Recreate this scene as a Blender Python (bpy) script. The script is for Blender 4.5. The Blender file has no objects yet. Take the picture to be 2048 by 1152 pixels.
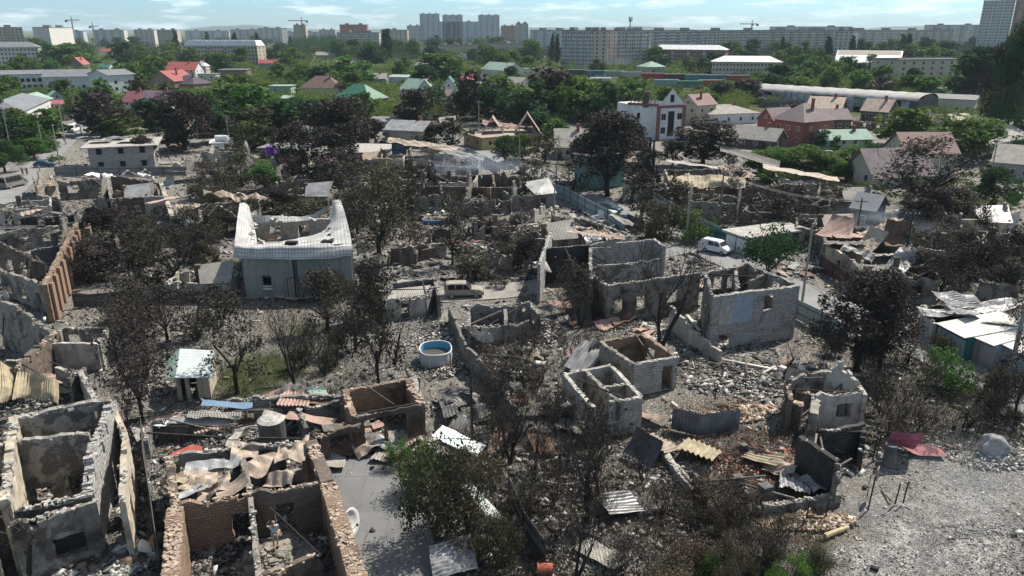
import bpy, bmesh, math, random
import numpy as np
from mathutils import Vector, Matrix
R = math.radians
rnd = random.Random(7)
rng = np.random.default_rng(7)
C = bpy.context.scene
COL = C.collection
# ------------------------------------------------------------------ camera, sky, sun, exposure
F = 1500.0; PITCH = R(19.05); CAMH = 30.0
cd = bpy.data.cameras.new('camera'); cam = bpy.data.objects.new('camera', cd); COL.objects.link(cam)
cam.location = (0, 0, CAMH); cam.rotation_euler = (R(90) - PITCH, 0, 0)
cd.sensor_width = 36; cd.lens = 36 * F / 2048; cd.clip_start = 0.5; cd.clip_end = 30000
C.camera = cam
SUN_EL, SUN_AZ = R(52), R(50)          # azimuth measured from the view direction towards the right
w = bpy.data.worlds.new('World'); C.world = w; w.use_nodes = True
nt = w.node_tree; nt.nodes.clear()
def N(nt, t, **k):
    n = nt.nodes.new(t)
    for a, b in k.items(): setattr(n, a, b)
    return n
out = N(nt, 'ShaderNodeOutputWorld'); bg = N(nt, 'ShaderNodeBackground'); bg.inputs[1].default_value = 0.1
sky = N(nt, 'ShaderNodeTexSky', sky_type='NISHITA'); sky.sun_disc = False
sky.sun_elevation = SUN_EL; sky.sun_rotation = SUN_AZ; sky.ozone_density = 1.6; sky.dust_density = 0.5; sky.air_density = 1.0
tc = N(nt, 'ShaderNodeTexCoord'); mp = N(nt, 'ShaderNodeMapping'); mp.inputs['Scale'].default_value = (14, 14, 95)
nz = N(nt, 'ShaderNodeTexNoise'); nz.inputs['Scale'].default_value = 1.0; nz.inputs['Detail'].default_value = 7; nz.inputs['Roughness'].default_value = 0.62
cr = N(nt, 'ShaderNodeValToRGB'); cr.color_ramp.elements[0].position = 0.5; cr.color_ramp.elements[1].position = 0.72
mx = N(nt, 'ShaderNodeMixRGB', blend_type='MIX'); mx.inputs[2].default_value = (8.6, 9.5, 10.0, 1)
tint = N(nt, 'ShaderNodeMixRGB', blend_type='MULTIPLY'); tint.inputs[0].default_value = 1; tint.inputs[2].default_value = (0.50, 0.80, 1.12, 1)
mul = N(nt, 'ShaderNodeMath', operation='MULTIPLY'); mul.inputs[1].default_value = 0.75
L = nt.links.new
L(tc.outputs['Generated'], mp.inputs[0]); L(mp.outputs[0], nz.inputs['Vector']); L(nz.outputs[0], cr.inputs[0])
tg = N(nt, 'ShaderNodeMixRGB'); tg.inputs[1].default_value = (0.52, 0.80, 1.14, 1); tg.inputs[2].default_value = (1.14, 1.0, 0.84, 1)   # warm tint added to the unseen upper sky, makes fill light less blue
sx = N(nt, 'ShaderNodeSeparateXYZ'); mr = N(nt, 'ShaderNodeMapRange'); mr.inputs[1].default_value = 0.05; mr.inputs[2].default_value = 0.3
L(tc.outputs['Generated'], sx.inputs[0]); L(sx.outputs[2], mr.inputs[0]); L(mr.outputs[0], tg.inputs[0]); L(tg.outputs[0], tint.inputs[2])
L(sky.outputs[0], tint.inputs[1]); L(tint.outputs[0], mx.inputs[1]); L(cr.outputs[0], mul.inputs[0]); L(mul.outputs[0], mx.inputs[0])
L(mx.outputs[0], bg.inputs[0]); L(bg.outputs[0], out.inputs[0])
sd = bpy.data.lights.new('sun', 'SUN'); sd.energy = 5.0; sd.angle = R(0.5); sd.color = (1, 0.93, 0.82)
sun = bpy.data.objects.new('sun', sd); COL.objects.link(sun)
SDIR = Vector((math.sin(SUN_AZ) * math.cos(SUN_EL), math.cos(SUN_AZ) * math.cos(SUN_EL), math.sin(SUN_EL)))
sun.rotation_euler = SDIR.to_track_quat('Z', 'Y').to_euler()
C.view_settings.view_transform = 'Standard'; C.view_settings.look = 'None'; C.view_settings.gamma = 1
C.view_settings.exposure = 0.6
C.cycles.max_bounces = 5; C.cycles.diffuse_bounces = 3; C.cycles.glossy_bounces = 2; C.cycles.transparent_max_bounces = 6
C.cycles.volume_bounces = 1; C.cycles.use_denoising = True; C.cycles.sample_clamp_indirect = 4
# ------------------------------------------------------------------ picture to place
CP, SP = math.cos(PITCH), math.sin(PITCH)
def G(px, py, z=0.0):
    """the point at height z that the photograph shows at pixel (px, py) of 2048 x 1152"""
    a = (px - 1024) / F; b = -(py - 576) / F
    d = Vector((a, CP + b * SP, -SP + b * CP))
    if d.z > -0.004: d.z = -0.004
    t = (CAMH - z) / -d.z
    return Vector((d.x * t, d.y * t, z))
def P(v):
    x, y, z = v[0], v[1], v[2] - CAMH
    dep = y * CP - z * SP
    return (1024 + F * x / dep, 576 - F * (y * SP + z * CP) / dep, dep)
def mpp(px, py, z=0): return P(G(px, py, z))[2] / F
# ------------------------------------------------------------------ mesh helpers
def mesh_np(name, V, Fc, tint=None, smooth=False, uv=None):
    V = np.asarray(V, dtype=np.float32); Fc = np.asarray(Fc, dtype=np.int32)
    k = Fc.shape[1]; me = bpy.data.meshes.new(name)
    me.vertices.add(len(V)); me.vertices.foreach_set('co', V.ravel())
    me.loops.add(Fc.size); me.loops.foreach_set('vertex_index', Fc.ravel())
    me.polygons.add(len(Fc)); me.polygons.foreach_set('loop_start', np.arange(0, Fc.size, k, dtype=np.int32))
    if smooth: me.polygons.foreach_set('use_smooth', np.ones(len(Fc), dtype=bool))
    me.update(calc_edges=True)
    if tint is not None:
        at = me.attributes.new('tint', 'FLOAT_COLOR', 'FACE')
        c = np.ones((len(Fc), 4), dtype=np.float32); c[:, :3] = tint
        at.data.foreach_set('color', c.ravel())
    return me
def link(name, me, mat=None, parent=None, loc=None):
    o = bpy.data.objects.new(name, me); COL.objects.link(o)
    if mat is not None and me is not None: me.materials.append(mat)
    if parent is not None: o.parent = parent
    if loc is not None: o.location = loc
    return o
class MB:
    def __init__(s): s.v = []; s.f = []
    def add(s, vs, fs):
        n = len(s.v); s.v.extend([tuple(v) for v in vs]); s.f.extend([tuple(i + n for i in f) for f in fs]); return s
    def box(s, c, size, rz=0.0, M=None):
        x, y, z = size[0] / 2, size[1] / 2, size[2] / 2
        vs = [Vector((sx * x, sy * y, sz * z)) for sz in (-1, 1) for sy in (-1, 1) for sx in (-1, 1)]
        if M is None: M = Matrix.Rotation(rz, 3, 'Z')
        c = Vector(c); vs = [M @ v + c for v in vs]
        return s.add(vs, [(0, 2, 3, 1), (4, 5, 7, 6), (0, 1, 5, 4), (2, 6, 7, 3), (0, 4, 6, 2), (1, 3, 7, 5)])
    def beam(s, a, b, w, h=None):
        a = Vector(a); b = Vector(b); d = b - a; l = d.length
        if l < 1e-4: return s
        q = d.to_track_quat('X', 'Z').to_matrix()
        return s.box((a + b) / 2, (l, w, h or w), M=q)
    def tube(s, pts, rs, n=8, cap=True):
        pts = [Vector(p) for p in pts]; rings = []
        for i, p in enumerate(pts):
            d = (pts[min(i + 1, len(pts) - 1)] - pts[max(i - 1, 0)]).normalized()
            q = d.to_track_quat('Z', 'Y').to_matrix(); r = rs[i] if hasattr(rs, '__len__') else rs
            rings.append([p + q @ Vector((math.cos(6.28318 * k / n) * r, math.sin(6.28318 * k / n) * r, 0)) for k in range(n)])
        vs = [v for r_ in rings for v in r_]; fs = []
        for i in range(len(rings) - 1):
            for k in range(n): fs.append((i * n + k, i * n + (k + 1) % n, (i + 1) * n + (k + 1) % n, (i + 1) * n + k))
        if cap: fs += [tuple(range(n - 1, -1, -1)), tuple(range((len(rings) - 1) * n, len(rings) * n))]
        return s.add(vs, fs)
    def prism(s, poly, z0, z1):
        n = len(poly)
        vs = [(p[0], p[1], z0) for p in poly] + [(p[0], p[1], z1) for p in poly]
        return s.add(vs, [tuple(range(n - 1, -1, -1)), tuple(range(n, 2 * n))] + [(i, (i + 1) % n, n + (i + 1) % n, n + i) for i in range(n)])
    def slab(s, quad, t):
        """thick sheet from a polygon in space, t down along its normal"""
        q = [Vector(p) for p in quad]; nrm = (q[1] - q[0]).cross(q[2] - q[0]).normalized()
        n = len(q); vs = q + [p - nrm * t for p in q]
        return s.add(vs, [tuple(range(n)), tuple(range(2 * n - 1, n - 1, -1))] + [(i, n + i, n + (i + 1) % n, (i + 1) % n) for i in range(n)])
    uvv = None
    def mesh(s, name, off=(0, 0, 0), smooth=False, uv=True):
        me = bpy.data.meshes.new(name)
        me.from_pydata([(v[0] - off[0], v[1] - off[1], v[2] - off[2]) for v in s.v], [], s.f); me.update()
        if uv and len(s.f):
            nl = len(me.loops); ul = me.uv_layers.new(name='UVMap')
            co = np.empty(len(me.vertices) * 3, dtype=np.float32); me.vertices.foreach_get('co', co); co = co.reshape(-1, 3)
            vi = np.empty(nl, dtype=np.int32); me.loops.foreach_get('vertex_index', vi)
            nf = len(me.polygons); nr = np.empty(nf * 3, dtype=np.float32); me.polygons.foreach_get('normal', nr); nr = nr.reshape(-1, 3)
            lt = np.empty(nf, dtype=np.int32); me.polygons.foreach_get('loop_total', lt)
            nr = np.repeat(nr, lt, axis=0); p = co[vi]
            hl = np.hypot(nr[:, 0], nr[:, 1]); flat = hl < 0.25; hl = np.maximum(hl, 1e-5)
            tx, ty = -nr[:, 1] / hl, nr[:, 0] / hl
            u = np.where(flat, p[:, 0], p[:, 0] * tx + p[:, 1] * ty)
            sl = np.sqrt(np.maximum(1e-4, 1 - nr[:, 2] ** 2))
            v = np.where(flat, p[:, 1], p[:, 2] / sl)
            if s.uvv is not None: uu = np.array(s.uvv)[vi]; u, v = uu[:, 0], uu[:, 1]
            ul.data.foreach_set('uv', np.stack([u, v], 1).astype(np.float32).ravel())
        if smooth: me.polygons.foreach_set('use_smooth', [True] * len(me.polygons))
        return me
    def build(s, name, mat, parent=None, smooth=False, off=None):
        if not s.f: return None
        if off is None: off = tuple(parent.location) if parent is not None and parent.get('_w') else (0, 0, 0)
        if parent is None and off == (0, 0, 0):      # a thing of its own: its origin stands at its base
            a = np.array(s.v); c = (float(a[:, 0].mean()), float(a[:, 1].mean()), float(a[:, 2].min()))
            return link(name, s.mesh(name, c, smooth), mat, None, c)
        o = link(name, s.mesh(name, off, smooth), mat, parent)
        if parent is not None and parent.type == 'MESH' and parent.get('_w') is None and off == (0, 0, 0): pass
        return o
LAND = []      # (phrase, pixel x, pixel y, object) for wording the labels
USED = set()
def tag(o, label=None, cat=None, group=None, kind=None, auto=None):
    if label: o['label'] = label; USED.add(label)
    if auto: o['_auto'] = auto
    if cat: o['category'] = cat
    if group: o['group'] = group
    if kind: o['kind'] = kind
    return o
def root(name, loc, label=None, cat=None, group=None, auto=None, lm=None, rz=0.0, world=True):
    o = bpy.data.objects.new(name, None); COL.objects.link(o); o.location = loc; o.rotation_euler = (0, 0, rz)
    if world: o['_w'] = 1
    tag(o, label, cat, group, None, auto)
    if lm: p = P(loc); LAND.append((lm, p[0], p[1], o.name))
    return o
def sub(mb, name, mat, parent, grand):
    """a sub-part: its mesh under a part mesh whose own frame is GRAND's"""
    off = tuple(grand.location) if grand.get('_w') else (0, 0, 0)
    return mb.build(name, mat, parent, off=off)
KIDS = {}
def copy_thing(o, loc, rz=0.0, sc=(1, 1, 1), mats=None):
    r = o.copy(); COL.objects.link(r); r.location = loc; r.rotation_euler = (0, 0, rz); r.scale = sc
    if '_p' in r: del r['_p']
    for ch in KIDS.get(o.name) or list(o.children):
        c = ch.copy(); COL.objects.link(c); c.parent = r
        for g in ch.children:
            d = g.copy(); COL.objects.link(d); d.parent = c
    return r
# ------------------------------------------------------------------ materials
MATS = {}
def rgb(c): return (c[0], c[1], c[2], 1)
def mat(name, col, col2=None, sc=1.5, rough=0.85, metal=0.0, soot=0.0, sootsc=0.35, sootcol=(0.018, 0.017, 0.016), brick=None, mortar=None, bump=0.25, corr=None,
        tintattr=False, objvar=0.0, lo=0.35, hi=0.65, spec=0.3, detail=6, grid=None, trans=0.0, coord='Object', streak=None):
    if name in MATS: return MATS[name]
    m = bpy.data.materials.new(name); m.use_nodes = True; nt = m.node_tree; nd = nt.nodes; Lk = nt.links.new
    b = nd['Principled BSDF']; b.inputs['Roughness'].default_value = rough; b.inputs['Metallic'].default_value = metal
    b.inputs['Specular IOR Level'].default_value = spec
    tc = N(nt, 'ShaderNodeTexCoord')
    def noise(scale, det=detail, dist=0.0, vec=None):
        n = N(nt, 'ShaderNodeTexNoise'); n.inputs['Scale'].default_value = scale; n.inputs['Detail'].default_value = det
        n.inputs['Distortion'].default_value = dist; n.inputs['Roughness'].default_value = 0.65
        Lk(vec if vec is not None else tc.outputs[coord], n.inputs['Vector']); return n.outputs[0]
    def ramp(x, a, c):
        r_ = N(nt, 'ShaderNodeMapRange'); r_.inputs['From Min'].default_value = a; r_.inputs['From Max'].default_value = c; Lk(x, r_.inputs['Value']); return r_.outputs[0]
    def mix(f, a, c, mode='MIX'):
        n = N(nt, 'ShaderNodeMixRGB', blend_type=mode)
        for i, x in ((0, f), (1, a), (2, c)):
            if isinstance(x, (int, float)): n.inputs[i].default_value = x
            elif isinstance(x, tuple): n.inputs[i].default_value = rgb(x)
            else: Lk(x, n.inputs[i])
        return n.outputs[0]
    base = col; height = None
    if tintattr:
        at = N(nt, 'ShaderNodeAttribute'); at.attribute_name = 'tint'; base = at.outputs['Color']
    if brick:
        bw, bh, varc = brick
        bt = N(nt, 'ShaderNodeTexBrick'); bt.inputs['Scale'].default_value = 1; bt.inputs['Brick Width'].default_value = bw; bt.inputs['Row Height'].default_value = bh
        bt.inputs['Mortar Size'].default_value = 0.012 if bh < 0.15 else 0.022; bt.inputs['Mortar Smooth'].default_value = 0.2
        bt.inputs['Color1'].default_value = rgb(col); bt.inputs['Color2'].default_value = rgb(varc); bt.inputs['Mortar'].default_value = rgb(mortar or (0.1, 0.1, 0.1))
        Lk(tc.outputs['UV'], bt.inputs['Vector']); base = bt.outputs['Color']; height = bt.outputs['Fac']
    if col2 is not None: base = mix(ramp(noise(sc, dist=0.4), lo, hi), base, col2)
    if corr:
        wv = N(nt, 'ShaderNodeTexWave', wave_type='BANDS', bands_direction='X' if corr > 0 else 'Y'); wv.inputs['Scale'].default_value = 0.314 / abs(corr)
        Lk(tc.outputs['UV'], wv.inputs['Vector']); height = wv.outputs['Fac']
    if grid:
        for dire, pitch in (('X', grid[0]), ('Y', grid[1])):
            wv = N(nt, 'ShaderNodeTexWave', wave_type='BANDS', bands_direction=dire); wv.inputs['Scale'].default_value = 0.314 / pitch
            Lk(tc.outputs['UV'], wv.inputs['Vector']); base = mix(ramp(wv.outputs['Fac'], 0.86, 0.99), base, grid[2])
    if streak:
        mp_ = N(nt, 'ShaderNodeMapping'); mp_.inputs['Scale'].default_value = (2.2, 0.18, 1); Lk(tc.outputs['UV'], mp_.inputs[0])
        base = mix(ramp(noise(1.0, vec=mp_.outputs[0]), 0.48, 0.75), base, streak)
    if soot > 0: base = mix(ramp(noise(sootsc, dist=0.8), 1 - soot - 0.13, 1 - soot + 0.1), base, sootcol)
    if objvar > 0:
        oi = N(nt, 'ShaderNodeObjectInfo'); hs = N(nt, 'ShaderNodeHueSaturation')
        mr = N(nt, 'ShaderNodeMapRange'); mr.inputs['To Min'].default_value = 1 - objvar; mr.inputs['To Max'].default_value = 1 + objvar
        Lk(oi.outputs['Random'], mr.inputs['Value']); Lk(mr.outputs[0], hs.inputs['Value'])
        m2 = N(nt, 'ShaderNodeMath', operation='MULTIPLY_ADD'); m2.inputs[1].default_value = 0.07 * objvar / 0.3; m2.inputs[2].default_value = 0.5 - 0.035 * objvar / 0.3
        ms = N(nt, 'ShaderNodeMath', operation='FRACT'); m3 = N(nt, 'ShaderNodeMath', operation='MULTIPLY'); m3.inputs[1].default_value = 7.13
        Lk(oi.outputs['Random'], m3.inputs[0]); Lk(m3.outputs[0], ms.inputs[0]); Lk(ms.outputs[0], m2.inputs[0]); Lk(m2.outputs[0], hs.inputs['Hue'])
        if isinstance(base, tuple): hs.inputs['Color'].default_value = rgb(base)
        else: Lk(base, hs.inputs['Color'])
        base = hs.outputs[0]
    if isinstance(base, tuple): b.inputs['Base Color'].default_value = rgb(base)
    else: Lk(base, b.inputs['Base Color'])
    if bump:
        bn = N(nt, 'ShaderNodeBump'); bn.inputs['Strength'].default_value = bump; bn.inputs['Distance'].default_value = 0.06
        n2 = noise(sc * 6)
        if height is not None:
            ad = N(nt, 'ShaderNodeMath', operation='ADD'); Lk(height, ad.inputs[0]); Lk(n2, ad.inputs[1]); n2 = ad.outputs[0]
            bn.inputs['Strength'].default_value = min(1, bump * 2)
        Lk(n2, bn.inputs['Height']); Lk(bn.outputs[0], b.inputs['Normal'])
    if trans > 0:
        tb = N(nt, 'ShaderNodeBsdfTranslucent'); ms = N(nt, 'ShaderNodeMixShader'); ms.inputs[0].default_value = trans
        if isinstance(base, tuple): tb.inputs[0].default_value = rgb(base)
        else: Lk(base, tb.inputs[0])
        Lk(b.outputs[0], ms.inputs[1]); Lk(tb.outputs[0], ms.inputs[2]); Lk(ms.outputs[0], nd['Material Output'].inputs[0])
    MATS[name] = m; return m
plaster = mat('burnt plaster', (0.19, 0.15, 0.12), (0.28, 0.262, 0.23), .7, brick=(.26, .1, (.12, .1, .085)), mortar=(.09, .085, .075), lo=.43, hi=.46, soot=0.4, bump=0.3, streak=(.1, .095, .088))
plaster_lt = mat('pale plaster', (0.45, 0.43, 0.385), (0.3, 0.285, 0.25), 0.9, soot=0.36, bump=0.15, streak=(0.2, 0.19, 0.17))
plaster_cream = mat('cream plaster', (0.52, 0.46, 0.36), (0.34, 0.3, 0.24), 0.8, soot=0.34, bump=0.2, streak=(.2, .175, .14))
plaster_blot = mat('blotchy plaster', (0.15, 0.135, 0.12), (0.29, 0.28, 0.255), 1.1, brick=(.4, .2, (.11, .1, .095)), mortar=(.08, .08, .075), soot=0.3, lo=0.47, hi=0.52, bump=0.3, streak=(.12, .115, .11))
green_white = mat('greenish white render', (0.26, 0.285, 0.26), (0.2, 0.22, 0.2), 0.6, soot=0.32, sootcol=(.09, .09, .085), bump=0.15, streak=(.13, .135, .125))
block_grey = mat('grey block wall', (0.27, 0.265, 0.25), None, 1.2, brick=(0.5, 0.25, (0.19, 0.185, 0.175)), mortar=(0.07, 0.07, 0.07), soot=0.36, bump=0.4)
block_white = mat('white block wall', (0.42, 0.41, 0.39), None, 1.2, brick=(0.5, 0.25, (0.3, 0.29, 0.28)), mortar=(0.1, 0.1, 0.1), soot=0.3, bump=0.4)
block_black = mat('sooty block wall', (0.07, 0.068, 0.066), None, 1.2, brick=(0.5, 0.25, (0.04, 0.04, 0.04)), mortar=(0.14, 0.14, 0.135), soot=0.5, bump=0.4)
brick_or = mat('burnt orange brick', (0.31, 0.21, 0.145), None, 1.0, brick=(0.4, 0.19, (0.21, 0.15, 0.11)), mortar=(0.1, 0.085, 0.07), soot=0.36, bump=0.4)
brick_cap = mat('broken tan brick', (0.44, 0.35, 0.27), (0.24, 0.19, 0.15), 2.5, bump=0.4)
brick_br = mat('brown burnt brick', (0.21, 0.165, 0.13), None, 1.0, brick=(0.28, 0.11, (0.13, 0.1, 0.085)), mortar=(0.08, 0.075, 0.07), soot=0.42, bump=0.4)
brick_red = mat('red facing brick', (0.30, 0.075, 0.05), None, 1.0, brick=(0.3, 0.12, (0.24, 0.06, 0.045)), mortar=(0.25, 0.2, 0.17), bump=0.3)
char = mat('charred timber', (0.025, 0.023, 0.021), (0.09, 0.085, 0.08), 2.5, lo=0.5, hi=0.8, rough=0.9)
ashwood = mat('ashen timber', (0.17, 0.155, 0.135), (0.05, 0.045, 0.04), 2.5)
ash_top = mat('ash crust', (0.46, 0.44, 0.41), (0.2, 0.19, 0.175), 2.0, soot=0.25, sootsc=1.0)
concrete = mat('concrete', (0.20, 0.205, 0.205), (0.14, 0.145, 0.145), 0.35, soot=0.24, sootsc=0.25, sootcol=(0.07, 0.072, 0.075), bump=0.15)
pole_con = mat('pole concrete', (0.30, 0.29, 0.27), (0.2, 0.19, 0.18), 2, bump=0.1)
tin_grey = mat('grey tin', (0.34, 0.35, 0.36), (0.2, 0.19, 0.18), 0.8, rough=0.5, metal=0.25, soot=0.25, sootcol=(0.06, 0.05, 0.045), bump=0.1)
tin_white = mat('white tile tin', (0.56, 0.56, 0.54), (0.36, 0.35, 0.33), 0.7, rough=0.55, metal=0.1, grid=(0.36, 0.5, (0.2, 0.2, 0.2)), bump=0.2, soot=.3, sootsc=.8, sootcol=(.22, .2, .18))
tin_pale = mat('pale corrugated tin', (0.62, 0.68, 0.66), (0.5, 0.55, 0.53), 0.5, rough=0.45, metal=0.2, corr=-0.25, bump=0.25, soot=0.12, sootcol=(0.25, 0.22, 0.18))
tin_yel = mat('yellowed tin', (0.44, 0.38, 0.26), (0.22, 0.185, 0.13), 1.4, rough=0.7, soot=0.36, sootcol=(0.12, 0.1, 0.08), bump=0.1)
tin_pink = mat('faded pink tin', (0.40, 0.26, 0.22), (0.26, 0.19, 0.165), 1.4, rough=0.7, soot=0.34, sootcol=(0.15, 0.12, 0.1), bump=0.1)
tin_rust = mat('rusty tin', (0.17, 0.105, 0.07), (0.09, 0.06, 0.045), 1.4, rough=0.8, bump=0.2, soot=0.3)
tin_black = mat('sooty tin', (0.05, 0.052, 0.055), (0.12, 0.12, 0.12), 1.0, rough=0.6, bump=0.2)
tin_beige = mat('scorched beige tin', (0.42, 0.34, 0.27), (0.24, 0.19, 0.155), 1.0, rough=0.6, bump=0.2, soot=0.25, sootcol=(0.09, 0.075, 0.065))
slate = mat('asbestos slate', (0.34, 0.32, 0.29), (0.22, 0.21, 0.19), 0.8, corr=0.2, bump=0.35, soot=0.2, sootcol=(0.11, 0.1, 0.09))
def M_(n, c, c2=None, **k): return mat(n, c, c2 or tuple(x * 0.75 for x in c), **k)
R_red = M_('red tin roof', (0.32, 0.085, 0.08), sc=0.4, corr=0.35, bump=0.15, rough=0.5); R_mar = M_('maroon roof', (0.20, 0.07, 0.085), sc=0.4, corr=0.35, bump=0.15, rough=0.5)
R_grn = M_('green roof', (0.055, 0.17, 0.115), sc=0.4, corr=0.35, bump=0.15, rough=0.5); R_gry = M_('grey roof', (0.19, 0.20, 0.215), sc=0.4, corr=0.35, bump=0.15, rough=0.5)
R_pgrn = M_('pale green roof', (0.26, 0.36, 0.30), sc=0.4, corr=0.35, bump=0.15); R_brn = M_('brown tile roof', (0.20, 0.125, 0.11), sc=0.4, brick=(0.35, 0.3, (0.15, 0.1, 0.09)), mortar=(0.07, 0.05, 0.05))
R_dk = M_('dark violet roof', (0.09, 0.075, 0.095), sc=0.4, corr=0.35, bump=0.15); R_pnk = M_('faded rose tile roof', (0.34, 0.22, 0.20), (.22, .15, .14), sc=0.5, soot=.2, sootcol=(.1, .08, .075), brick=(0.35, 0.35, (0.28, 0.18, 0.165)), mortar=(0.12, 0.09, 0.085))
R_wht = M_('white metal roof', (0.66, 0.67, 0.67), sc=0.4, corr=0.5, bump=0.15, rough=0.45); R_blu = M_('blue roof', (0.14, 0.22, 0.32), sc=0.4, corr=0.35, bump=0.15)
R_mauve = M_('mauve grey tile roof', (0.27, 0.22, 0.225), (.15, .125, .125), sc=0.5, soot=.22, sootcol=(.07, .06, .058), brick=(0.35, 0.35, (0.22, 0.18, 0.185)), mortar=(0.1, 0.08, 0.085))
W_wht = M_('white render', (0.62, 0.64, 0.64), sc=0.3, bump=0.05, streak=(0.42, 0.43, 0.43)); W_crm = M_('cream render', (0.48, 0.44, 0.36), sc=0.3, bump=0.05); W_gry = M_('grey render', (0.3, 0.3, 0.29), sc=0.3, bump=0.05)
W_brn = M_('brown brick wall', (0.25, 0.19, 0.155), sc=0.3, brick=(0.3, 0.12, (0.2, 0.15, 0.12)), mortar=(0.16, 0.14, 0.12)); W_yel = M_('yellow render', (0.42, 0.34, 0.17), sc=0.3, bump=0.05)
W_grn = M_('pale green render', (0.32, 0.42, 0.38), sc=0.3, bump=0.05)
W_pan = mat('panel facade', (0.56, 0.53, 0.49), (0.45, 0.43, 0.40), 0.1, brick=(3.2, 2.9, (0.28, 0.28, 0.285)), mortar=(0.16, 0.16, 0.165), bump=0.05)
W_panw = mat('pale panel facade', (0.62, 0.60, 0.54), (0.5, 0.48, 0.44), 0.1, brick=(3.2, 2.9, (0.47, 0.46, 0.43)), mortar=(0.28, 0.28, 0.27), bump=0.05)
W_panb = mat('beige panel facade', (0.46, 0.40, 0.32), (0.4, 0.35, 0.29), 0.1, bump=0.05); W_pano = mat('orange facade', (0.42, 0.16, 0.09), (0.36, 0.14, 0.08), 0.1, bump=0.05)
W_blu = mat('blue grey facade', (0.45, 0.50, 0.54), (0.38, 0.43, 0.47), 0.1, bump=0.05)
glass = mat('dark glazing', (0.03, 0.035, 0.04), rough=0.15, spec=0.6, bump=0); frame_w = mat('white frame', (0.6, 0.6, 0.58), bump=0, rough=0.5); hole = mat('black interior', (0.008, 0.008, 0.008), bump=0)
balc = mat('balcony glazing', (0.40, 0.42, 0.43), (0.14, 0.16, 0.17), 0.6, lo=0.45, hi=0.55, rough=0.4, bump=0)
F_blue = M_('blue grey fence', (0.30, 0.38, 0.40), corr=0.2, bump=0.3, soot=0.15, sootcol=(0.12, 0.13, 0.13)); F_dark = M_('dark fence', (0.06, 0.065, 0.075), corr=0.2, bump=0.3); F_teal = M_('teal fence', (0.03, 0.14, 0.15), corr=0.2, bump=0.3)
F_brn = M_('brown fence', (0.10, 0.06, 0.06), corr=0.2, bump=0.3); F_con = mat('concrete fence', (0.2, 0.195, 0.185), (0.11, 0.108, 0.1), 1.0, soot=0.35, bump=0.2)
steel = mat('black steel', (0.03, 0.03, 0.032), rough=0.5, metal=0.5, bump=0)
asphalt = mat('asphalt', (0.235, 0.235, 0.235), (0.17, 0.17, 0.172), 0.3, rough=0.95, bump=0.1)
bark = mat('bark', (0.06, 0.05, 0.042), (0.03, 0.026, 0.023), 3, bump=0.4); bark_b = mat('burnt bark', (0.025, 0.023, 0.021), (0.1, 0.092, 0.083), 2.5, lo=0.5, hi=0.85, bump=0.4)
def leafmat(n, c, c2, tr=0.3, ov=0.22): return mat(n, c, c2, 0.9, rough=0.75, bump=0, objvar=ov, trans=tr, spec=0.1, lo=0.3, hi=0.7, detail=3)
LF = {'green': leafmat('green foliage', (0.055, 0.11, 0.03), (0.11, 0.18, 0.042)), 'bright': leafmat('bright foliage', (0.055, 0.11, 0.024), (0.09, 0.155, 0.038)), 'dark': leafmat('dark green foliage', (0.024, 0.054, 0.025), (0.045, 0.088, 0.034)),
      'scorch': leafmat('scorched foliage', (0.028, 0.025, 0.022), (0.075, 0.066, 0.056), 0.1, .4), 'olive': leafmat('singed olive foliage', (0.036, 0.038, 0.022), (0.08, 0.08, 0.045), 0.15), 'brown': leafmat('withered brown foliage', (0.075, 0.06, 0.043), (0.15, 0.125, 0.09), 0.15)}
debris_m = mat('debris', (0.2, 0.2, 0.2), tintattr=True, bump=0.2, sc=2.0)
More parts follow.
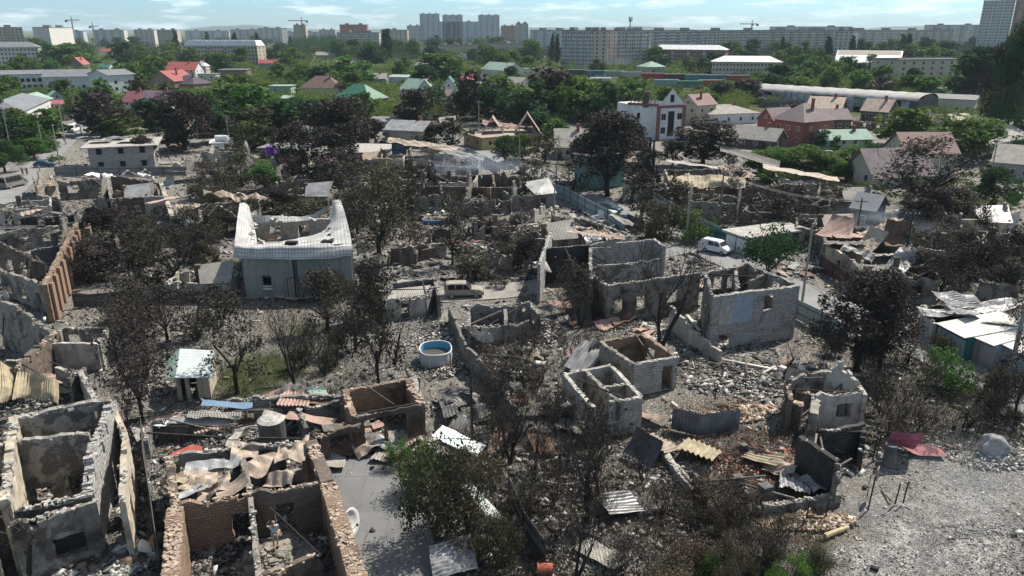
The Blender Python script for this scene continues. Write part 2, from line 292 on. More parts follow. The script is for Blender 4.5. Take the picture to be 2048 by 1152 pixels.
# ------------------------------------------------------------------ ruined walls
KEEP = []          # picture boxes of buildings (x0, y0, x1, y1, distance) that no scattered tree may cover
def keep_pts(pts, pad=2):
    q = [P(p) for p in pts]; KEEP.append((min(a[0] for a in q) - pad, min(a[1] for a in q) - pad, max(a[0] for a in q) + pad, max(a[1] for a in q) + pad, min(a[2] for a in q)))
def wall_mb(mb, a, b, h, t=0.32, ops=(), ragged=0.35, gable=0.0, h2=None, z0=-0.05, cell=0.42, seed=0, jit=0.03):
    """ragged masonry wall from a to b (ground points); ops: (fraction, width, sill, head)"""
    r = random.Random(seed * 131 + int(a[0] * 7 + b[1] * 13))
    a = Vector((a[0], a[1], 0)); b = Vector((b[0], b[1], 0)); d = b - a; Ln = d.length
    if Ln < 0.2: return
    d /= Ln; nrm = Vector((-d.y, d.x, 0)); h2 = h if h2 is None else h2
    us = [i * Ln / max(1, round(Ln / cell)) for i in range(max(1, round(Ln / cell)) + 1)]
    vs = [z0 + i * 0.3 for i in range(int((max(h, h2) + gable + ragged + 0.6 - z0) / 0.3) + 1)]
    oo = []
    for (f, wd, s, e) in ops:
        u0, u1 = f * Ln - wd / 2, f * Ln + wd / 2
        if u0 < 0.15 or u1 > Ln - 0.15: continue
        oo.append((u0, u1, s, e)); us += [u0, u1]; vs += [s, e]
    flat_top = not gable and abs(h - h2) < .05
    if flat_top: nr_ = max(2, round((h - z0) / .28)); vs = [v for v in vs if v in [q for o_ in oo for q in o_[2:]]] + [z0 + (h - z0) * k / nr_ for k in range(nr_ + 1)]
    us = sorted(set(round(u, 3) for u in us)); vs = sorted(set(round(v, 3) for v in vs))
    us = [u for i, u in enumerate(us) if i == 0 or u - us[i - 1] > 0.04]; vs = [v for i, v in enumerate(vs) if i == 0 or v - vs[i - 1] > 0.04]
    nu, nv = len(us) - 1, len(vs) - 1
    walk = 0; top = []
    for i in range(nu):
        u = (us[i] + us[i + 1]) / 2; f = u / Ln
        walk = walk * 0.82 + r.uniform(-1, 1) * 0.55
        notch = -1.2 * ragged if r.random() < 0.07 * (ragged > 0.25) else 0
        top.append(h + (h2 - h) * f + gable * max(0, 1 - abs(f - 0.5) * 2) + walk * ragged * 0.5 + notch + (.12 if flat_top else 0))
    ex = [[(vs[j] + vs[j + 1]) / 2 < top[i] and not any(u0 < (us[i] + us[i + 1]) / 2 < u1 and s < (vs[j] + vs[j + 1]) / 2 < e for u0, u1, s, e in oo) for j in range(nv)] for i in range(nu)]
    J = {}
    V = {}; base = len(mb.v)
    def vert(i, j, k):
        key = (i, j, k)
        if key not in V:
            if (i, j) not in J: J[(i, j)] = (r.uniform(-jit, jit), r.uniform(-jit, jit) * 1.5, r.uniform(-jit, jit) * 0.6)
            ju, jv, jn = J[(i, j)]
            if j == 0: jv = 0
            p = a + d * (us[i] + (ju if 0 < i < nu else 0)) + nrm * ((k - 0.5) * t + jn); V[key] = len(mb.v); mb.v.append((p.x, p.y, vs[j] + jv + (vs[j] / h) ** 5 * ragged * .35 * math.sin(us[i] * 1.7 + seed + 2 * math.sin(us[i] * .9))))
        return V[key]
    E = lambda i, j: 0 <= i < nu and 0 <= j < nv and ex[i][j]
    for i in range(nu):
        for j in range(nv):
            if not ex[i][j]: continue
            f_ = mb.f
            f_.append((vert(i, j, 0), vert(i + 1, j, 0), vert(i + 1, j + 1, 0), vert(i, j + 1, 0)))
            f_.append((vert(i + 1, j, 1), vert(i, j, 1), vert(i, j + 1, 1), vert(i + 1, j + 1, 1)))
            if not E(i, j + 1): f_.append((vert(i, j + 1, 0), vert(i + 1, j + 1, 0), vert(i + 1, j + 1, 1), vert(i, j + 1, 1)))
            if not E(i, j - 1) and j > 0: f_.append((vert(i, j, 1), vert(i + 1, j, 1), vert(i + 1, j, 0), vert(i, j, 0)))
            if not E(i - 1, j): f_.append((vert(i, j, 1), vert(i, j, 0), vert(i, j + 1, 0), vert(i, j + 1, 1)))
            if not E(i + 1, j): f_.append((vert(i + 1, j, 0), vert(i + 1, j, 1), vert(i + 1, j + 1, 1), vert(i + 1, j + 1, 0)))
FOOT = []
def ruin(label, segs, m, cat='ruined house', lm=None, name='ruined_house', beams=5, floor=True, cap=True, group=None, ragged=0.5, base=0.0):
    """segs: (x0, y0, x1, y1, height, options) with the pixels of the wall's TOP edge"""
    ws = []
    for s in segs:
        x0, y0, x1, y1, h = s[:5]; o = s[5] if len(s) > 5 else {}
        a, b = G(x0, y0, h), G(x1, y1, o.get('h2', h)); ws.append((a, b, h, o))
    pts = [p for a, b, _, _ in ws for p in (a, b)]
    c = Vector((sum(p.x for p in pts) / len(pts), sum(p.y for p in pts) / len(pts), 0))
    r = root(name, c, label, cat, group, lm=lm)
    hm = sum(s[2] for s in ws) / len(ws)
    for i, (a, b, h, o) in enumerate(ws):
        mb = MB(); ops = o.get('ops', ())
        if isinstance(ops, int): ops = [((k + 0.5) / ops, 1.0, 0.9, 2.1) for k in range(ops)]
        ops = list(ops)
        for k in range(o.get('up', 0)): ops.append(((k + 0.5) / o['up'], 1.0, 3.5, 4.8))
        t = o.get('t', 0.34)
        wall_mb(mb, a, b, h, t, ops, o.get('ragged', ragged), o.get('gable', 0), o.get('h2'), seed=i + len(label), jit=o.get('jit', 0.05), z0=o.get('z0', -0.05))
        wo = mb.build('wall', o.get('m', m), r)
        if cap and wo is not None:       # ash, plaster and loose bricks lying along the wall's crown
            cb = MB(); d = (Vector((b.x, b.y, 0)) - Vector((a.x, a.y, 0))); Ln = d.length; d.normalize(); nrm = Vector((-d.y, d.x, 0)); rr = random.Random(i + len(label))
            h2 = o.get('h2', h); u = 0
            while u < Ln:
                f = u / Ln; z = h + (h2 - h) * f + o.get('gable', 0) * max(0, 1 - abs(f - 0.5) * 2)
                p = Vector((a.x, a.y, 0)) + d * u + nrm * rr.uniform(-t * 0.45, t * 0.45); s_ = rr.uniform(0.05, 0.13) + rr.random() ** 3 * (.16 if o.get('ragged', ragged) > .2 else .08)
                cb.box((p.x, p.y, z + rr.uniform(-0.12, 0.03)), (s_ * rr.uniform(0.8, 1.8), s_, s_ * rr.uniform(0.4, 0.9)), M=Matrix.Rotation(rr.uniform(0, 6), 3, 'Z') @ Matrix.Rotation(rr.uniform(-.3, .3), 3, 'X'))
                u += rr.uniform(0.06, 0.3) * min(1, (.36 / t) ** 2.6)
            sub(cb, 'crown_rubble', o.get('cap', brick_cap if 'brick' in o.get('m', m).name else ash_top), wo, r)['kind'] = 'stuff'
    xs = [p.x for p in pts]; ys = [p.y for p in pts]
    if beams:
        rr = random.Random(len(label) * 3)
        for k in range(beams):
            a, b, h, o = ws[rr.randrange(len(ws))]; e, f, h2, _ = ws[rr.randrange(len(ws))]
            p = a.lerp(b, rr.random()); q = e.lerp(f, rr.random()); p.z = min(h, hm) + 0.1; q.z = rr.choice([0.2, .3, min(h2, hm) + 0.1])
            if (q - p).length > 6: q = p + (q - p).normalized() * 5
            if (q - p).length < 1.5: continue
            MB().beam(p, q, rr.uniform(0.06, 0.14)).build('roof_beam', rr.choice([char, char, ashwood]), r)
    if hm < 4 or True: keep_pts([(x, y, z) for x in (min(xs), max(xs)) for y in (min(ys), max(ys)) for z in (0.0, hm)])
    return r
# ------------------------------------------------------------------ sheets and warped roofs
def tri(x): return math.asin(math.sin(x)) / 1.3
def sheet_mb(c, ln, wd, yaw=0, pitch=0, roll=0, corr=0.28, amp=0.045, curl=0.0, crum=0.0, seed=1, taper=0.0):
    crum = max(crum, .07)
    r = np.random.default_rng(seed); n = max(6, int(wd / (corr / 4))) if corr else 16; n = min(n, 90); k = 14 if (curl or crum) else 3
    M = np.array(Matrix.Rotation(yaw, 3, 'Z') @ Matrix.Rotation(pitch, 3, 'Y') @ Matrix.Rotation(roll, 3, 'X'))
    ph = r.uniform(0, 6, 6); fq = r.uniform(0.8, 2.4, 6); V = []
    for j in range(k + 1):
        for i in range(n + 1):
            f, g = j / k, i / n; x, y = (f - 0.5) * ln, (g - 0.5) * wd * (1 - taper * f)
            z = amp * math.sin(y * 6.2832 / corr) if corr else 0
            z += crum * (tri(fq[0] * x + ph[0] + fq[1] * y) * 0.5 + tri(fq[2] * y * 1.7 + ph[2] + x * fq[5]) * 0.5 + 0.35 * tri(fq[3] * x * 3.1 + ph[3] - y) * tri(fq[4] * y * 2.6 + ph[4] + x))
            if curl:
                rad = ln / curl; th = f * curl; x2 = rad * math.sin(th) - ln / 2; z += rad * (1 - math.cos(th)); x = x2
            V.append(M @ np.array((x, y, z)) + np.array(c))
    mb = MB(); mb.v = [tuple(v) for v in V]
    for j in range(k):
        for i in range(n): mb.f.append((j * (n + 1) + i, j * (n + 1) + i + 1, (j + 1) * (n + 1) + i + 1, (j + 1) * (n + 1) + i))
    return mb
def tin_sheet(px, py, ln, wd, yaw, m, z=0.6, pitch=8, roll=5, auto='bent corrugated roof sheet lying in the rubble', label=None, name='roof_sheet', **k):
    g = G(px, py, z); mb = sheet_mb((g.x, g.y, z), ln, wd, R(yaw), R(pitch), R(roll), seed=int(px + py), **k)
    zmin = min(v[2] for v in mb.v); mb.v = [(v[0], v[1], v[2] - zmin + 0.02 + z * 0.3) for v in mb.v]
    o = mb.build(name, m); tag(o, label, 'roof sheet', 'loose roof sheets', auto=None if label else auto); o['_sm'] = 1
    return o
def patch_mb(grid, nu=24, nv=10, wob=0.0, seed=0, corr=0, amp=0.03, torn=0):
    """a surface through rows of picture points (px, py, z), smoothly interpolated"""
    g = [[np.array(G(*p)) for p in row] for row in grid]
    def cat(pts, t):
        n = len(pts) - 1; x = t * n; i = min(int(x), n - 1); f = x - i
        p0, p1, p2, p3 = pts[max(i - 1, 0)], pts[i], pts[i + 1], pts[min(i + 2, n)]
        return 0.5 * ((2 * p1) + (p2 - p0) * f + (2 * p0 - 5 * p1 + 4 * p2 - p3) * f * f + (3 * p1 - p0 - 3 * p2 + p3) * f ** 3)
    r = np.random.default_rng(seed); ph = r.uniform(0, 6, 4); mb = MB(); LU = float(np.linalg.norm(g[0][-1] - g[0][0])); LV = float(np.linalg.norm(g[-1][0] - g[0][0])); mb.uvv = [(i / nu * LU, j / nv * LV) for j in range(nv + 1) for i in range(nu + 1)]
    for j in range(nv + 1):
        row = [cat([g[a][b] for a in range(len(g))], j / nv) for b in range(len(g[0]))]
        for i in range(nu + 1):
            p = cat(row, i / nu); z = wob * (math.sin(p[0] * 1.3 + ph[0]) + math.sin(p[1] * 1.9 + ph[1] + p[0]) + 0.5 * math.sin(p[0] * 3.7 + ph[2]))
            if corr: z += amp * math.sin(i / nu * corr * 6.2832)
            mb.v.append((p[0], p[1], p[2] + z))
    for j in range(nv):
        for i in range(nu):
            if torn and j >= nv - 4 and math.sin(i * .9 + seed) + math.sin(i * 2.3 + seed * 2) + (j - nv + 2) * .6 > torn: continue
            mb.f.append((j * (nu + 1) + i, j * (nu + 1) + i + 1, (j + 1) * (nu + 1) + i + 1, (j + 1) * (nu + 1) + i))
    return mb
def beamy(mb, a, b, w): return mb.beam(a, b, w)
# ------------------------------------------------------------------ whole houses and blocks
WIN = {}
def unit(name, mb, m):
    if name not in WIN: me = mb.mesh(name); me.materials.append(m); WIN[name] = me
    return WIN[name]
def fr_mesh(m=None): return unit('window_frame_' + (m.name if m else 'w'), MB().box((0, 0, .47), (1, .1, .06)).box((0, 0, -.47), (1, .1, .06)).box((-.47, 0, 0), (.06, .1, .88)).box((.47, 0, 0), (.06, .1, .88)).box((0, 0, 0), (.05, .08, .88)), m or frame_w)
def pane_mesh(m=None): return unit('pane_' + (m or glass).name, MB().box((0, -.02, 0), (.92, .04, .92)), m or glass)
def put(me, name, parent, M, sc):
    o = link(name, me, None, parent); o.matrix_local = M @ Matrix.Diagonal((*sc, 1)); return o
def facade_M(p, d, z): return Matrix.Translation((p[0], p[1], z)) @ Matrix(((d.x, -d.y, 0, 0), (d.y, d.x, 0, 0), (0, 0, 1, 0), (0, 0, 0, 1)))
def windows_on(r, c, a, b, cols, rows, w=1.1, h=1.3, z0=1.0, dz=2.9, pm=None, part='window', frame=True, fm=None, skip=0.0, seed=1, limit=100, cnt=None, out=0.0):
    """rows of windows standing on the outside of the face a-b (outside is to the right of a->b)"""
    rr = random.Random(seed); d = (b - a); Ln = d.length; d.normalize(); n = Vector((d.y, -d.x, 0)); extra = MB(); cnt = cnt if cnt is not None else [0]
    for j in range(rows):
        for i in range(cols):
            if rr.random() < skip: continue
            p = a + d * (Ln * (i + 0.5) / cols) + n * (0.03 + out) - c; z = z0 + j * dz + h / 2
            M = facade_M(p, d, z)
            if cnt[0] < limit:
                cnt[0] += 1
                if frame:
                    f = put(fr_mesh(fm), part, r, M, (w, 1, h)); link('pane', pane_mesh(pm), None, f)
                else: put(pane_mesh(pm), part, r, M, (w, 1, h))
            else: extra.box(M @ Vector((0, -.02, 0)), (w * .92, .04, h * .92), M=M.to_3x3())
    return extra
def house(x0, y0, x1, y1, depth, h, roof, rh, wm, rm, label=None, cat='house', lm=None, ridge='u', cols=3, rows=1, side=2, over=0.45, chim=0, name='house', door=False, ww=1.1, wh=1.3, keep=True, group=None, auto=None, fm=None, pm=None, burnt=False, zf=0):
    """front base corners as pixels; depth away from the camera in metres; roof in gable / hip / flat / shed"""
    A, B = G(x0, y0, zf), G(x1, y1, zf); A.z = B.z = 0; c = (A + B) / 2; r = root(name, c, label, cat, group, auto, lm)
    d = (B - A); Ln = d.length; d.normalize(); n = Vector((-d.y, d.x, 0))      # n points away from the viewer
    if n.y < 0: n = -n
    Cc, Dd = B + n * depth, A + n * depth
    mb = MB(); a_, b_, c_, d_ = A - c, B - c, Cc - c, Dd - c
    up = lambda p, z: (p.x, p.y, z)
    vs = [up(a_, 0), up(b_, 0), up(c_, 0), up(d_, 0), up(a_, h), up(b_, h), up(c_, h), up(d_, h)]
    fs = [(0, 1, 5, 4), (1, 2, 6, 5), (2, 3, 7, 6), (3, 0, 4, 7)]
    if roof == 'gable':
        if ridge == 'u': e, f = (a_ + d_) / 2, (b_ + c_) / 2; vs += [up(e, h + rh), up(f, h + rh)]; fs += [(3, 0, 8), (1, 2, 9)]; fs = fs[:1] + fs[2:3] + [(1, 2, 6, 9, 5), (3, 0, 4, 8, 7)]
        else: e, f = (a_ + b_) / 2, (d_ + c_) / 2; vs += [up(e, h + rh), up(f, h + rh)]; fs = [(0, 1, 5, 8, 4), (2, 3, 7, 9, 6), (1, 2, 6, 5), (3, 0, 4, 7)]
    if roof in ('flat', 'shed'): fs.append((4, 5, 6, 7))
    if roof == 'shed': vs[6] = up(c_, h + rh); vs[7] = up(d_, h + rh)
    if roof == 'hip': fs.append((4, 5, 6, 7))
    mb.add(vs, fs); wo = mb.build('wall', wm, r, off=(0, 0, 0))
    rb = MB(); o = over; dl, nl = d * o, n * o; T = 0.16
    if roof == 'gable':
        k = rh / ((depth if ridge == 'u' else Ln) / 2)
        if ridge == 'u':
            e, f = (a_ + d_) / 2 - dl, (b_ + c_) / 2 + dl; z = h + rh + T
            rb.slab([up(a_ - dl - nl, h - o * k + T), up(b_ + dl - nl, h - o * k + T), up(f, z), up(e, z)], T)
            rb.slab([up(c_ + dl + nl, h - o * k + T), up(d_ - dl + nl, h - o * k + T), up(e, z + .004), up(f, z + .004)], T)
        else:
            e, f = (a_ + b_) / 2 - nl, (d_ + c_) / 2 + nl; z = h + rh + T
            rb.slab([up(d_ - dl + nl, h - o * k + T), up(a_ - dl - nl, h - o * k + T), up(e, z), up(f, z)], T)
            rb.slab([up(b_ + dl - nl, h - o * k + T), up(c_ + dl + nl, h - o * k + T), up(f, z + .004), up(e, z + .004)], T)
    elif roof == 'hip':
        i_ = min(Ln, depth) / 2; cc = (a_ + c_) / 2
        hl = max(0, Ln / 2 - i_) if Ln >= depth else 0; hd = max(0, depth / 2 - i_)
        e, f = cc - d * hl - n * hd, cc + d * hl + n * hd; z = h + rh
        q = [a_ - dl - nl, b_ + dl - nl, c_ + dl + nl, d_ - dl + nl]; q = [up(p, h + .05) for p in q]
        if Ln >= depth: fcs = [[q[0], q[1], up(f, z), up(e, z)], [q[1], q[2], up(f, z)], [q[2], q[3], up(e, z), up(f, z)], [q[3], q[0], up(e, z)]]
        else: fcs = [[q[0], q[1], up(e, z)], [q[1], q[2], up(f, z), up(e, z)], [q[2], q[3], up(f, z)], [q[3], q[0], up(e, z), up(f, z)]]
        for fc in fcs: rb.add(fc, [tuple(range(len(fc)))])
        rb.add(q, [(3, 2, 1, 0)])
    elif roof == 'flat':
        rb.prism([(p.x, p.y) for p in (a_ - dl - nl, b_ + dl - nl, c_ + dl + nl, d_ - dl + nl)], h + 0.003, h + 0.25)
    elif roof == 'shed': rb.slab([up(a_ - dl - nl, h + .12), up(b_ + dl - nl, h + .12), up(c_ + dl + nl, h + rh + .15), up(d_ - dl + nl, h + rh + .15)], .1)
    ro = rb.build('roof', rm, r, off=(0, 0, 0))
    for k in range(chim):
        p = (a_ + c_) / 2 + d * (Ln * (0.22 - 0.4 * k)) + n * rnd.uniform(-.1, .1) * depth
        ch = MB().box((p.x, p.y, h + rh * 0.75 + .4), (.7, .7, rh * .6 + 1.4)).box((p.x, p.y, h + rh * 1.05 + 1.13), (.85, .85, .12)); co = ch.build('chimney', brick_red if chim < 2 else brick_br, ro, off=(0, 0, 0))
    pmx = hole if burnt else pm
    if cols: windows_on(r, c, A, B, cols, rows, ww, wh, pm=pmx, seed=len(r.name), fm=fm)
    if side:
        windows_on(r, c, B, Cc, side, rows, ww, wh, pm=pmx, fm=fm); windows_on(r, c, Dd, A, side, rows, ww, wh, pm=pmx, fm=fm)
    if door: put(unit('door_leaf', MB().box((0, -.02, 0), (1, .12, 2)), F_brn), 'door', r, facade_M(A.lerp(B, 0.12) - c + -n * .03, d, 1.0), (1, 1, 1))
    if roof == 'gable' and ridge == 'v' and rh > 2: windows_on(r, c, A.lerp(B, .3), A.lerp(B, .7), 1, 1, .9, 1.1, z0=h + .1, pm=pmx)
    if keep: keep_pts([(p.x, p.y, z) for p in (A, B, Cc, Dd) for z in (h * 0.35, h + rh * .8)], 0)
    return r
def block(x0, y0, x1, y1, depth, storeys, wm, label, lm=None, cols=None, parapet=0.8, balc_every=4, tower=2, cat='apartment block', sidecols=2, sh=3.0, towerm=None, gm=None, keep=True, group=None, name='apartment_block', ph=None, zf=0.0):
    A, B = G(x0, y0, zf), G(x1, y1, zf); A.z = B.z = 0; c = (A + B) / 2; r = root(name, c, label, cat, group, lm=lm)
    d = (B - A); Ln = d.length; d.normalize(); n = Vector((-d.y, d.x, 0)); n = -n if n.y < 0 else n
    H = storeys * sh + 1.2; Cc, Dd = B + n * depth, A + n * depth; q = [p - c for p in (A, B, Cc, Dd)]
    MB().prism([(p.x, p.y) for p in q], 0, H).build('wall', wm, r, off=(0, 0, 0))
    rb = MB(); ins = [q[0] + (q[2] - q[0]) * .0, q[1], q[2], q[3]]
    for i in range(4):
        p, s = q[i], q[(i + 1) % 4]; rb.beam((p.x, p.y, H + parapet / 2), (s.x, s.y, H + parapet / 2), .4, parapet)
    rb.build('parapet', concrete, r, off=(0, 0, 0))
    for k in range(tower):
        p = q[0] + (q[1] - q[0]) * ((k + 0.5) / tower) + n * depth * .5
        MB().box((p.x, p.y, H + 1.6), (Ln * .06 + 3, depth * .45, 3.2), rz=math.atan2(d.y, d.x)).build('lift_house', towerm or concrete, r, off=(0, 0, 0))
    cols = cols or max(4, int(Ln / 3.2)); cnt = [0]; ex = MB()
    wcols = [i for i in range(cols)]
    bal = [i for i in wcols if balc_every and i % balc_every == balc_every // 2]
    dl = Ln / cols; nb = 0; exb = MB()
    # balcony stacks first: loggia boxes with glazing, one per storey
    for j in range(storeys):
        for i in bal:
            p = q[0] + d * (dl * (i + .5)) - n * .5; z = 1.2 + j * sh + 1.2
            if nb < 60:
                nb += 1; o = put(unit('balcony_u', MB().box((0, 0, 0), (1, 1, 1)), balc), 'balcony', r, facade_M(p, d, z), (dl * .95, 1.1, sh * .62))
                if ph: put(unit('balc_par' + ph.name, MB().box((0, 0, 0), (1, 1, 1)), ph), 'balcony_parapet', r, facade_M(p - n * .04, d, z - sh * .22), (dl * .99, 1.12, sh * .36))
            else: exb.box((p.x, p.y, z), (dl * .95, 1.1, sh * .62), rz=math.atan2(d.y, d.x))
    e = exb.build('balcony', balc, r, off=(0, 0, 0))
    if e is not None: e['kind'] = 'stuff'
    cells = [(i, j) for j in range(storeys) for i in wcols if i not in bal]
    for i, j in cells:
        p = q[0] + d * (dl * (i + .5)) - n * .03; z = 1.2 + j * sh + 1.6; M = facade_M(p, d, z); ww = min(1.7, dl * .52)
        if cnt[0] < 96: cnt[0] += 1; put(pane_mesh(gm), 'window', r, M, (ww, 1, 1.5))
        else: ex.box(M @ Vector((0, -.02, 0)), (ww * .92, .04, 1.38), M=M.to_3x3())
    for (s, t) in ((Dd, A), (B, Cc)):
        dd = (t - s).normalized(); nn = Vector((dd.y, -dd.x, 0)); 
        for j in range(storeys):
            for i in range(sidecols):
                p = s - c + dd * (depth * (i + .5) / sidecols) + nn * .03; M = facade_M(p, dd, 1.2 + j * sh + 1.6); ex.box(M @ Vector((0, -.02, 0)), (1.2, .04, 1.38), M=M.to_3x3())
    e = ex.build('window', gm or glass, r, off=(0, 0, 0))
    if e is not None: e['kind'] = 'stuff'
    if keep: keep_pts([(p.x, p.y, z) for p in (A, B, Cc, Dd) for z in (H * .45, H)], 0)
    return r
# ------------------------------------------------------------------ trees
def leaves_np(centres, radii, n, size, seed, flat=0.75, shell=0.5):
    r = np.random.default_rng(seed); centres = np.array(centres); radii = np.array(radii)
    wgt = radii[:, 0] * radii[:, 1] + .01; k = r.choice(len(centres), n, p=wgt / wgt.sum())
    d = r.normal(size=(n, 3)); d /= np.linalg.norm(d, axis=1)[:, None]; rad = (shell + (1 - shell) * r.random(n)) ** 0.6
    rad *= 1 + 0.25 * (r.random(n) < .08) * r.random(n)
    p = centres[k] + d * rad[:, None] * radii[k]
    t = r.normal(size=(n, 3)) * .8 + d * .2; t /= np.linalg.norm(t, axis=1)[:, None]
    b = np.cross(t, r.normal(size=(n, 3))); b /= np.linalg.norm(b, axis=1)[:, None]
    s = size * (0.45 + r.random(n) ** 2 * 1.5)[:, None]
    V = np.stack([p - t * s, p + b * s * .55, p + t * s, p - b * s * .55], 1).reshape(-1, 3)
    return V, np.arange(4 * n).reshape(-1, 4)
def branch_mb(mb, p, d, ln, r0, depth, rr, tips, spread=0.55, up=0.15, nmin=2, nmax=4, thin=0.012, kink=0.18):
    n = 3 if depth > 1 else 2; pts = [p]; rs = [r0]; q = Vector(p); dd = Vector(d)
    for i in range(n):
        dd = (dd + Vector((rr.uniform(-1, 1), rr.uniform(-1, 1), rr.uniform(-1, 1))) * kink + Vector((0, 0, up * .3))).normalized()
        q = q + dd * ln / n; pts.append(q.copy()); rs.append(max(thin * .6, r0 * (1 - .45 * (i + 1) / n)))
    mb.tube(pts, rs, 6 if r0 > .07 else (4 if r0 > .03 else 3), cap=False)
    tips.append((q.copy(), depth))
    if depth <= 0: return
    for k in range(rr.randint(nmin, nmax)):
        i = rr.randint(1, n); ax = Vector((rr.uniform(-1, 1), rr.uniform(-1, 1), rr.uniform(-.3, .8))).normalized()
        nd = (dd * (1 - spread) + ax * spread + Vector((0, 0, up))).normalized()
        branch_mb(mb, pts[i], nd, ln * rr.uniform(.55, .82), max(thin, rs[i] * rr.uniform(.5, .7)), depth - 1, rr, tips, spread, up, nmin, nmax, thin, kink)
PROTO = {}
def proto(kind, var, fine):
    """tree prototypes of 1 x 1 x 1 overall size, stored as [(part name, mesh)]"""
    key = (kind, var, fine)
    if key in PROTO: return PROTO[key]
    rr = random.Random(hash((len(kind), var, fine)) % 9999 + var * 17); tips = []; mb = MB(); parts = []
    H = 8.0; W = 6.0
    if kind in ('bare', 'scrub'):
        nt_ = rr.choice([1, 2, 2, 3]) if kind == 'bare' else 5
        for k in range(nt_):
            a = rr.uniform(0, 6.28); s = .12 if nt_ > 1 else 0
            branch_mb(mb, (math.cos(a) * s, math.sin(a) * s, 0), Vector((math.cos(a) * .28 * (nt_ > 1), math.sin(a) * .28 * (nt_ > 1), 1)).normalized(), 3.1 if kind == 'bare' else 2.6, .13 if kind == 'bare' else .05, 4 if fine else 3, rr, tips, .5, .2, 2, 4, .014 if fine else .022)
        parts.append(('trunk', mb, None)); 
        if kind == 'scrub': parts.append(('crown', None, ([t[0] for t in tips if t[1] <= 2], .5, 500 if fine else 250, .06)))
        if kind == 'bare' and var % 2: parts.append(('crown', None, ([t[0] for t in tips if t[1] <= 1], .45, 700 if fine else 350, .09)))
    else:
        nl = rr.randint(3, 5); bh = {'poplar': 1.2, 'bush': .1}.get(kind, 1.8)
        mb.tube([(0, 0, -.1), (rr.uniform(-.1, .1), rr.uniform(-.1, .1), bh * .6), (0, 0, bh + .3)], [.2, .16, .13], 7, cap=False)
        for k in range(nl):
            a = 6.28 * k / nl + rr.uniform(-.4, .4); branch_mb(mb, (0, 0, bh * rr.uniform(.7, 1)), Vector((math.cos(a) * .6, math.sin(a) * .6, 1)).normalized(), 2.4, .1, 2 if fine else 1, rr, tips, .5, .15, 2, 3, .02)
        parts.append(('trunk', mb, None)); cs = []; rs = []
        if kind == 'poplar':
            for k in range(16): z = 1 + 7 * k / 15; w = .75 * math.sin(min(1, (k + 1.5) / 8) * 1.57) * (1.25 - k / 17); cs.append((rr.uniform(-.25, .25), rr.uniform(-.25, .25), z)); rs.append((w, w, .8))
        elif kind == 'bush':
            for k in range(11): a = rr.uniform(0, 6.28); q = rr.random() ** .5 * 2.2; z = rr.uniform(1, 6 - q * 1.2); cs.append((math.cos(a) * q, math.sin(a) * q, z)); s = rr.uniform(.8, 1.4); rs.append((s, s, s * 1.1))
        else:
            for k in range(24):
                a = rr.uniform(0, 6.28); z = rr.uniform(1.5, 7.1); q = (rr.random() ** .6) * 2.5 * math.sin(min(1, max(.12, (8.1 - z) / 5.5)) * 1.57) * (.7 + .3 * min(1, (z - .8) / 2)); cs.append((math.cos(a) * q, math.sin(a) * q, z)); s = rr.uniform(.6, 1.25); rs.append((s, s, s * .95))
        scorch = kind == 'singed'
        n = (14000 if fine == 2 else 7000 if fine else 2000); n = int(n * (.3 if scorch else 1)); sz = (.085 if fine == 2 else .125 if fine else .28)
        if kind == 'bush': n = n // 2; rs = [(a * 1.25, b * 1.25, c * 1.2) for a, b, c in rs]
        parts.append(('crown', None, (cs, rs, n, sz)))
    out = []; allv = []
    built = []
    for nm, m_, lf in parts:
        if m_ is not None: V = np.array([tuple(v) for v in m_.v]); built.append((nm, V, m_.f, None))
        else:
            if isinstance(lf[1], float): V, Fc = leaves_np([tuple(c) for c in lf[0]], [(lf[1],) * 3] * len(lf[0]), lf[2], lf[3], var * 7 + 3, shell=0.0)
            else: V, Fc = leaves_np(lf[0], lf[1], lf[2], lf[3], var * 7 + 3, shell=.0 if kind in ('singed', 'bush') else .4)
            built.append((nm, V, Fc, 1))
    AV = np.concatenate([b[1] for b in built]); hx = np.percentile(np.abs(AV[:, :2]), 97); hz = np.percentile(AV[:, 2], 99.5)
    for nm, V, Fc, q in built:
        V = V.copy()
        if q is None:
            me = bpy.data.meshes.new(nm + '_' + kind); me.from_pydata([(v[0] / hx / 2, v[1] / hx / 2, v[2] / hz) for v in V], [], Fc); me.update()
        else:
            V[:, :2] /= hx * 2; V[:, 2] /= hz; me = mesh_np(nm + '_' + kind, V, Fc)
        out.append((nm, me))
    PROTO[key] = out; return out
MESHV = {}
def tmesh(me, m):
    k = (me.name, m.name)
    if k not in MESHV:
        c = me.copy(); c.materials.clear(); c.materials.append(m); MESHV[k] = c
    return MESHV[k]
TREES = []
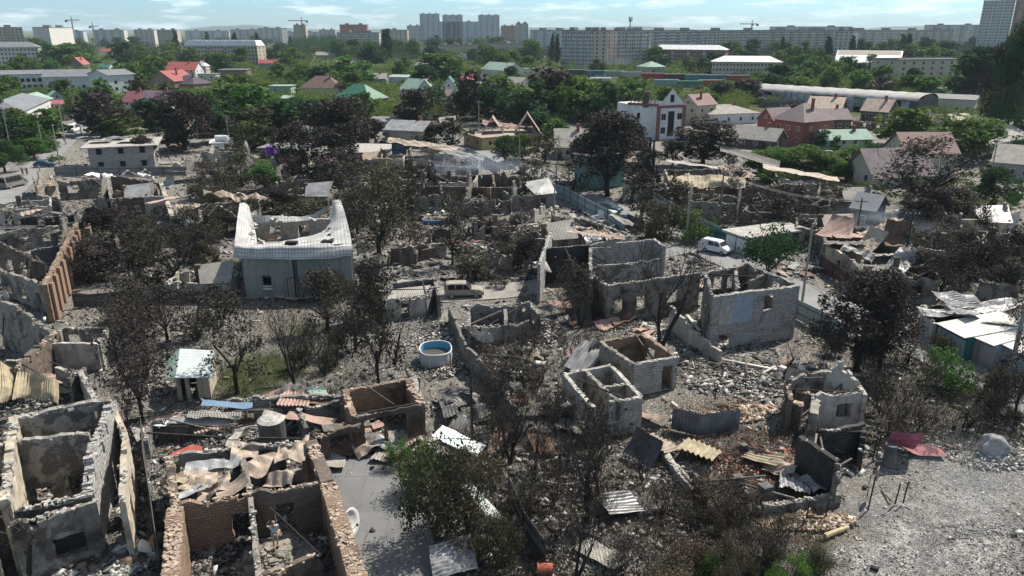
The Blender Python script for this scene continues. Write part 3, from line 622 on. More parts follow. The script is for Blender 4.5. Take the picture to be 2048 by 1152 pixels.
KINDS_T = {   # kind -> (prototype, leaf colour, bark, name, plain words)
    'green': ('round', 'green', bark, 'leafy_tree', 'green leafy tree'), 'bright': ('round', 'bright', bark, 'leafy_tree', 'bright green leafy tree'), 'dark': ('round', 'dark', bark, 'leafy_tree', 'dark green leafy tree'),
    'poplar': ('poplar', 'dark', bark, 'poplar_tree', 'slender dark poplar tree'), 'scorch': ('round', 'scorch', bark_b, 'scorched_tree', 'scorched tree with brown black leaves'), 'singed': ('singed', 'scorch', bark_b, 'scorched_tree', 'thinned scorched tree with dark withered leaves'),
    'olive': ('singed', 'olive', bark_b, 'singed_tree', 'singed tree with sparse olive leaves'), 'bare': ('bare', 'scorch', bark_b, 'bare_tree', 'burnt bare black tree'), 'scrub': ('scrub', 'brown', bark_b, 'burnt_shrub', 'burnt leafless shrub with thin stems'),
    'brown': ('bush', 'brown', bark_b, 'withered_bush', 'withered brown bush'), 'bush': ('bush', 'green', bark, 'green_bush', 'leafy green bush'), 'obush': ('bush', 'olive', bark_b, 'singed_bush', 'singed bush with dull olive leaves'), 'dbush': ('bush', 'dark', bark, 'dark_bush', 'dark green bush')}
def tree(px, py, hpx, wpx, kind, label=None, var=None, rot=None, world=None, hw=None, auto=None, keep=False, lean=0):
    p = world if world is not None else G(px, py); s = P(p)[2] / F
    h, wd = hw if hw else (hpx * s / max(.5, math.cos(math.atan2(CAMH, p.y))), wpx * s)
    pk, lf, bk, nm, wordz = KINDS_T[kind]; dist = P(p)[2]
    fine = 2 if (hpx or 0) > 105 or dist < 62 else 1 if dist < 190 else 0
    var = var if var is not None else rnd.randrange(5)
    if auto is None: auto = wordz
    t = root(nm, (p.x, p.y, 0), label, 'shrub' if 'bush' in nm or 'shrub' in nm else 'tree', None, None if label else auto, world=False, rz=rnd.uniform(0, 6.28) if rot is None else rot)
    t.scale = (wd, wd, h)
    if lean: t.rotation_euler[1] = lean
    t['group'] = {'leafy_tree': 'leafy trees', 'poplar_tree': 'poplar trees', 'scorched_tree': 'scorched trees', 'singed_tree': 'singed trees', 'bare_tree': 'bare burnt trees', 'burnt_shrub': 'burnt shrubs', 'withered_bush': 'withered bushes', 'green_bush': 'green bushes', 'singed_bush': 'singed bushes', 'dark_bush': 'dark bushes'}[nm]
    for pn, me in proto(pk, var, fine): link(pn, tmesh(me, LF[lf] if pn == 'crown' else bk), None, t)
    TREES.append((p.x, p.y, max(wd, .5)))
    q = P(p); q2 = P((p.x, p.y, h))
    return t
# ------------------------------------------------------------------ fences, poles, vehicles, people
def fence(pts, h, m, label, post=3.0, name='fence', cat='fence', lm=None, pm=None, ragged=0, t=.04, group=None, zt=True):
    q = [G(x, y, 0) for x, y in pts]; c = sum(q, Vector()) / len(q); r = root(name, c, label, cat, group, lm=lm); pm = pm or steel
    for i in range(len(q) - 1):
        a, b = q[i], q[i + 1]; mb = MB()
        if ragged: wall_mb(mb, a, b, h, t, ragged=ragged, seed=i, cell=.8)
        else: mb.beam((a.x, a.y, h / 2 + .03), (b.x, b.y, h / 2 + .03), t, h)
        mb.build('panel', m, r); Ln = (b - a).length; k = max(1, int(Ln / post)); d = (b - a).normalized(); n = Vector((-d.y, d.x, 0)) * (t / 2 + .05)
        for j in range(k + 1):
            if i and j == 0: continue
            p = a.lerp(b, j / k) - n; MB().box((p.x, p.y, h / 2 + .08), (.08, .08, h + .16)).build('post', pm, r)
        for z in (.35, .8): MB().beam((a.x - n.x, a.y - n.y, h * z), (b.x - n.x, b.y - n.y, h * z), .05).build('rail', pm, r)
    return r
POLES = {}
def pole(px, py, h, label=None, auto='concrete utility pole', lean=(0, 0), arm=True, lamp=False, m=None, key=None, r0=.16, lm=None):
    p = G(px, py); r = root('utility_pole', p, label, 'utility pole', 'utility poles', None if label else auto, lm, world=False); m = m or pole_con
    MB().tube([(0, 0, -.3), (0, 0, h)], [r0, r0 * .6], 8).build('mast', m, r)
    if arm:
        MB().box((0, 0, h - .5), (1.8, .1, .1)).build('crossarm', steel, r)
        for x in (-.8, -.3, .3, .8): MB().tube([(x, 0, h - .45), (x, 0, h - .25)], [.05, .04], 6).build('insulator', frame_w, r)
    if lamp:
        MB().tube([(0, 0, h - .3), (.5, -.3, h + .25), (1.3, -.8, h + .3)], .04, 6).build('bracket', steel, r); MB().box((1.5, -.95, h + .3), (.6, .28, .14), rz=-.5).build('lamp_head', frame_w, r)
    r.rotation_euler = (lean[0], lean[1], rnd.uniform(-.5, .5)); POLES[key or (px, py)] = p + Vector((0, 0, h - .4)); return r
def wires(a, b, label, n=2, sag=1.1, auto=None):
    A, B = POLES[a], POLES[b]; d = (B - A).normalized(); s = Vector((-d.y, d.x, 0)); mb = MB()
    for k in range(n):
        off = s * ((k - (n - 1) / 2) * .7); pts = []
        for i in range(13): f = i / 12; p = A.lerp(B, f) + off; p.z -= sag * 4 * f * (1 - f); pts.append(p)
        mb.tube(pts, .018, 3, cap=False)
    o = mb.build('power_line', steel); tag(o, label, 'power line', 'overhead power lines'); return o
def car(px, py, yaw, paint, label, kind='car', burnt=False, scale=1.0, lm=None, cat=None, name=None, z=0):
    """modelled along +x (nose); three profiles"""
    g = G(px, py); r = root(name or {'van': 'delivery_van', 'suv': 'suv_wreck' if burnt else 'suv', 'car': 'parked_car', 'bus': 'minibus'}[kind], g + Vector((0, 0, z)), label, cat or {'bus': 'minibus'}.get(kind, kind), 'vehicles', lm=lm, world=False, rz=R(yaw))
    r.scale = (scale,) * 3
    prof = {'van': dict(L=4.3, W=1.8, body=[(-2.15, .35), (-2.15, 1.0), (-2.12, 1.75), (-1.9, 1.85), (.45, 1.86), (.75, 1.78), (1.3, 1.18), (1.95, 1.0), (2.15, .8), (2.15, .35)], belt=1.12, g0=(-1.95, 1.0)),
            'suv': dict(L=4.6, W=1.8, body=[(-2.3, .38), (-2.3, 1.0), (-2.1, 1.7), (-1.7, 1.78), (.2, 1.78), (.95, 1.12), (1.9, 1.02), (2.25, .85), (2.3, .38)], belt=1.08, g0=(-1.9, .8)),
            'bus': dict(L=5.4, W=2.0, body=[(-2.7, .35), (-2.7, 1.2), (-2.65, 2.3), (-2.4, 2.45), (1.2, 2.45), (1.5, 2.3), (2.05, 1.35), (2.6, 1.15), (2.7, .9), (2.7, .35)], belt=1.35, g0=(-2.4, 1.5)),
            'car': dict(L=4.3, W=1.75, body=[(-2.15, .3), (-2.15, .85), (-2.0, 1.0), (-1.45, 1.42), (-.9, 1.48), (.05, 1.46), (.85, .98), (1.8, .86), (2.12, .7), (2.15, .3)], belt=.95, g0=(-1.6, .7))}[kind]
    W = prof['W'] / 2; belt = prof['belt']; bp = prof['body']; n = len(bp); vs = []
    def hw(z): return W * (1.0 if z <= belt else 1 - .2 * (z - belt) / .8)
    for s in (-1, 1):
        for x, z in bp: vs.append((x * (0.985 if abs(z - .35) < .1 else 1), s * hw(z), z))
    fs = [tuple(range(n)), tuple(range(2 * n - 1, n - 1, -1))] + [(i, n + i, n + (i + 1) % n, (i + 1) % n) for i in range(n)]
    bm = bmesh.new(); bv = [bm.verts.new(v) for v in vs]
    for f in fs: bm.faces.new([bv[i] for i in f])
    bmesh.ops.recalc_face_normals(bm, faces=bm.faces); bmesh.ops.bevel(bm, geom=[e for e in bm.edges], offset=.06, segments=2, affect='EDGES')
    me = bpy.data.meshes.new('body'); bm.to_mesh(me); bm.free(); body = link('body', me, paint, r)
    roofz = max(z for _, z in bp); gm_ = hole if burnt else glass
    x0, x1 = prof['g0']; zt = roofz - .13; nw = {'van': 3, 'suv': 3, 'bus': 4, 'car': 2}[kind]
    for s in (-1, 1):
        for k in range(nw):
            a, b = x0 + (x1 - x0) * k / nw + .05, x0 + (x1 - x0) * (k + 1) / nw - .04
            if kind == 'van' and k == 0 and not burnt: continue
            a2, b2 = (a + (.3 if k == 0 and kind in ('car',) else .04)), (b - (.45 if k == nw - 1 else 0))
            q = [(a, s * (hw(belt + .04) + .012), belt + .04), (b, s * (hw(belt + .04) + .012), belt + .04), (b2, s * (hw(zt) + .012), zt), (a2, s * (hw(zt) + .012), zt)]
            MB().slab(q if s > 0 else q[::-1], -.02).build('side_window', gm_, r)
    # windscreen and rear window lie on the sloping faces
    def pane(i, j, nm, sh=.1):
        (xa, za), (xb, zb) = bp[i], bp[j]; nx, nz = (zb - za), -(xb - xa); l = math.hypot(nx, nz); nx, nz = -nx / l * .025, -nz / l * .025
        if nx * (1 if nm == 'windscreen' else -1) < 0: nx, nz = -nx, -nz
        ax, az = xa + (xb - xa) * sh, za + (zb - za) * sh; bx, bz = xb + (xa - xb) * sh, zb + (za - zb) * sh
        q = [(ax + nx, -hw(az) * .88, az + nz), (ax + nx, hw(az) * .88, az + nz), (bx + nx, hw(bz) * .88, bz + nz), (bx + nx, -hw(bz) * .88, bz + nz)]
        MB().slab(q, .015).build(nm, gm_, r)
    wi = {'van': 5, 'suv': 4, 'bus': 5, 'car': 5}[kind]; pane(wi, wi + 1, 'windscreen'); pane({'car': 2}.get(kind, 1), {'car': 3}.get(kind, 2), 'rear_window', .12)
    for sx in (-1, 1):
        for s in (-1, 1):
            wz = .33; ty = MB().tube([(sx * prof['L'] * .31, s * (W - .24), wz), (sx * prof['L'] * .31, s * (W + .02), wz)], .34 if not burnt else .26, 16).build('wheel', steel if not burnt else tin_rust, r)
            MB().tube([(sx * prof['L'] * .31, s * (W + .02), wz), (sx * prof['L'] * .31, s * (W + .045), wz)], .2, 12).build('rim', tin_grey, ty)
    for s in (-1, 1):
        if not burnt:
            MB().box((prof['L'] / 2 + .0, s * W * .72, .78), (.08, .32, .16)).build('headlight', frame_w, r); MB().box((-prof['L'] / 2, s * W * .82, .95), (.06, .16, .34)).build('tail_light', R_red, r)
            MB().box((x1 + .1, s * (W + .1), belt + .08), (.1, .2, .16)).build('wing_mirror', paint, r)
    MB().box((prof['L'] / 2, 0, .45), (.12, W * 1.8, .2)).build('bumper', steel if not burnt else tin_rust, r)
    return r
def skin_person(name, joints, edges, radii, m, parent, rootv=0):
    me = bpy.data.meshes.new(name); me.from_pydata(joints, edges, []); me.update(); o = link(name, me, m, parent)
    md = o.modifiers.new('skin', 'SKIN'); me.skin_vertices if hasattr(me, 'skin_vertices') else None
    if not me.skin_vertices: 
        bm = bmesh.new(); bm.from_mesh(me); bm.verts.layers.skin.verify(); bm.to_mesh(me); bm.free()
    for i, rr_ in enumerate(radii):
        s = me.skin_vertices[0].data[i]; s.radius = rr_ if isinstance(rr_, tuple) else (rr_, rr_); s.use_root = (i == rootv)
    sb = o.modifiers.new('sub', 'SUBSURF'); sb.levels = 2; sb.render_levels = 2; return o
skin_m = mat('skin', (0.42, 0.25, 0.18), bump=0, rough=0.6); hair_m = mat('hair', (0.2, 0.19, 0.18), bump=0); shirt_w = mat('light blue shirt', (0.55, 0.62, 0.7), (0.35, 0.48, 0.66), 3.0, bump=0); shorts_m = mat('beige shorts', (0.42, 0.37, 0.31), bump=0)
dark_cl = mat('dark clothes', (0.03, 0.032, 0.04), bump=0); green_cl = mat('green clothes', (0.04, 0.22, 0.12), bump=0)
def person(loc, yaw, label, arm_up=False, top=shirt_w, low=shorts_m, h=1.76, fingers=False, hat=False):
    r = root('person', loc, label, 'person', None, world=False, rz=R(yaw)); k = h / 1.76; r.scale = (k,) * 3
    # y forward, x to the person's right; one continuous body
    J = [(0, 0, .95), (0, .0, 1.15), (0, .01, 1.38), (0, .01, 1.5), (0, .04, 1.58), (0, .05, 1.68), (0, .035, 1.74)]
    Rr = [(.15, .1), (.14, .1), (.15, .1), (.055, .055), (.07, .08), (.085, .095), (.05, .06)]
    E = [(0, 1), (1, 2), (2, 3), (3, 4), (4, 5), (5, 6)]
    def add(par, pts, rs):
        for p, q in zip(pts, rs): J.append(p); Rr.append((q, q) if not isinstance(q, tuple) else q); E.append((par, len(J) - 1)); par = len(J) - 1
        return par
    for s in (-1, 1):
        st = .1 if s > 0 else -.04
        add(0, [(s * .1, 0, .88), (s * .11, st * .5 + .02, .5), (s * .11, st, .1), (s * .115, st + .14, .04)], [.095, .062, .042, (.045, .03)])
    if arm_up: hR = add(2, [(.19, .01, 1.43), (.4, .08, 1.55), (.3, .14, 1.8), (.24, .17, 1.87)], [.062, .047, .034, .035])
    else: hR = add(2, [(.19, .01, 1.42), (.24, -.02, 1.15), (.25, .1, .92), (.25, .14, .85)], [.062, .045, .034, .035])
    hL = add(2, [(-.19, .01, 1.42), (-.25, -.03, 1.15), (-.2, .16, 1.0), (-.16, .22, .98)], [.062, .045, .034, .035])
    body = skin_person('body', J, E, Rr, skin_m, r)
    for hand, dirv, sx in ((hR, Vector((-.5, .2, .8)) if arm_up else Vector((0, .5, -.85)), 1), (hL, Vector((.4, .8, -.2)), -1)):
        b = Vector(J[hand]); dirv.normalize(); sd_ = dirv.cross(Vector((0, 0, 1))).normalized()
        fj = [tuple(b)]; fe = []; fr = [.028]
        for q in range(4):
            o0 = sd_ * ((q - 1.5) * .02); l = (.07, .08, .075, .06)[q]; p1 = b + dirv * .05 + o0; p2 = p1 + dirv * l * .6; p3 = p2 + dirv * l * .35 + Vector((0, 0, -.015)); n0 = len(fj)
            fj += [tuple(p1), tuple(p2), tuple(p3)]; fe += [(0, n0), (n0, n0 + 1), (n0 + 1, n0 + 2)]; fr += [.011, .009, .008]
        p1 = b + sd_ * .04 * sx + dirv * .02; p2 = p1 + (sd_ * sx * .5 + dirv).normalized() * .045; n0 = len(fj); fj += [tuple(p1), tuple(p2)]; fe += [(0, n0), (n0, n0 + 1)]; fr += [.013, .01]
        skin_person('hand', fj, fe, fr, skin_m, body)
    # clothing
    tj = [(0, 0, .93), (0, 0, 1.15), (0, .01, 1.38), (0, .01, 1.45)]; te = [(0, 1), (1, 2), (2, 3)]; tr = [(.175, .125), (.165, .12), (.175, .12), (.08, .075)]
    for s in (-1, 1):
        n0 = len(tj)
        if s > 0 and arm_up: tj += [(.2, .01, 1.43), (.31, .05, 1.5)]
        else: tj += [(s * .2, .01, 1.42), (s * .235, -.01, 1.26)]
        te += [(2, n0), (n0, n0 + 1)]; tr += [(.078, .078), (.068, .068)]
    skin_person('shirt', tj, te, tr, top, r)
    sj = [(0, 0, .95)]; se = []; sr = [(.165, .125)]
    for s in (-1, 1):
        n0 = len(sj); st = .1 if s > 0 else -.04; zz = .5 if low is shorts_m else .12
        sj += [(s * .1, 0, .86), (s * .11, st * (.5 if zz > .3 else 1), zz)]; se += [(0, n0), (n0, n0 + 1)]; sr += [(.115, .11), (.085 if zz > .3 else .06,) * 2]
    skin_person('shorts' if low is shorts_m else 'trousers', sj, se, sr, low, r)
    hb = MB()
    for i in range(5):
        a = i / 4 * 1.5; hb.v += [(math.cos(t) * .105 * math.cos(a), math.sin(t) * .115 * math.cos(a) + .035, 1.69 + .085 * math.sin(a)) for t in [6.2832 * q / 12 for q in range(12)]]
    for i in range(4):
        for q in range(12): hb.f.append((i * 12 + q, i * 12 + (q + 1) % 12, (i + 1) * 12 + (q + 1) % 12, (i + 1) * 12 + q))
    hb.f.append(tuple(range(48, 60))); hb.build('hair', hair_m, body, smooth=True)
    fb = MB().box((0, .145, 1.64), (.03, .03, .045)); fb.build('nose', skin_m, body)
    for s in (-1, 1): MB().box((s * .035, .132, 1.665), (.025, .015, .012)).build('eye', hole, body); MB().box((s * .095, .04, 1.65), (.02, .04, .06)).build('ear', skin_m, body)
    MB().box((0, .135, 1.6), (.05, .015, .012)).build('mouth', tin_pink, body)
    for s in (-1, 1): st = .1 if s > 0 else -.04; MB().box((s * .115, st + .07, .035), (.1, .27, .07)).build('shoe', dark_cl, r)
    return r
# ------------------------------------------------------------------ ground, roads, fields
def axis(a, b, fine, far, g=1.07):
    v = list(np.arange(a, b + fine, fine)); s = fine
    while v[-1] < far[1]: s *= g; v.append(v[-1] + s)
    s = fine
    while v[0] > far[0]: s *= g; v.insert(0, v[0] - s)
    return np.array(v)
gx = axis(-90, 90, 0.8, (-9000, 9000)); gy = axis(24, 180, 0.8, (-300, 12000))
X, Y = np.meshgrid(gx, gy); nx, ny = len(gx), len(gy)
Zg = -0.10 + 0.05 * np.sin(X * .9 + np.sin(Y * .7)) + 0.045 * np.sin(Y * 1.1 + np.sin(X * .5) * 2); Zg = np.minimum(Zg, -0.004)
Zg[(Y > 190) | (np.abs(X) > 100)] = -0.03
V = np.stack([X, Y, Zg], -1).reshape(-1, 3)
idx = np.arange(nx * ny).reshape(ny, nx); Fc = np.stack([idx[:-1, :-1], idx[:-1, 1:], idx[1:, 1:], idx[1:, :-1]], -1).reshape(-1, 4)
gme = mesh_np('ground', V, Fc)
# r = green grass, g = pale ash, b = dry yellow grass and soil
def blobs(lst):
    out = np.zeros(len(V))
    for px, py, rx, ry, s in lst:
        c = G(px, py); ex = G(px + rx, py); rxm = abs(ex.x - c.x); rym = abs(G(px, py - ry).y - G(px, py + ry).y) / 2
        out = np.maximum(out, s * np.clip(1.35 - np.sqrt(((V[:, 0] - c.x) / rxm) ** 2 + ((V[:, 1] - c.y) / rym) ** 2), 0, 1))
    return np.clip(out, 0, 1)
gr = blobs([(515, 745, 110, 56, 1), (600, 665, 110, 40, .6), (690, 620, 80, 30, .35), (30, 310, 60, 45, .9), (15, 415, 35, 16, .8), (460, 525, 60, 18, .7), (760, 300, 70, 20, .3), (1650, 320, 130, 45, .9), (1780, 400, 60, 25, .6), (1930, 400, 150, 22, .8), (1420, 470, 60, 25, .9), (860, 455, 40, 14, .6), (1880, 760, 120, 40, .5), (1120, 330, 90, 30, .5),
             (1090, 940, 70, 60, .3), (1500, 1110, 200, 50, .45), (930, 505, 120, 22, .35), (300, 520, 120, 20, .3), (1250, 420, 30, 10, .6)])
far = np.clip((V[:, 1] - 235) / 60, 0, 1); gr = np.maximum(gr, far)
as_ = blobs([(1850, 1090, 330, 120, 1), (1900, 1000, 220, 60, .6), (1480, 740, 190, 60, .95), (1400, 660, 120, 45, .95), (180, 1100, 140, 70, .85), (930, 860, 120, 50, .6), (860, 640, 60, 50, .8), (620, 590, 130, 14, .8), (980, 450, 150, 50, .5), (1180, 1090, 120, 50, .75), (1380, 640, 60, 40, .8), (1080, 640, 100, 50, .6), (1980, 880, 120, 50, .2), (500, 1080, 120, 80, .5), (1680, 620, 60, 20, .5)])
dr = blobs([(1620, 1060, 170, 35, .9), (560, 640, 150, 60, .5), (1080, 1000, 140, 60, .7), (1540, 890, 130, 60, .5), (830, 470, 90, 30, .6), (1150, 840, 80, 40, .4), (760, 350, 200, 30, .5), (330, 370, 200, 40, .4), (1000, 560, 80, 25, .5), (1650, 690, 70, 30, .6)])
at = gme.attributes.new('zone', 'FLOAT_COLOR', 'POINT'); cc = np.ones((len(V), 4), dtype=np.float32); cc[:, 0] = gr; cc[:, 1] = as_; cc[:, 2] = dr; at.data.foreach_set('color', cc.ravel())
gm = bpy.data.materials.new('burnt ground'); gm.use_nodes = True; nt = gm.node_tree; L = nt.links.new; b = nt.nodes['Principled BSDF']; b.inputs['Roughness'].default_value = 0.95; b.inputs['Specular IOR Level'].default_value = 0.1
tc = N(nt, 'ShaderNodeTexCoord'); zn = N(nt, 'ShaderNodeAttribute'); zn.attribute_name = 'zone'; sp = N(nt, 'ShaderNodeSeparateColor'); L(zn.outputs['Color'], sp.inputs[0])
def gnoise(sc, det=8, ro=.65, di=0):
    n = N(nt, 'ShaderNodeTexNoise'); n.inputs['Scale'].default_value = sc; n.inputs['Detail'].default_value = det; n.inputs['Roughness'].default_value = ro; n.inputs['Distortion'].default_value = di; L(tc.outputs['Object'], n.inputs['Vector']); return n.outputs[0]
def gramp(x, a, c, d0=0, d1=1):
    m = N(nt, 'ShaderNodeMapRange'); m.inputs[1].default_value = a; m.inputs[2].default_value = c; m.inputs[3].default_value = d0; m.inputs[4].default_value = d1; L(x, m.inputs[0]); return m.outputs[0]
def gmix(f, a, c):
    m = N(nt, 'ShaderNodeMixRGB'); L(f, m.inputs[0])
    for i, q in ((1, a), (2, c)):
        if isinstance(q, tuple): m.inputs[i].default_value = rgb(q)
        else: L(q, m.inputs[i])
    return m.outputs[0]
def gmath(op, a, c):
    m = N(nt, 'ShaderNodeMath', operation=op)
    for i, q in ((0, a), (1, c)):
        if isinstance(q, (int, float)): m.inputs[i].default_value = q
        else: L(q, m.inputs[i])
    return m.outputs[0]
n1, n2, n3, n4 = gnoise(.22, 8, .7, .6), gnoise(1.6, 8, .75, .4), gnoise(7, 4, .8), gnoise(.6, 6, .7, 1.2)
base = gmix(gramp(n2, .38, .62), (0.06, 0.058, 0.054), (0.2, 0.188, 0.17))
base = gmix(gramp(n1, .45, .7), base, (0.2, 0.185, 0.16))
base = gmix(gramp(n3, .53, .61), base, (0.46, 0.445, 0.42))
am = gramp(gmath('ADD', gmath('MULTIPLY', n4, 1.1), sp.outputs[1]), .95, 1.35)
n5 = gnoise(2.4, 9, .85, 1.4); ash_c = gmix(gramp(n5, .45, .54), (0.07, 0.07, 0.07), (0.50, 0.485, 0.46)); ash_c = gmix(gramp(n3, .5, .66), ash_c, (.5, .49, .47)); ash_c = gmix(gramp(n1, .43, .58, .88, 0), ash_c, (0.1, 0.1, 0.098)); n6 = gnoise(14, 3, .8); ash_c = gmix(gramp(n6, .58, .66, 0, .8), ash_c, (.74, .72, .69)); ash_c = gmix(gramp(n6, .34, .42, .8, 0), ash_c, (.04, .04, .04))
base = gmix(am, base, ash_c)
dm = gramp(gmath('ADD', gmath('MULTIPLY', n2, 1.1), sp.outputs[2]), .95, 1.4)
base = gmix(dm, base, gmix(gramp(n3, .35, .65), (0.09, 0.075, 0.05), (0.24, 0.20, 0.14)))
grm = gramp(gmath('ADD', gmath('MULTIPLY', n4, 1.0), sp.outputs[0]), .9, 1.25)
base = gmix(grm, base, gmix(gramp(n2, .35, .65), (0.035, 0.05, 0.02), (0.095, 0.105, 0.048)))
L(base, b.inputs['Base Color']); bp = N(nt, 'ShaderNodeBump'); bp.inputs['Strength'].default_value = .8; bp.inputs['Distance'].default_value = .16; L(gmath('ADD', n2, gmath('ADD', n3, n5)), bp.inputs['Height']); L(bp.outputs[0], b.inputs['Normal'])
ground = link('ground', gme, gm); tag(ground, kind='structure', label='burnt ash strewn ground with patches of grass')
EXCL = []      # world polygons kept clear of loose debris and trees
def strip(name, pts, w, m, label, z=0.02, kerb=None):
    q = [G(x, y) for x, y in pts]; Lf, Rt = [], []
    for i, p in enumerate(q):
        d = (q[min(i + 1, len(q) - 1)] - q[max(i - 1, 0)]).normalized(); n = Vector((-d.y, d.x, 0)) * (w / 2); Lf.append(p + n); Rt.append(p - n)
    mb = MB()
    for i in range(len(q) - 1):
        mb.add([(Lf[i].x, Lf[i].y, z), (Rt[i].x, Rt[i].y, z), (Rt[i + 1].x, Rt[i + 1].y, z), (Lf[i + 1].x, Lf[i + 1].y, z)], [(0, 1, 2, 3)]); EXCL.append([(p.x, p.y) for p in (Lf[i], Rt[i], Rt[i + 1], Lf[i + 1])])
    mb.f = [f if (Vector(mb.v[f[1]]) - Vector(mb.v[f[0]])).cross(Vector(mb.v[f[2]]) - Vector(mb.v[f[0]])).z > 0 else f[::-1] for f in mb.f]
    o = mb.build(name, m); tag(o, label, kind='structure')
    if kerb:
        for S in (Lf, Rt):
            kb = MB()
            for i in range(len(q) - 1): kb.beam((S[i].x, S[i].y, .05), (S[i + 1].x, S[i + 1].y, .05), .18, .14)
            k = kb.build('kerb', concrete); tag(k, kind='structure', label='low concrete kerb along the road edge')
    return q
def pad(name, pts, m, label, z=0.03):
    q = [G(x, y) for x, y in pts]; EXCL.append([(p.x, p.y) for p in q]); mb = MB(); mb.prism([(p.x, p.y) for p in q][::1], -0.02, z); o = mb.build(name, m)
    bm = bmesh.new(); bm.from_mesh(o.data); bmesh.ops.recalc_face_normals(bm, faces=bm.faces); bm.to_mesh(o.data); bm.free(); tag(o, label, kind='structure'); return o
strip('road', [(-60, 480), (20, 385), (70, 335), (115, 300), (150, 262), (172, 232), (186, 205), (195, 180)], 5.2, asphalt, 'grey asphalt street running away on the left', kerb=1)
strip('pavement', [(-60, 372), (10, 342), (52, 312), (90, 282), (118, 262)], 1.3, concrete, 'narrow footpath in the grass beside the street', z=.03)
strip('road', [(860, 282), (935, 300), (1040, 330), (1140, 375), (1215, 412), (1290, 446), (1380, 485), (1440, 512), (1530, 552), (1640, 600), (1760, 655), (1880, 710), (1990, 765), (2120, 830)], 5.6, asphalt, 'grey lane running down to the lower right past the parked cars', z=.024)
strip('dirt_lane', [(780, 570), (900, 590), (1000, 583), (1090, 570)], 5, mat('pale dirt', (0.30, 0.285, 0.26), (0.18, 0.17, 0.155), .6, bump=.2), 'pale dirt lane with the burnt wreck', z=.016)
pad('driveway', [(640, 925), (790, 905), (800, 960), (860, 1060), (900, 1180), (735, 1180)], mat('driveway concrete', (0.175, 0.178, 0.18), (0.13, 0.132, 0.134), .35, brick=(2.4, 2.0, (0.16, 0.163, 0.165)), mortar=(0.06, 0.06, 0.06), soot=.3, sootsc=.3, sootcol=(0.07, 0.072, 0.076), bump=.1), 'square jointed concrete driveway between the ruin and the bushes')
pad('forecourt', [(1370, 480), (1460, 470), (1560, 560), (1500, 560)], asphalt, 'asphalt apron where the white van stands', z=.034)
pad('forecourt', [(1900, 735), (1990, 770), (1950, 760), (1915, 750)], concrete, 'concrete apron before the white garages')
# ------------------------------------------------------------------ hills on the horizon
mb = MB(); pts = []
for i in range(121):
    x = -7000 + i * 14000 / 120; h = 42 + 26 * math.sin(i * .21) + 18 * math.sin(i * .53 + 1) + 7 * math.sin(i * 1.7); pts.append((x, 8200 + 300 * math.sin(i * .3), max(12, h * .8)))
for j, (dy, k) in enumerate(((-900, 0), (-450, .7), (0, 1), (700, 0))):
    for (x, y, h) in pts: mb.v.append((x, y + dy, -2 + h * k))
for j in range(3):
    for i in range(120): mb.f.append((j * 121 + i, j * 121 + i + 1, (j + 1) * 121 + i + 1, (j + 1) * 121 + i))
o = mb.build('hills', mat('wooded hills', (0.03, 0.05, 0.03), (0.05, 0.07, 0.04), .01, bump=0), smooth=True); tag(o, kind='structure', label='low wooded hills along the horizon')
# ------------------------------------------------------------------ skyline and middle distance buildings
glass_b = mat('bluish glazing', (0.10, 0.13, 0.16), rough=.3, bump=0)
# left group
block(76, 115, 126, 107, 16, 10, W_panw, 'pale nine storey block with white balconies far left behind the long low block', 'nine storey block far left', cols=34, sidecols=0, ph=W_wht)
block(-60, 116, 56, 114, 14, 10, W_panb, 'beige nine storey block cut by the left photo edge', 'beige block at the left edge', cols=14, ph=W_panb)
block(-40, 141, 84, 139, 13, 5, W_panw, 'long pale five storey block with a pitched grey roof at the left edge', 'long five storey block at the left', cols=16, balc_every=0, tower=0)
house(-60, 197, 92, 193, 13, 10.2, 'gable', 1.5, W_wht, R_gry, 'long white three storey building with black window holes and grey roof', 'building', 'white three storey row', cols=13, rows=3, side=2, pm=hole, fm=steel, ww=1.6, wh=1.6)
house(92, 194, 183, 192, 15, 9.0, 'gable', 2.8, W_wht, R_gry, 'white hall with dark band and wide grey roof joined to the white row', 'building', 'white hall with grey roof', cols=4, rows=2, side=0, pm=hole, fm=steel, ww=1.4)
house(183, 194, 224, 199, 12, 10.4, 'gable', 2.0, W_wht, R_gry, 'narrow white gabled wing at the near end of the white hall', 'building', 'white gabled wing', ridge='v', cols=1, rows=3, side=2, pm=hole, fm=steel)
house(-50, 262, 18, 232, 14, 5.5, 'hip', 3.0, W_wht, R_gry, 'white house with slate blue hip roof at the left edge', 'house', 'slate hip roofed house at the left edge', cols=4, rows=2)
house(18, 232, 52, 222, 10, 4.4, 'gable', 2.4, W_crm, R_pgrn, 'cream house with pale green roof beside the slate hip roof', 'house', 'pale green roofed cream house', ridge='u', cols=2)
house(98, 212, 136, 210, 9, 3, 'gable', 2.6, W_grn, R_pgrn, 'small pale green gabled house behind the street trees', 'house', 'small pale green gabled house', ridge='v', cols=1)
house(108, 224, 158, 222, 9, 2.8, 'shed', .8, W_wht, R_red, 'low white shed with red roof beside the street van', 'shed', 'low red roofed shed by the street', cols=3)
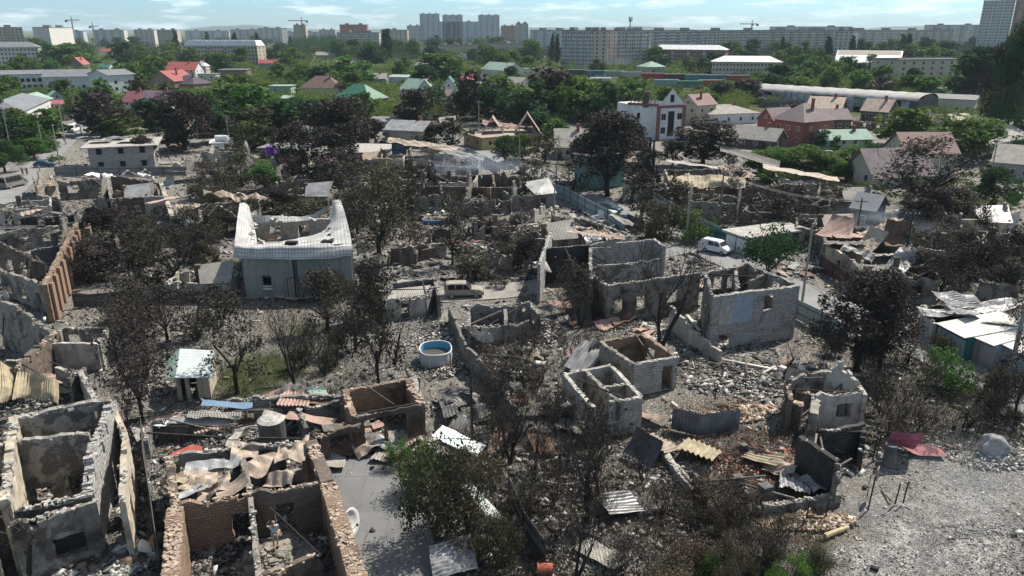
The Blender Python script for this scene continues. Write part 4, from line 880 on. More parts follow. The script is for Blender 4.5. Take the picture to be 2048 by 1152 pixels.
# yellow mansard and other large ones
r = block(372, 131, 518, 132, 16, 5, W_panb, 'beige brick five storey building with bright white mansard roof and gables', 'beige building with white mansard', cols=22, balc_every=5, tower=0, parapet=.3)
A, B = G(372, 131), G(518, 132); c = Vector(r.location); d = (B - A).normalized(); n = Vector((-d.y, d.x, 0)); mb = MB(); Ln = (B - A).length; H0 = 16.3
q = [A - c, B - c, B + n * 16 - c, A + n * 16 - c]; ins = [q[0] + (d + n) * 2.4, q[1] + (n - d) * 2.4, q[2] - (d + n) * 2.4, q[3] + (d - n) * 2.4]
mb.add([(p.x, p.y, H0) for p in q] + [(p.x, p.y, H0 + 4.6) for p in ins], [(0, 1, 5, 4), (1, 2, 6, 5), (2, 3, 7, 6), (3, 0, 4, 7), (4, 5, 6, 7)]); mb.build('roof', R_wht, r, off=(0, 0, 0))
for k in range(8):
    p = q[0] + d * (Ln * (k + .5) / 8) + n * 1.4; wd = 5 if k % 3 == 1 else 3; g = MB().add([(p.x - wd / 2, p.y, H0), (p.x + wd / 2, p.y, H0), (p.x, p.y, H0 + 4.2), (p.x - wd / 2, p.y + 3.4, H0), (p.x + wd / 2, p.y + 3.4, H0), (p.x, p.y + 3.4, H0 + 4.2)], [(0, 1, 2), (5, 4, 3), (1, 4, 5, 2), (0, 2, 5, 3)]); g.build('dormer', W_panb if k % 2 else R_wht, r, off=(0, 0, 0))
# far left horizon blocks
fb = [(190, 92, 252, 92, 9, W_panw), (272, 93, 312, 93, 9, W_panw), (318, 94, 358, 94, 9, W_panb), (372, 82, 460, 82, 8, W_blu), (462, 84, 520, 84, 9, W_pan), (518, 86, 566, 87, 10, W_panw), (590, 90, 614, 90, 12, W_panb), (640, 84, 672, 84, 9, W_panb), (815, 84, 842, 84, 12, W_panw), (1002, 84, 1032, 84, 12, W_pano), (110, 88, 170, 88, 8, W_blu), (560, 82, 640, 82, 7, W_pan), (1540, 88, 1700, 88, 11, W_pan), (1850, 90, 1960, 90, 12, W_pan)]
what = ['pale block behind the poplars far left', 'white balconied far block beside the beige one', 'beige far block with white balconies', 'long blue grey far block over the mansard roof', 'grey far block over the mansard roof end', 'pale stepped far block beyond the red roofed house', 'narrow beige far block under the crane', 'low beige far block beside the wooded hill', 'pale far block just left of the tall towers', 'orange and white far block right of the tall towers', 'blue grey far block under the left crane', 'long low far block on the horizon', 'grey far block behind the right row', 'grey far block next to the tall corner tower']
for (a, y, b_, y2, s, m), t in zip(fb, what): block(a, y, b_, y2, 14, s, m, t, cols=12, balc_every=3, tower=2, sidecols=0, gm=glass_b)
# three towers and their link
for (a, b_, s, t) in ((841, 880, 21, 'left of the three tall blue grey towers on the skyline'), (886, 926, 20, 'middle one of the three tall blue grey skyline towers'), (957, 999, 20, 'rightmost of the three tall blue grey skyline towers')):
    block(a, 84, b_, 84, 22, s, W_blu, t, t[:24] if 0 else None, cols=11, balc_every=3, tower=3, gm=glass_b, towerm=W_blu, cat='tower block')
    LAND.append(('tall skyline towers', (a + b_) / 2, 84, ''))
block(880, 84, 957, 84, 16, 15, W_blu, 'lower blue grey link block between the tall skyline towers', cols=20, balc_every=4, tower=2, gm=glass_b)
block(682, 92, 736, 92, 16, 12, W_pano, 'orange and grey stepped block rising behind the wooded hill', 'orange stepped block', cols=12, tower=2, gm=glass_b)
block(676, 108, 760, 108, 16, 8, W_pan, 'long grey block in front of the orange stepped block', 'long grey block', cols=18)
block(763, 98, 816, 98, 16, 9, W_panb, 'plain brown windowless block left of the tall towers', 'plain brown block', cols=6, balc_every=0, tower=1)
block(868, 108, 955, 108, 18, 3, W_panb, 'low wide brown building with white roof under the towers', 'low brown building under the towers', cols=16, balc_every=0, tower=1)
block(958, 110, 1052, 112, 18, 4, W_panb, 'brown four storey building with pale roof right of the towers', 'brown four storey building', cols=16, balc_every=0, tower=1)
block(1031, 100, 1056, 100, 14, 12, W_panw, 'slim pale block with stepped top right of the towers', 'slim pale block', cols=7)
# right row of nine storey blocks
block(1060, 106, 1126, 110, 14, 9, W_blu, 'blue grey nine storey block at the left end of the long row', 'left end of the long block row', cols=14)
block(1122, 134, 1185, 136, 14, 9, W_pan, 'nearest grey nine storey block with blue and white balconies beside two poplars', 'grey block beside two poplars', cols=16, balc_every=3, ph=W_blu)
block(1186, 136, 1212, 136, 14, 9, W_panb, 'blank beige end wall wing of the nearest grey block', 'blank beige end wall', cols=2, balc_every=0)
block(1212, 116, 1262, 118, 14, 9, W_pan, 'recessed grey nine storey block under the phone mast', 'grey block under the mast', cols=10)
block(1232, 134, 1298, 132, 14, 9, W_pan, 'grey nine storey block with dark loggias right of the phone mast', 'grey block right of the mast', cols=14, balc_every=3, ph=W_panw)
block(1298, 122, 1400, 118, 14, 9, W_pan, 'long grey nine storey block behind the red brick four storey house', 'long grey block', cols=24, balc_every=5)
block(1400, 116, 1530, 114, 14, 9, W_pan, 'long grey nine storey block with light blue mural panel', 'grey block with blue panel', cols=30, balc_every=4, ph=W_panw)
block(1530, 114, 1662, 112, 14, 9, W_pan, 'weathered grey nine storey block right of the blue panel block', 'weathered grey block', cols=30, balc_every=4)
block(1662, 122, 1700, 123, 14, 9, W_pan, 'blank grey end wall block seen above the bright roof glint', 'blank grey end wall', cols=4, balc_every=0)
block(1695, 112, 1800, 108, 14, 9, W_pan, 'dark grey nine storey block behind the poplars at right', 'dark grey block behind poplars', cols=24, balc_every=4, ph=W_panw)
block(1800, 106, 1900, 104, 14, 9, W_pan, 'last grey nine storey block of the row before the corner tower', 'last grey block of the row', cols=24, balc_every=4)
# corner tower at the right edge
block(1946, 116, 2008, 117, 22, 19, W_panw, 'very tall pale tower with white balconies at the right photo edge', 'pale corner tower', cols=9, balc_every=3, tower=0, ph=W_wht, cat='tower block')
block(2009, 117, 2110, 119, 22, 19, W_pano, 'very tall orange brick tower wing at the right photo edge', 'orange tower wing', cols=12, balc_every=2, tower=0, ph=W_wht, cat='tower block')
# red brick four storeys, cream three storeys, beige hall
r = block(1298, 133, 1448, 136, 14, 4, mat('dull red brick facade', (0.26, 0.17, 0.15), (0.2, 0.13, 0.12), .1, bump=.05), 'dull red brick four storey house with bright white roof and blue balconies', 'brick house with bright white roof', cols=24, balc_every=5, tower=0, parapet=.3, ph=W_blu)
house(1296, 119.5, 1450, 121, 1, .2, 'flat', .1, W_wht, R_wht, None, keep=False, cols=0, side=0) if 0 else None
def roof_on(x0, y0, x1, y1, depth, h, rh, m, parent):
    A, B = G(x0, y0), G(x1, y1); c = Vector(parent.location); d = (B - A).normalized(); n = Vector((-d.y, d.x, 0)); o = .8
    q = [A - d * o - n * o, B + d * o - n * o, B + d * o + n * (depth + o), A - d * o + n * (depth + o)]; hd = depth / 2 + o; e, f = (q[0] + q[3]) / 2 + d * hd, (q[1] + q[2]) / 2 - d * hd
    v = [(p.x - c.x, p.y - c.y, h) for p in q] + [(e.x - c.x, e.y - c.y, h + rh), (f.x - c.x, f.y - c.y, h + rh)]
    MB().add(v, [(0, 1, 5, 4), (1, 2, 5), (2, 3, 4, 5), (3, 0, 4), (3, 2, 1, 0)]).build('roof', m, parent, off=(0, 0, 0))
roof_on(1298, 133, 1448, 136, 14, 14.0, 3.6, R_wht, r)
r = block(1422, 158, 1560, 160, 14, 3, W_crm, 'cream three storey building with pale metal hip roof near the railway', 'cream three storey building', cols=20, balc_every=0, tower=0, parapet=.3); roof_on(1422, 158, 1560, 160, 14, 10.6, 3.4, R_wht, r)
roof_on(-40, 141, 84, 139, 13, 16.6, 4, R_gry, bpy.data.objects['apartment_block.002'])
house(1295, 153, 1330, 152, 14, 6, 'hip', 3.5, W_grn, R_pgrn, 'pale green house with green hip roof by the railway', 'house', 'pale green railway house', cols=4, rows=2)
r = block(1792, 170, 1960, 166, 22, 4, W_panb, 'beige industrial hall with flat light roof behind the warehouse', 'beige industrial hall', cols=9, balc_every=0, tower=0, sh=3.0)
house(1668, 143, 1795, 146, 14, 6.5, 'shed', 8.2, W_panb, mat('glaring metal roof', (0.9, 0.9, 0.9), rough=.28, metal=.9, bump=0), 'low hall whose polished metal roof glares in the sun', 'hall', 'glaring metal roof', cols=10, over=1, side=0)
house(1045, 150, 1110, 150, 9, 4, 'flat', .3, W_panw, concrete, 'low pale railway shed left of the dark wagons', 'shed', 'pale railway shed', cols=6)
house(1200, 136, 1262, 134, 12, 6, 'flat', .3, W_panw, concrete, 'pale two storey annex among bright trees by the railway', 'building', 'pale annex', cols=8, rows=2)
# warehouse with torn cladding
def warehouse():
    A, B = G(1492, 205), G(1832, 232); c = (A + B) / 2; r = root('warehouse', c, 'long burnt warehouse with curved white roof and torn bluish cladding', 'warehouse', lm='long burnt warehouse'); d = (B - A); Ln = d.length; d.normalize(); n = Vector((-d.y, d.x, 0))
    rb = MB(); K = 10; D = 18
    for i in range(41):
        for k in range(K + 1):
            a = math.pi * k / K; p = A - c + d * (Ln * i / 40) + n * (D / 2 - math.cos(a) * D / 2); rb.v.append((p.x, p.y, 5.2 + math.sin(a) * 2.3 + .12 * math.sin(i * 1.9 + k)))
    for i in range(40):
        for k in range(K): rb.f.append((i * (K + 1) + k, (i + 1) * (K + 1) + k, (i + 1) * (K + 1) + k + 1, i * (K + 1) + k + 1))
    rb.build('roof', M_('dusty white warehouse roof', (0.4, 0.4, 0.39), (0.24, 0.235, 0.23), sc=.3, corr=.8, bump=.2), r, smooth=True, off=(0, 0, 0))
    pm = [M_('blue torn cladding', (0.14, 0.19, 0.24), (0.42, 0.45, 0.47), sc=.5, soot=.3, corr=.4), M_('dark cladding', (0.05, 0.065, 0.08), sc=.5, soot=.3)]
    rr = random.Random(5)
    for i in range(24):
        f0, f1 = i / 24, (i + 1) / 24; p, q = A - c + d * Ln * f0, A - c + d * Ln * f1; tp = 5.2 - rr.choice([0, 0, .3, 1.4]); bt = rr.choice([0, 0, .6, 1.8]); off = n * rr.uniform(-.5, .1)
        MB().slab([(p.x + .1, p.y, bt), (q.x - .1, q.y, bt), (q.x - .1 + off.x, q.y + off.y, tp), (p.x + .1 + off.x, p.y + off.y, tp)], .06).build('cladding_panel', rr.choice([pm[0], pm[0], pm[1], tin_grey]), r, off=(0, 0, 0))
        MB().box((p.x, p.y, 2.6), (.25, .25, 5.2)).build('column', concrete, r, off=(0, 0, 0))
    bk = A - c + n * D; bk2 = B - c + n * D; MB().beam((bk.x, bk.y, 2.6), (bk2.x, bk2.y, 2.6), .2, 5.2).build('rear_wall', tin_black, r, off=(0, 0, 0))
    gb = B - c; MB().slab([(gb.x, gb.y, 0), (gb.x + n.x * D, gb.y + n.y * D, 0), (gb.x + n.x * D, gb.y + n.y * D, 5.2), (gb.x + n.x * D * .5, gb.y + n.y * D * .5, 7.5), (gb.x, gb.y, 5.2)], .2).build('gable_wall', tin_black, r, off=(0, 0, 0))
    for i in range(12): p, s = A.lerp(B, i / 12), A.lerp(B, (i + 1) / 12); keep_pts([p + Vector((0, 0, 2.5)), s, p + Vector((0, 0, 9)), s + Vector((0, 0, 9))], 0)
warehouse()
KEEP += [(1548, 262, 1648, 326, 185), (1258, 240, 1370, 320, 200)] + [(1495 + i * 34, 178 + i * 2, 1529 + i * 34, 250 + i * 4, 280) for i in range(10)]
house(1838, 222, 1945, 228, 10, 5, 'shed', 1, W_pan, concrete, 'soot stained low depot wall right of the warehouse', 'depot', 'sooty depot', cols=5, burnt=True)
# ------------------------------------------------------------------ middle distance houses
HS = [
 (140, 143, 168, 143, 10, 5, 'gable', 5, W_brn, R_red, 'v', 'brown gabled house with bright red roof slope left of centre distance', 'brown gable with bright red slope'),
 (197, 143, 219, 143, 8, 3, 'gable', 2.4, W_wht, R_grn, 'u', 'small house with emerald green roof beside the bright red slope', 'emerald roofed small house'),
 (199, 108, 222, 108, 9, 3.5, 'gable', 2.4, W_wht, R_red, 'u', 'distant small white house with red roof among the far left trees', 'distant red roofed white house'),
 (332, 158, 392, 158, 14, 5.5, 'gable', 4.5, W_wht, R_red, 'u', 'white house with long red roof and grey front gable', 'long red roofed white house'),
 (392, 155, 414, 155, 7, 7, 'hip', 3.5, W_crm, R_wht, 'u', 'narrow cream tower house with pale pyramid roof', 'narrow cream tower house'),
 (396, 160, 432, 160, 8, 3.4, 'flat', .3, W_wht, concrete, 'u', 'low white garage block beside the pyramid roof', 'low white garage block'),
 (438, 158, 494, 158, 10, 5.5, 'flat', .3, W_brn, concrete, 'u', 'unfinished brown flat topped building beneath the mansard block', 'unfinished flat topped building'),
 (302, 186, 352, 188, 14, 6, 'gable', 4.6, W_brn, R_red, 'v', 'large brown gabled house with red roof before the dark violet roof', 'large brown gable with red roof'),
 (340, 186, 390, 188, 12, 4.5, 'hip', 4, W_brn, R_dk, 'u', 'house with dark violet hip roof next to the brown gable', 'dark violet hip roof'),
 (250, 232, 282, 232, 11, 5, 'gable', 3.2, W_wht, R_mar, 'u', 'pinkish walled house end with maroon red roof behind the white van trees', 'maroon roofed house end'),
 (281, 234, 345, 235, 11, 5.2, 'gable', 3.6, W_crm, M_('dusky purple roof', (0.16, 0.11, 0.14), corr=.35, bump=.15, sc=.4), 'u', 'long house with dusky purple roof and cream wall', 'dusky purple roofed house'),
 (518, 140, 558, 140, 9, 5, 'gable', 2.4, W_gry, R_red, 'u', 'small house with vivid red roof at the mansard building end', 'vivid red roofed small house'),
 (560, 210, 580, 210, 7, 2.6, 'shed', .6, W_gry, R_pgrn, 'u', 'low shed with flat pale green roof left of the brown tile house', 'low pale green shed'),
 (540, 188, 582, 188, 9, 3.6, 'flat', .4, W_grn, R_pgrn, 'u', 'pale green boxy house left of the brown tile house', 'boxy pale green house'),
 (602, 195, 680, 195, 12, 4.2, 'hip', 5.2, W_crm, R_brn, 'u', 'wide house with brown tiled hip roof and small dormers', 'brown tiled hip house'),
 (666, 214, 738, 218, 13, 3.4, 'hip', 5.6, brick_red, R_grn, 'u', 'brick house with broad dark green pyramid roof', 'green pyramid roofed brick house'),
 (632, 118, 674, 118, 10, 4, 'gable', 3, W_gry, slate, 'u', 'grey roofed house in front of the wooded hill', 'grey roofed house by the hill'),
 (690, 134, 724, 132, 10, 4, 'gable', 3, W_gry, slate, 'v', 'grey slate roofed house right of the wooded hill', 'grey slate house'),
 (828, 142, 886, 142, 11, 4.2, 'hip', 3.6, W_wht, R_pnk, 'u', 'house with wide faded rose roof below the skyline towers', 'wide rose roofed house'),
 (730, 168, 772, 168, 9, 3, 'gable', 2.6, W_gry, slate, 'u', 'low house with light slate roof in the centre distance', 'light slate roofed low house'),
 (774, 165, 815, 166, 9, 3.2, 'shed', .8, W_blu, R_pgrn, 'u', 'shed with pale blue green roof in the centre distance', 'pale blue green roofed shed'),
 (800, 197, 838, 200, 12, 4.2, 'gable', 4.4, W_wht, R_pgrn, 'u', 'white house with green roof slopes left of the twin gables', 'white house with green slopes'),
 (836, 200, 866, 200, 10, 4.8, 'gable', 3.8, W_wht, R_pgrn, 'v', 'white gable front with green roof beside the burnt tree', 'white gable with green roof'),
 (882, 196, 914, 196, 10, 4.8, 'gable', 4.4, W_wht, R_grn, 'v', 'second white gable front with dark green roof', 'second white gable'),
 (850, 218, 902, 218, 9, 4, 'gable', 3.2, W_brn, R_mauve, 'u', 'brown house with dull mauve roof in front of the twin gables', 'dull mauve roofed house'),
 (912, 170, 952, 172, 10, 3.4, 'gable', 2.6, W_wht, M_('coral roof', (0.5, 0.18, 0.15), corr=.35, bump=.15, sc=.4), 'u', 'low house with coral red roof left of the burnt green roof', 'coral roofed low house'),
 (962, 152, 1012, 156, 15, 4.6, 'gable', 4.4, W_wht, R_pgrn, 'u', 'white house with broad pale green roof and open burnt gable', 'broad pale green roofed house'),
 (1002, 178, 1040, 180, 10, 3, 'gable', 3, W_wht, slate, 'u', 'low house with pale grey roof right of the coral roof', 'pale grey roofed low house'),
 (1106, 165, 1140, 165, 9, 3, 'gable', 2.6, W_wht, slate, 'u', 'small ash roofed house before the railway wagons', 'small ash roofed house'),
 (910, 118, 935, 118, 8, 3, 'gable', 2.6, W_wht, R_gry, 'v', 'tiny white gabled house under the brown building', 'tiny white gabled house'),
 (1420, 250, 1516, 246, 14, 3.4, 'hip', 2.4, W_wht, slate, 'u', 'white bungalow with broad ash grey slate roof left of the red brick house', 'white bungalow with slate roof'),
 (1448, 292, 1548, 302, 8, 2.6, 'gable', 2.6, brick_br, slate, 'u', 'brown brick bungalow with pale slate roof before the red brick house', 'brown brick bungalow'),
 (1652, 298, 1742, 296, 8, 2.4, 'gable', 2.0, W_grn, R_pgrn, 'u', 'house with pale torn green roof right of the red brick house', 'pale torn green roof'),
 (1640, 262, 1700, 262, 10, 3.6, 'gable', 2.6, brick_br, R_mauve, 'u', 'low house with mauve tile roof behind the torn green roof', 'low mauve tile roof'),
 (1610, 238, 1678, 242, 12, 4, 'gable', 3.4, brick_br, tin_beige, 'u', 'scorched brown house with beige roof in front of the warehouse', 'scorched beige roofed house'),
 (1720, 240, 1772, 244, 10, 3.4, 'gable', 3.6, brick_br, tin_beige, 'u', 'burnt house with torn beige roof in front of the warehouse end', 'torn beige roofed house'),
 (1355, 245, 1392, 250, 9, 6.4, 'gable', 3, plaster_cream, R_pnk, 'v', 'scorched cream house with rose roof right of the white three storey house', 'scorched cream gable'),
 (1980, 355, 2090, 365, 12, 3.4, 'gable', 3, W_gry, slate, 'u', 'grey house with pale roof cut by the right photo edge', 'grey house at the right edge'),
 (1960, 318, 2060, 300, 12, 3.4, 'gable', 2.4, W_gry, slate, 'u', 'long low grey slate roof behind the right edge trees', 'long low slate roof'),
 (770, 292, 845, 296, 10, 4.4, 'gable', 2, plaster_lt, tin_grey, 'u', 'white walled burnt house with sagging grey roof in mid scene', 'white house with sagging grey roof'),
 (425, 312, 466, 310, 8, 3, 'flat', .3, W_wht, R_wht, 'u', 'small white flat roofed hut with white tank', 'small white flat hut'),
 (520, 320, 596, 322, 8, 2.8, 'flat', .3, plaster, concrete, 'u', 'low burnt garage with flat roof carrying a purple tank', 'low garage with purple tank'),
 (420, 276, 476, 272, 9, 3.4, 'gable', 2.4, W_gry, R_red, 'u', 'burnt out house with faded red roof behind the scorched trees', 'faded red roof behind scorched trees'),
 (598, 290, 650, 292, 8, 3, 'shed', .8, plaster, tin_black, 'u', 'sooty shed with dark roof behind the big scorched tree', 'sooty dark shed'),
 (1112, 318, 1175, 318, 10, 3, 'gable', 3.6, plaster_lt, slate, 'u', 'burnt house with whitish slate roof left of the tall green wall', 'whitish slate roofed burnt house'),
 (740, 262, 800, 262, 8, 2.8, 'shed', .6, W_grn, concrete, 'u', 'low pale green fence house behind the burnt mid trees', 'low pale green annex'),
]
for (x0, y0, x1, y1, dp, h, rf, rh, wm, rm, rg, lb, lm) in HS:
    big = (x1 - x0) > 50
    house(x0, y0, x1, y1, dp, h, rf, rh, wm, rm, lb, 'house', lm, ridge=rg, cols=4 if big else 2, rows=2 if h > 4.9 else 1, side=2, chim=1 if rf in ('gable', 'hip') and (x0 % 3) else 0, door=big, burnt='burnt' in lb)
# white three storey house with gable and brown corner strips
def tall_white():
    A, B = G(1314, 280), G(1364, 277); c = (A + B) / 2; d = (B - A); Ln = d.length; d.normalize(); n = Vector((-d.y, d.x, 0)); r = root('white_house', c, 'tall white three storey house with brown trims, open gable window and burnt roof', 'house', lm='tall white three storey house')
    W2 = 15; H = 9.6; q = [A - c, B - c, B - c + n * W2, A - c + n * W2]; mb = MB(); up = lambda p, z: (p.x, p.y, z); e = (q[0] + q[1]) / 2
    mb.add([up(p, 0) for p in q] + [up(p, H) for p in q] + [up(e, H + 4.6)], [(0, 1, 5, 8, 4), (1, 2, 6, 5), (2, 3, 7, 6), (3, 0, 4, 7)])
    L2 = q[0] - d * 1.2 + n * 1; L3 = q[3] - d * 13 
    mb.build('wall', W_wht, r, off=(0, 0, 0))
    MB().add([up(q[0] + n * .3, 0), up(q[0] - d * 5.5 + n * 8, 0), up(q[0] - d * 5.5 + n * 14, 0), up(q[3], 0), up(q[0] + n * .3, H), up(q[0] - d * 5.5 + n * 8, H), up(q[0] - d * 5.5 + n * 14, H), up(q[3], H)], [(0, 4, 5, 1), (1, 5, 6, 2), (2, 6, 7, 3), (4, 7, 6, 5)]).build('wing', W_wht, r, off=(0, 0, 0))
    tr = M_('brown trim', (0.20, 0.10, 0.085), bump=0)
    for p in (q[0], q[1]): MB().box((p.x, p.y, H / 2), (.9, .9, H)).build('corner_trim', tr, r, off=(0, 0, 0))
    MB().beam(up(q[0] - n * .06, H - .4), up(q[1] - n * .06, H - .4), .3, .7).beam(up(q[0] + n * .2, H + .1), up(q[0] - d * 5.5 + n * 7.9, H + .1), .5, .7).build('band', tr, r, off=(0, 0, 0))
    def w_(f, z, w, h, m=hole, nm='window'): put(pane_mesh(m), nm, r, facade_M(q[0] + d * (Ln * f) - n * .05, d, z), (w, 1, h))
    w_(.5, 4.4, 2.2, 7.6, mat('black stair glazing', (0.012, 0.014, 0.02), rough=.25, bump=0), 'stair_window')
    for f in (.2, .83):
        for z in (2.6, 6.4): 
            fr = put(fr_mesh(), 'window', r, facade_M(q[0] + d * (Ln * f) - n * .03, d, z), (1.7, 1, 2)); link('pane', pane_mesh(hole), None, fr)
    w_(.5, H + 1.8, 1.3, 2.2)
    D2 = (d * 5.5 - n * 7.7).normalized(); o2 = Vector((D2.y, -D2.x, 0))
    for z in (2.0, 6.4): put(pane_mesh(hole), 'window', r, facade_M(q[0] - d * 3.4 + n * 5.1 + o2 * .08, D2, z), (1.0, 1, 1.9))
    MB().prism([(p.x, p.y) for p in (q[0] + n * .8, q[0] - d * 5.1 + n * 8.2, q[0] - d * 5.1 + n * 13.6, q[3])], H - .5, H - .25).build('burnt_floor', char, r, off=(0, 0, 0))
    rb = MB()
    for k in range(7): p = q[0] - d * (k * .7) + n * (3 + k); rb.beam(up(p, H), up(p + d * 3 + n * 2, H + 2.4 + .5 * math.sin(k * 3)), .2)
    rb.build('charred_rafter', char, r, off=(0, 0, 0)); MB().box((*(q[0] - d * 2.2 + n * 3.5).xy, H + 1.5), (1.6, 1.2, 4.4)).build('chimney', brick_br, r, off=(0, 0, 0)); keep_pts([A, B, A + Vector((-12, 0, 14)), B + Vector((0, 0, 14))])
tall_white()
# red brick two storey house, hip roof
r = house(1544, 284, 1602, 293, 12, 6.4, 'hip', 4.4, brick_red, R_mauve, 'two storey red brick house with mauve tiled hip roof and tall chimney', 'house', 'red brick two storey house', cols=3, rows=2, chim=1, over=.9)
house(1512, 272, 1544, 277, 9, 5.2, 'gable', 3.0, brick_red, R_mauve, 'lower red brick wing on the near side of the red brick house', 'house', 'red brick wing', ridge='v', cols=1, rows=1)
# rose roofed house behind the bare tree
house(1745, 376, 1862, 370, 9, 2.6, 'gable', 4.4, W_crm, R_mauve, 'wide house with steep mauve roof behind the bare black tree', 'house', 'wide mauve roofed house', cols=4, over=.8)
house(1805, 352, 1908, 352, 10, 5.0, 'gable', 3.6, W_crm, R_pnk, 'taller cream house end with faded rose roof behind the mauve roof', 'house', 'taller rose roofed house', cols=3, rows=2)
house(1697, 360, 1742, 370, 9, 3, 'gable', 3.4, M_('dark maroon boards', (0.07, 0.03, 0.035), bump=.1), R_gry, 'dark maroon gabled annex with white framed window', 'annex', 'maroon gabled annex', ridge='v', cols=1, ww=2.2, wh=1.5, side=1)
house(1700, 455, 1742, 462, 5.5, 3.4, 'gable', 1.8, mat('sooty blue boards', (0.10, 0.12, 0.14), (0.06, 0.065, 0.075), .8, bump=.2), R_gry, 'small blue grey gabled garden house with ribbed grey roof in smoke', 'garden house', 'small garden house in smoke', cols=1, side=2, ridge='u', over=.5)
# garage with the van in front
r = house(1448, 496, 1490, 512, 11, 2.5, 'flat', .3, brick_br, ash_top, 'low row garage with flat ash covered roof beside the white van', 'garage', 'flat garage by the white van', cols=0, side=0, over=.4)
for f in (.3, .78): A, B = G(1448, 496), G(1490, 512); c = Vector(r.location); d = (B - A).normalized(); put(pane_mesh(W_wht), 'door', r, facade_M(A.lerp(B, f) - c - Vector((-d.y, d.x, 0)) * .03, d, 1.15), (2.1, 1, 2.3))
# railway wagons
def wagon(px, py, kind, m, label):
    p = G(px, py); keep_pts([p + Vector((x, 0, z)) for x in (-6, 6) for z in (1, 4.5)], 0); r = root('railway_wagon', p, label, 'railway wagon', 'railway wagons', world=False, lm=None); MB().box((0, 0, 1.1), (13.4, 2.6, .3)).build('underframe', steel, r)
    if kind == 'tank': MB().tube([(-6.2, 0, 2.7), (-5.9, 0, 2.7), (5.9, 0, 2.7), (6.2, 0, 2.7)], [.9, 1.45, 1.45, .9], 14).build('tank', m, r)
    else:
        t = .6 if kind == 'hopper' else 0; mb = MB(); mb.add([(-6.4 + 1.6 * (t > 0), -1.4, 1.3), (6.4 - 1.6 * (t > 0), -1.4, 1.3), (6.4 - 1.6 * (t > 0), 1.4, 1.3), (-6.4 + 1.6 * (t > 0), 1.4, 1.3), (-6.6, -1.55, 4.2), (6.6, -1.55, 4.2), (6.6, 1.55, 4.2), (-6.6, 1.55, 4.2)], [(0, 1, 5, 4), (1, 2, 6, 5), (2, 3, 7, 6), (3, 0, 4, 7), (4, 5, 6, 7)]); mb.build('hopper_body' if t else 'box_body', m, r)
        rb = MB(); [rb.box((-6 + k * 1.5, -1.56, 2.8), (.14, .1, 2.6)) for k in range(9)]; rb.build('side_rib', m, r)
        MB().box((0, 0, 4.35), (13.2, 2.2, .3)).build('roof', m if kind == 'open' else tin_grey, r)
    for x in (-4.6, 4.6):
        bo = MB().box((x, 0, .6), (2.4, 2.2, .4)).build('bogie', steel, r)
        for q in (-.9, .9):
            for s in (-1, 1): MB().tube([(x + q, s * .8, .48), (x + q, s * .95, .48)], .46, 12).build('wheel', steel, bo)
c_ = lambda n, c: M_(n, c, bump=.1, sc=.6)
wg = [(1110, 152, 'hopper', c_('teal wagon', (0.05, 0.13, 0.16)), 'dark teal hopper wagon at the left end of the train'), (1152, 153, 'hopper', c_('dark green wagon', (0.04, 0.09, 0.07)), 'dark green hopper wagon, second from the left'), (1190, 155, 'hopper', c_('blue wagon', (0.03, 0.16, 0.24)), 'blue hopper wagon between dark green and pale wagons'),
 (1228, 156, 'hopper', c_('pale green wagon', (0.25, 0.3, 0.26)), 'pale green hopper wagon right of the blue one'), (1262, 158, 'hopper', c_('pale grey wagon', (0.36, 0.39, 0.38)), 'pale grey hopper wagon left of the red wagons'), (1304, 161, 'box', c_('red wagon', (0.35, 0.04, 0.05)), 'bright red box wagon in the middle of the train'), (1348, 163, 'box', c_('maroon wagon', (0.11, 0.045, 0.045)), 'dark maroon box wagon right of the bright red one'),
 (1392, 164, 'box', c_('turquoise wagon', (0.06, 0.24, 0.26)), 'turquoise box wagon right of the maroon one'), (1434, 165, 'box', c_('sea blue wagon', (0.08, 0.2, 0.25)), 'sea blue box wagon near the cream building'), (1476, 166, 'box', c_('rust wagon', (0.28, 0.1, 0.05)), 'rusty brown box wagon near the warehouse'), (1200, 169, 'tank', c_('grey tank', (0.4, 0.41, 0.42)), 'light grey tank wagon on the near track'), (1332, 176, 'open', c_('pale teal wagon', (0.22, 0.36, 0.34)), 'pale teal flat wagon on the near track'), (1378, 179, 'open', c_('mid green wagon', (0.1, 0.22, 0.17)), 'mid green flat wagon on the near track'), (1420, 177, 'box', c_('orange brown wagon', (0.33, 0.12, 0.06)), 'orange brown box wagon on the near track'),
 (1864, 196, 'hopper', c_('aqua wagon', (0.2, 0.42, 0.43)), 'aqua hopper wagon just right of the warehouse'), (1932, 198, 'hopper', c_('slate blue wagon', (0.18, 0.28, 0.36)), 'slate blue hopper wagon at the right edge of the tracks')]
for a in wg: wagon(*a)
# cranes, mast, chimneys
def crane(px, py, ytop, jib, back, label, m=None):
    p = G(px, py); s = P(p)[2] / F; H = (py - ytop) * s * 1.02; m = m or c_('crane grey', (0.25, 0.22, 0.2)); r = root('tower_crane', p, label, 'crane', 'tower cranes', world=False)
    MB().box((0, 0, H / 2), (2, 2, H)).build('mast', m, r); j = jib * s; b_ = back * s; MB().beam((-abs(b_) * (1 if jib > 0 else -1), 0, H), (j, 0, H), 1.6).build('jib', m, r); MB().box((-b_ * .9 * (1 if jib > 0 else -1), 0, H - 2), (4, 3, 4)).build('counterweight', concrete, r); MB().beam((0, 0, H), (0, 0, H + 7), 1.2).build('tower_head', m, r)
    MB().box((1.5, -1.5, H - 2), (2.4, 2.4, 2.6)).build('cab', frame_w, r)
crane(152, 90, 44, 16, 12, 'grey tower crane standing above the far left trees'); crane(192, 90, 55, 12, 6, 'small dark tower crane right of the tallest left crane'); crane(607, 90, 45, -26, 12, 'pale red tower crane with long jib left of the orange block', c_('crane red', (0.4, 0.2, 0.16))); crane(1500, 90, 51, -24, 12, 'faint tower crane on the skyline above the grey row')
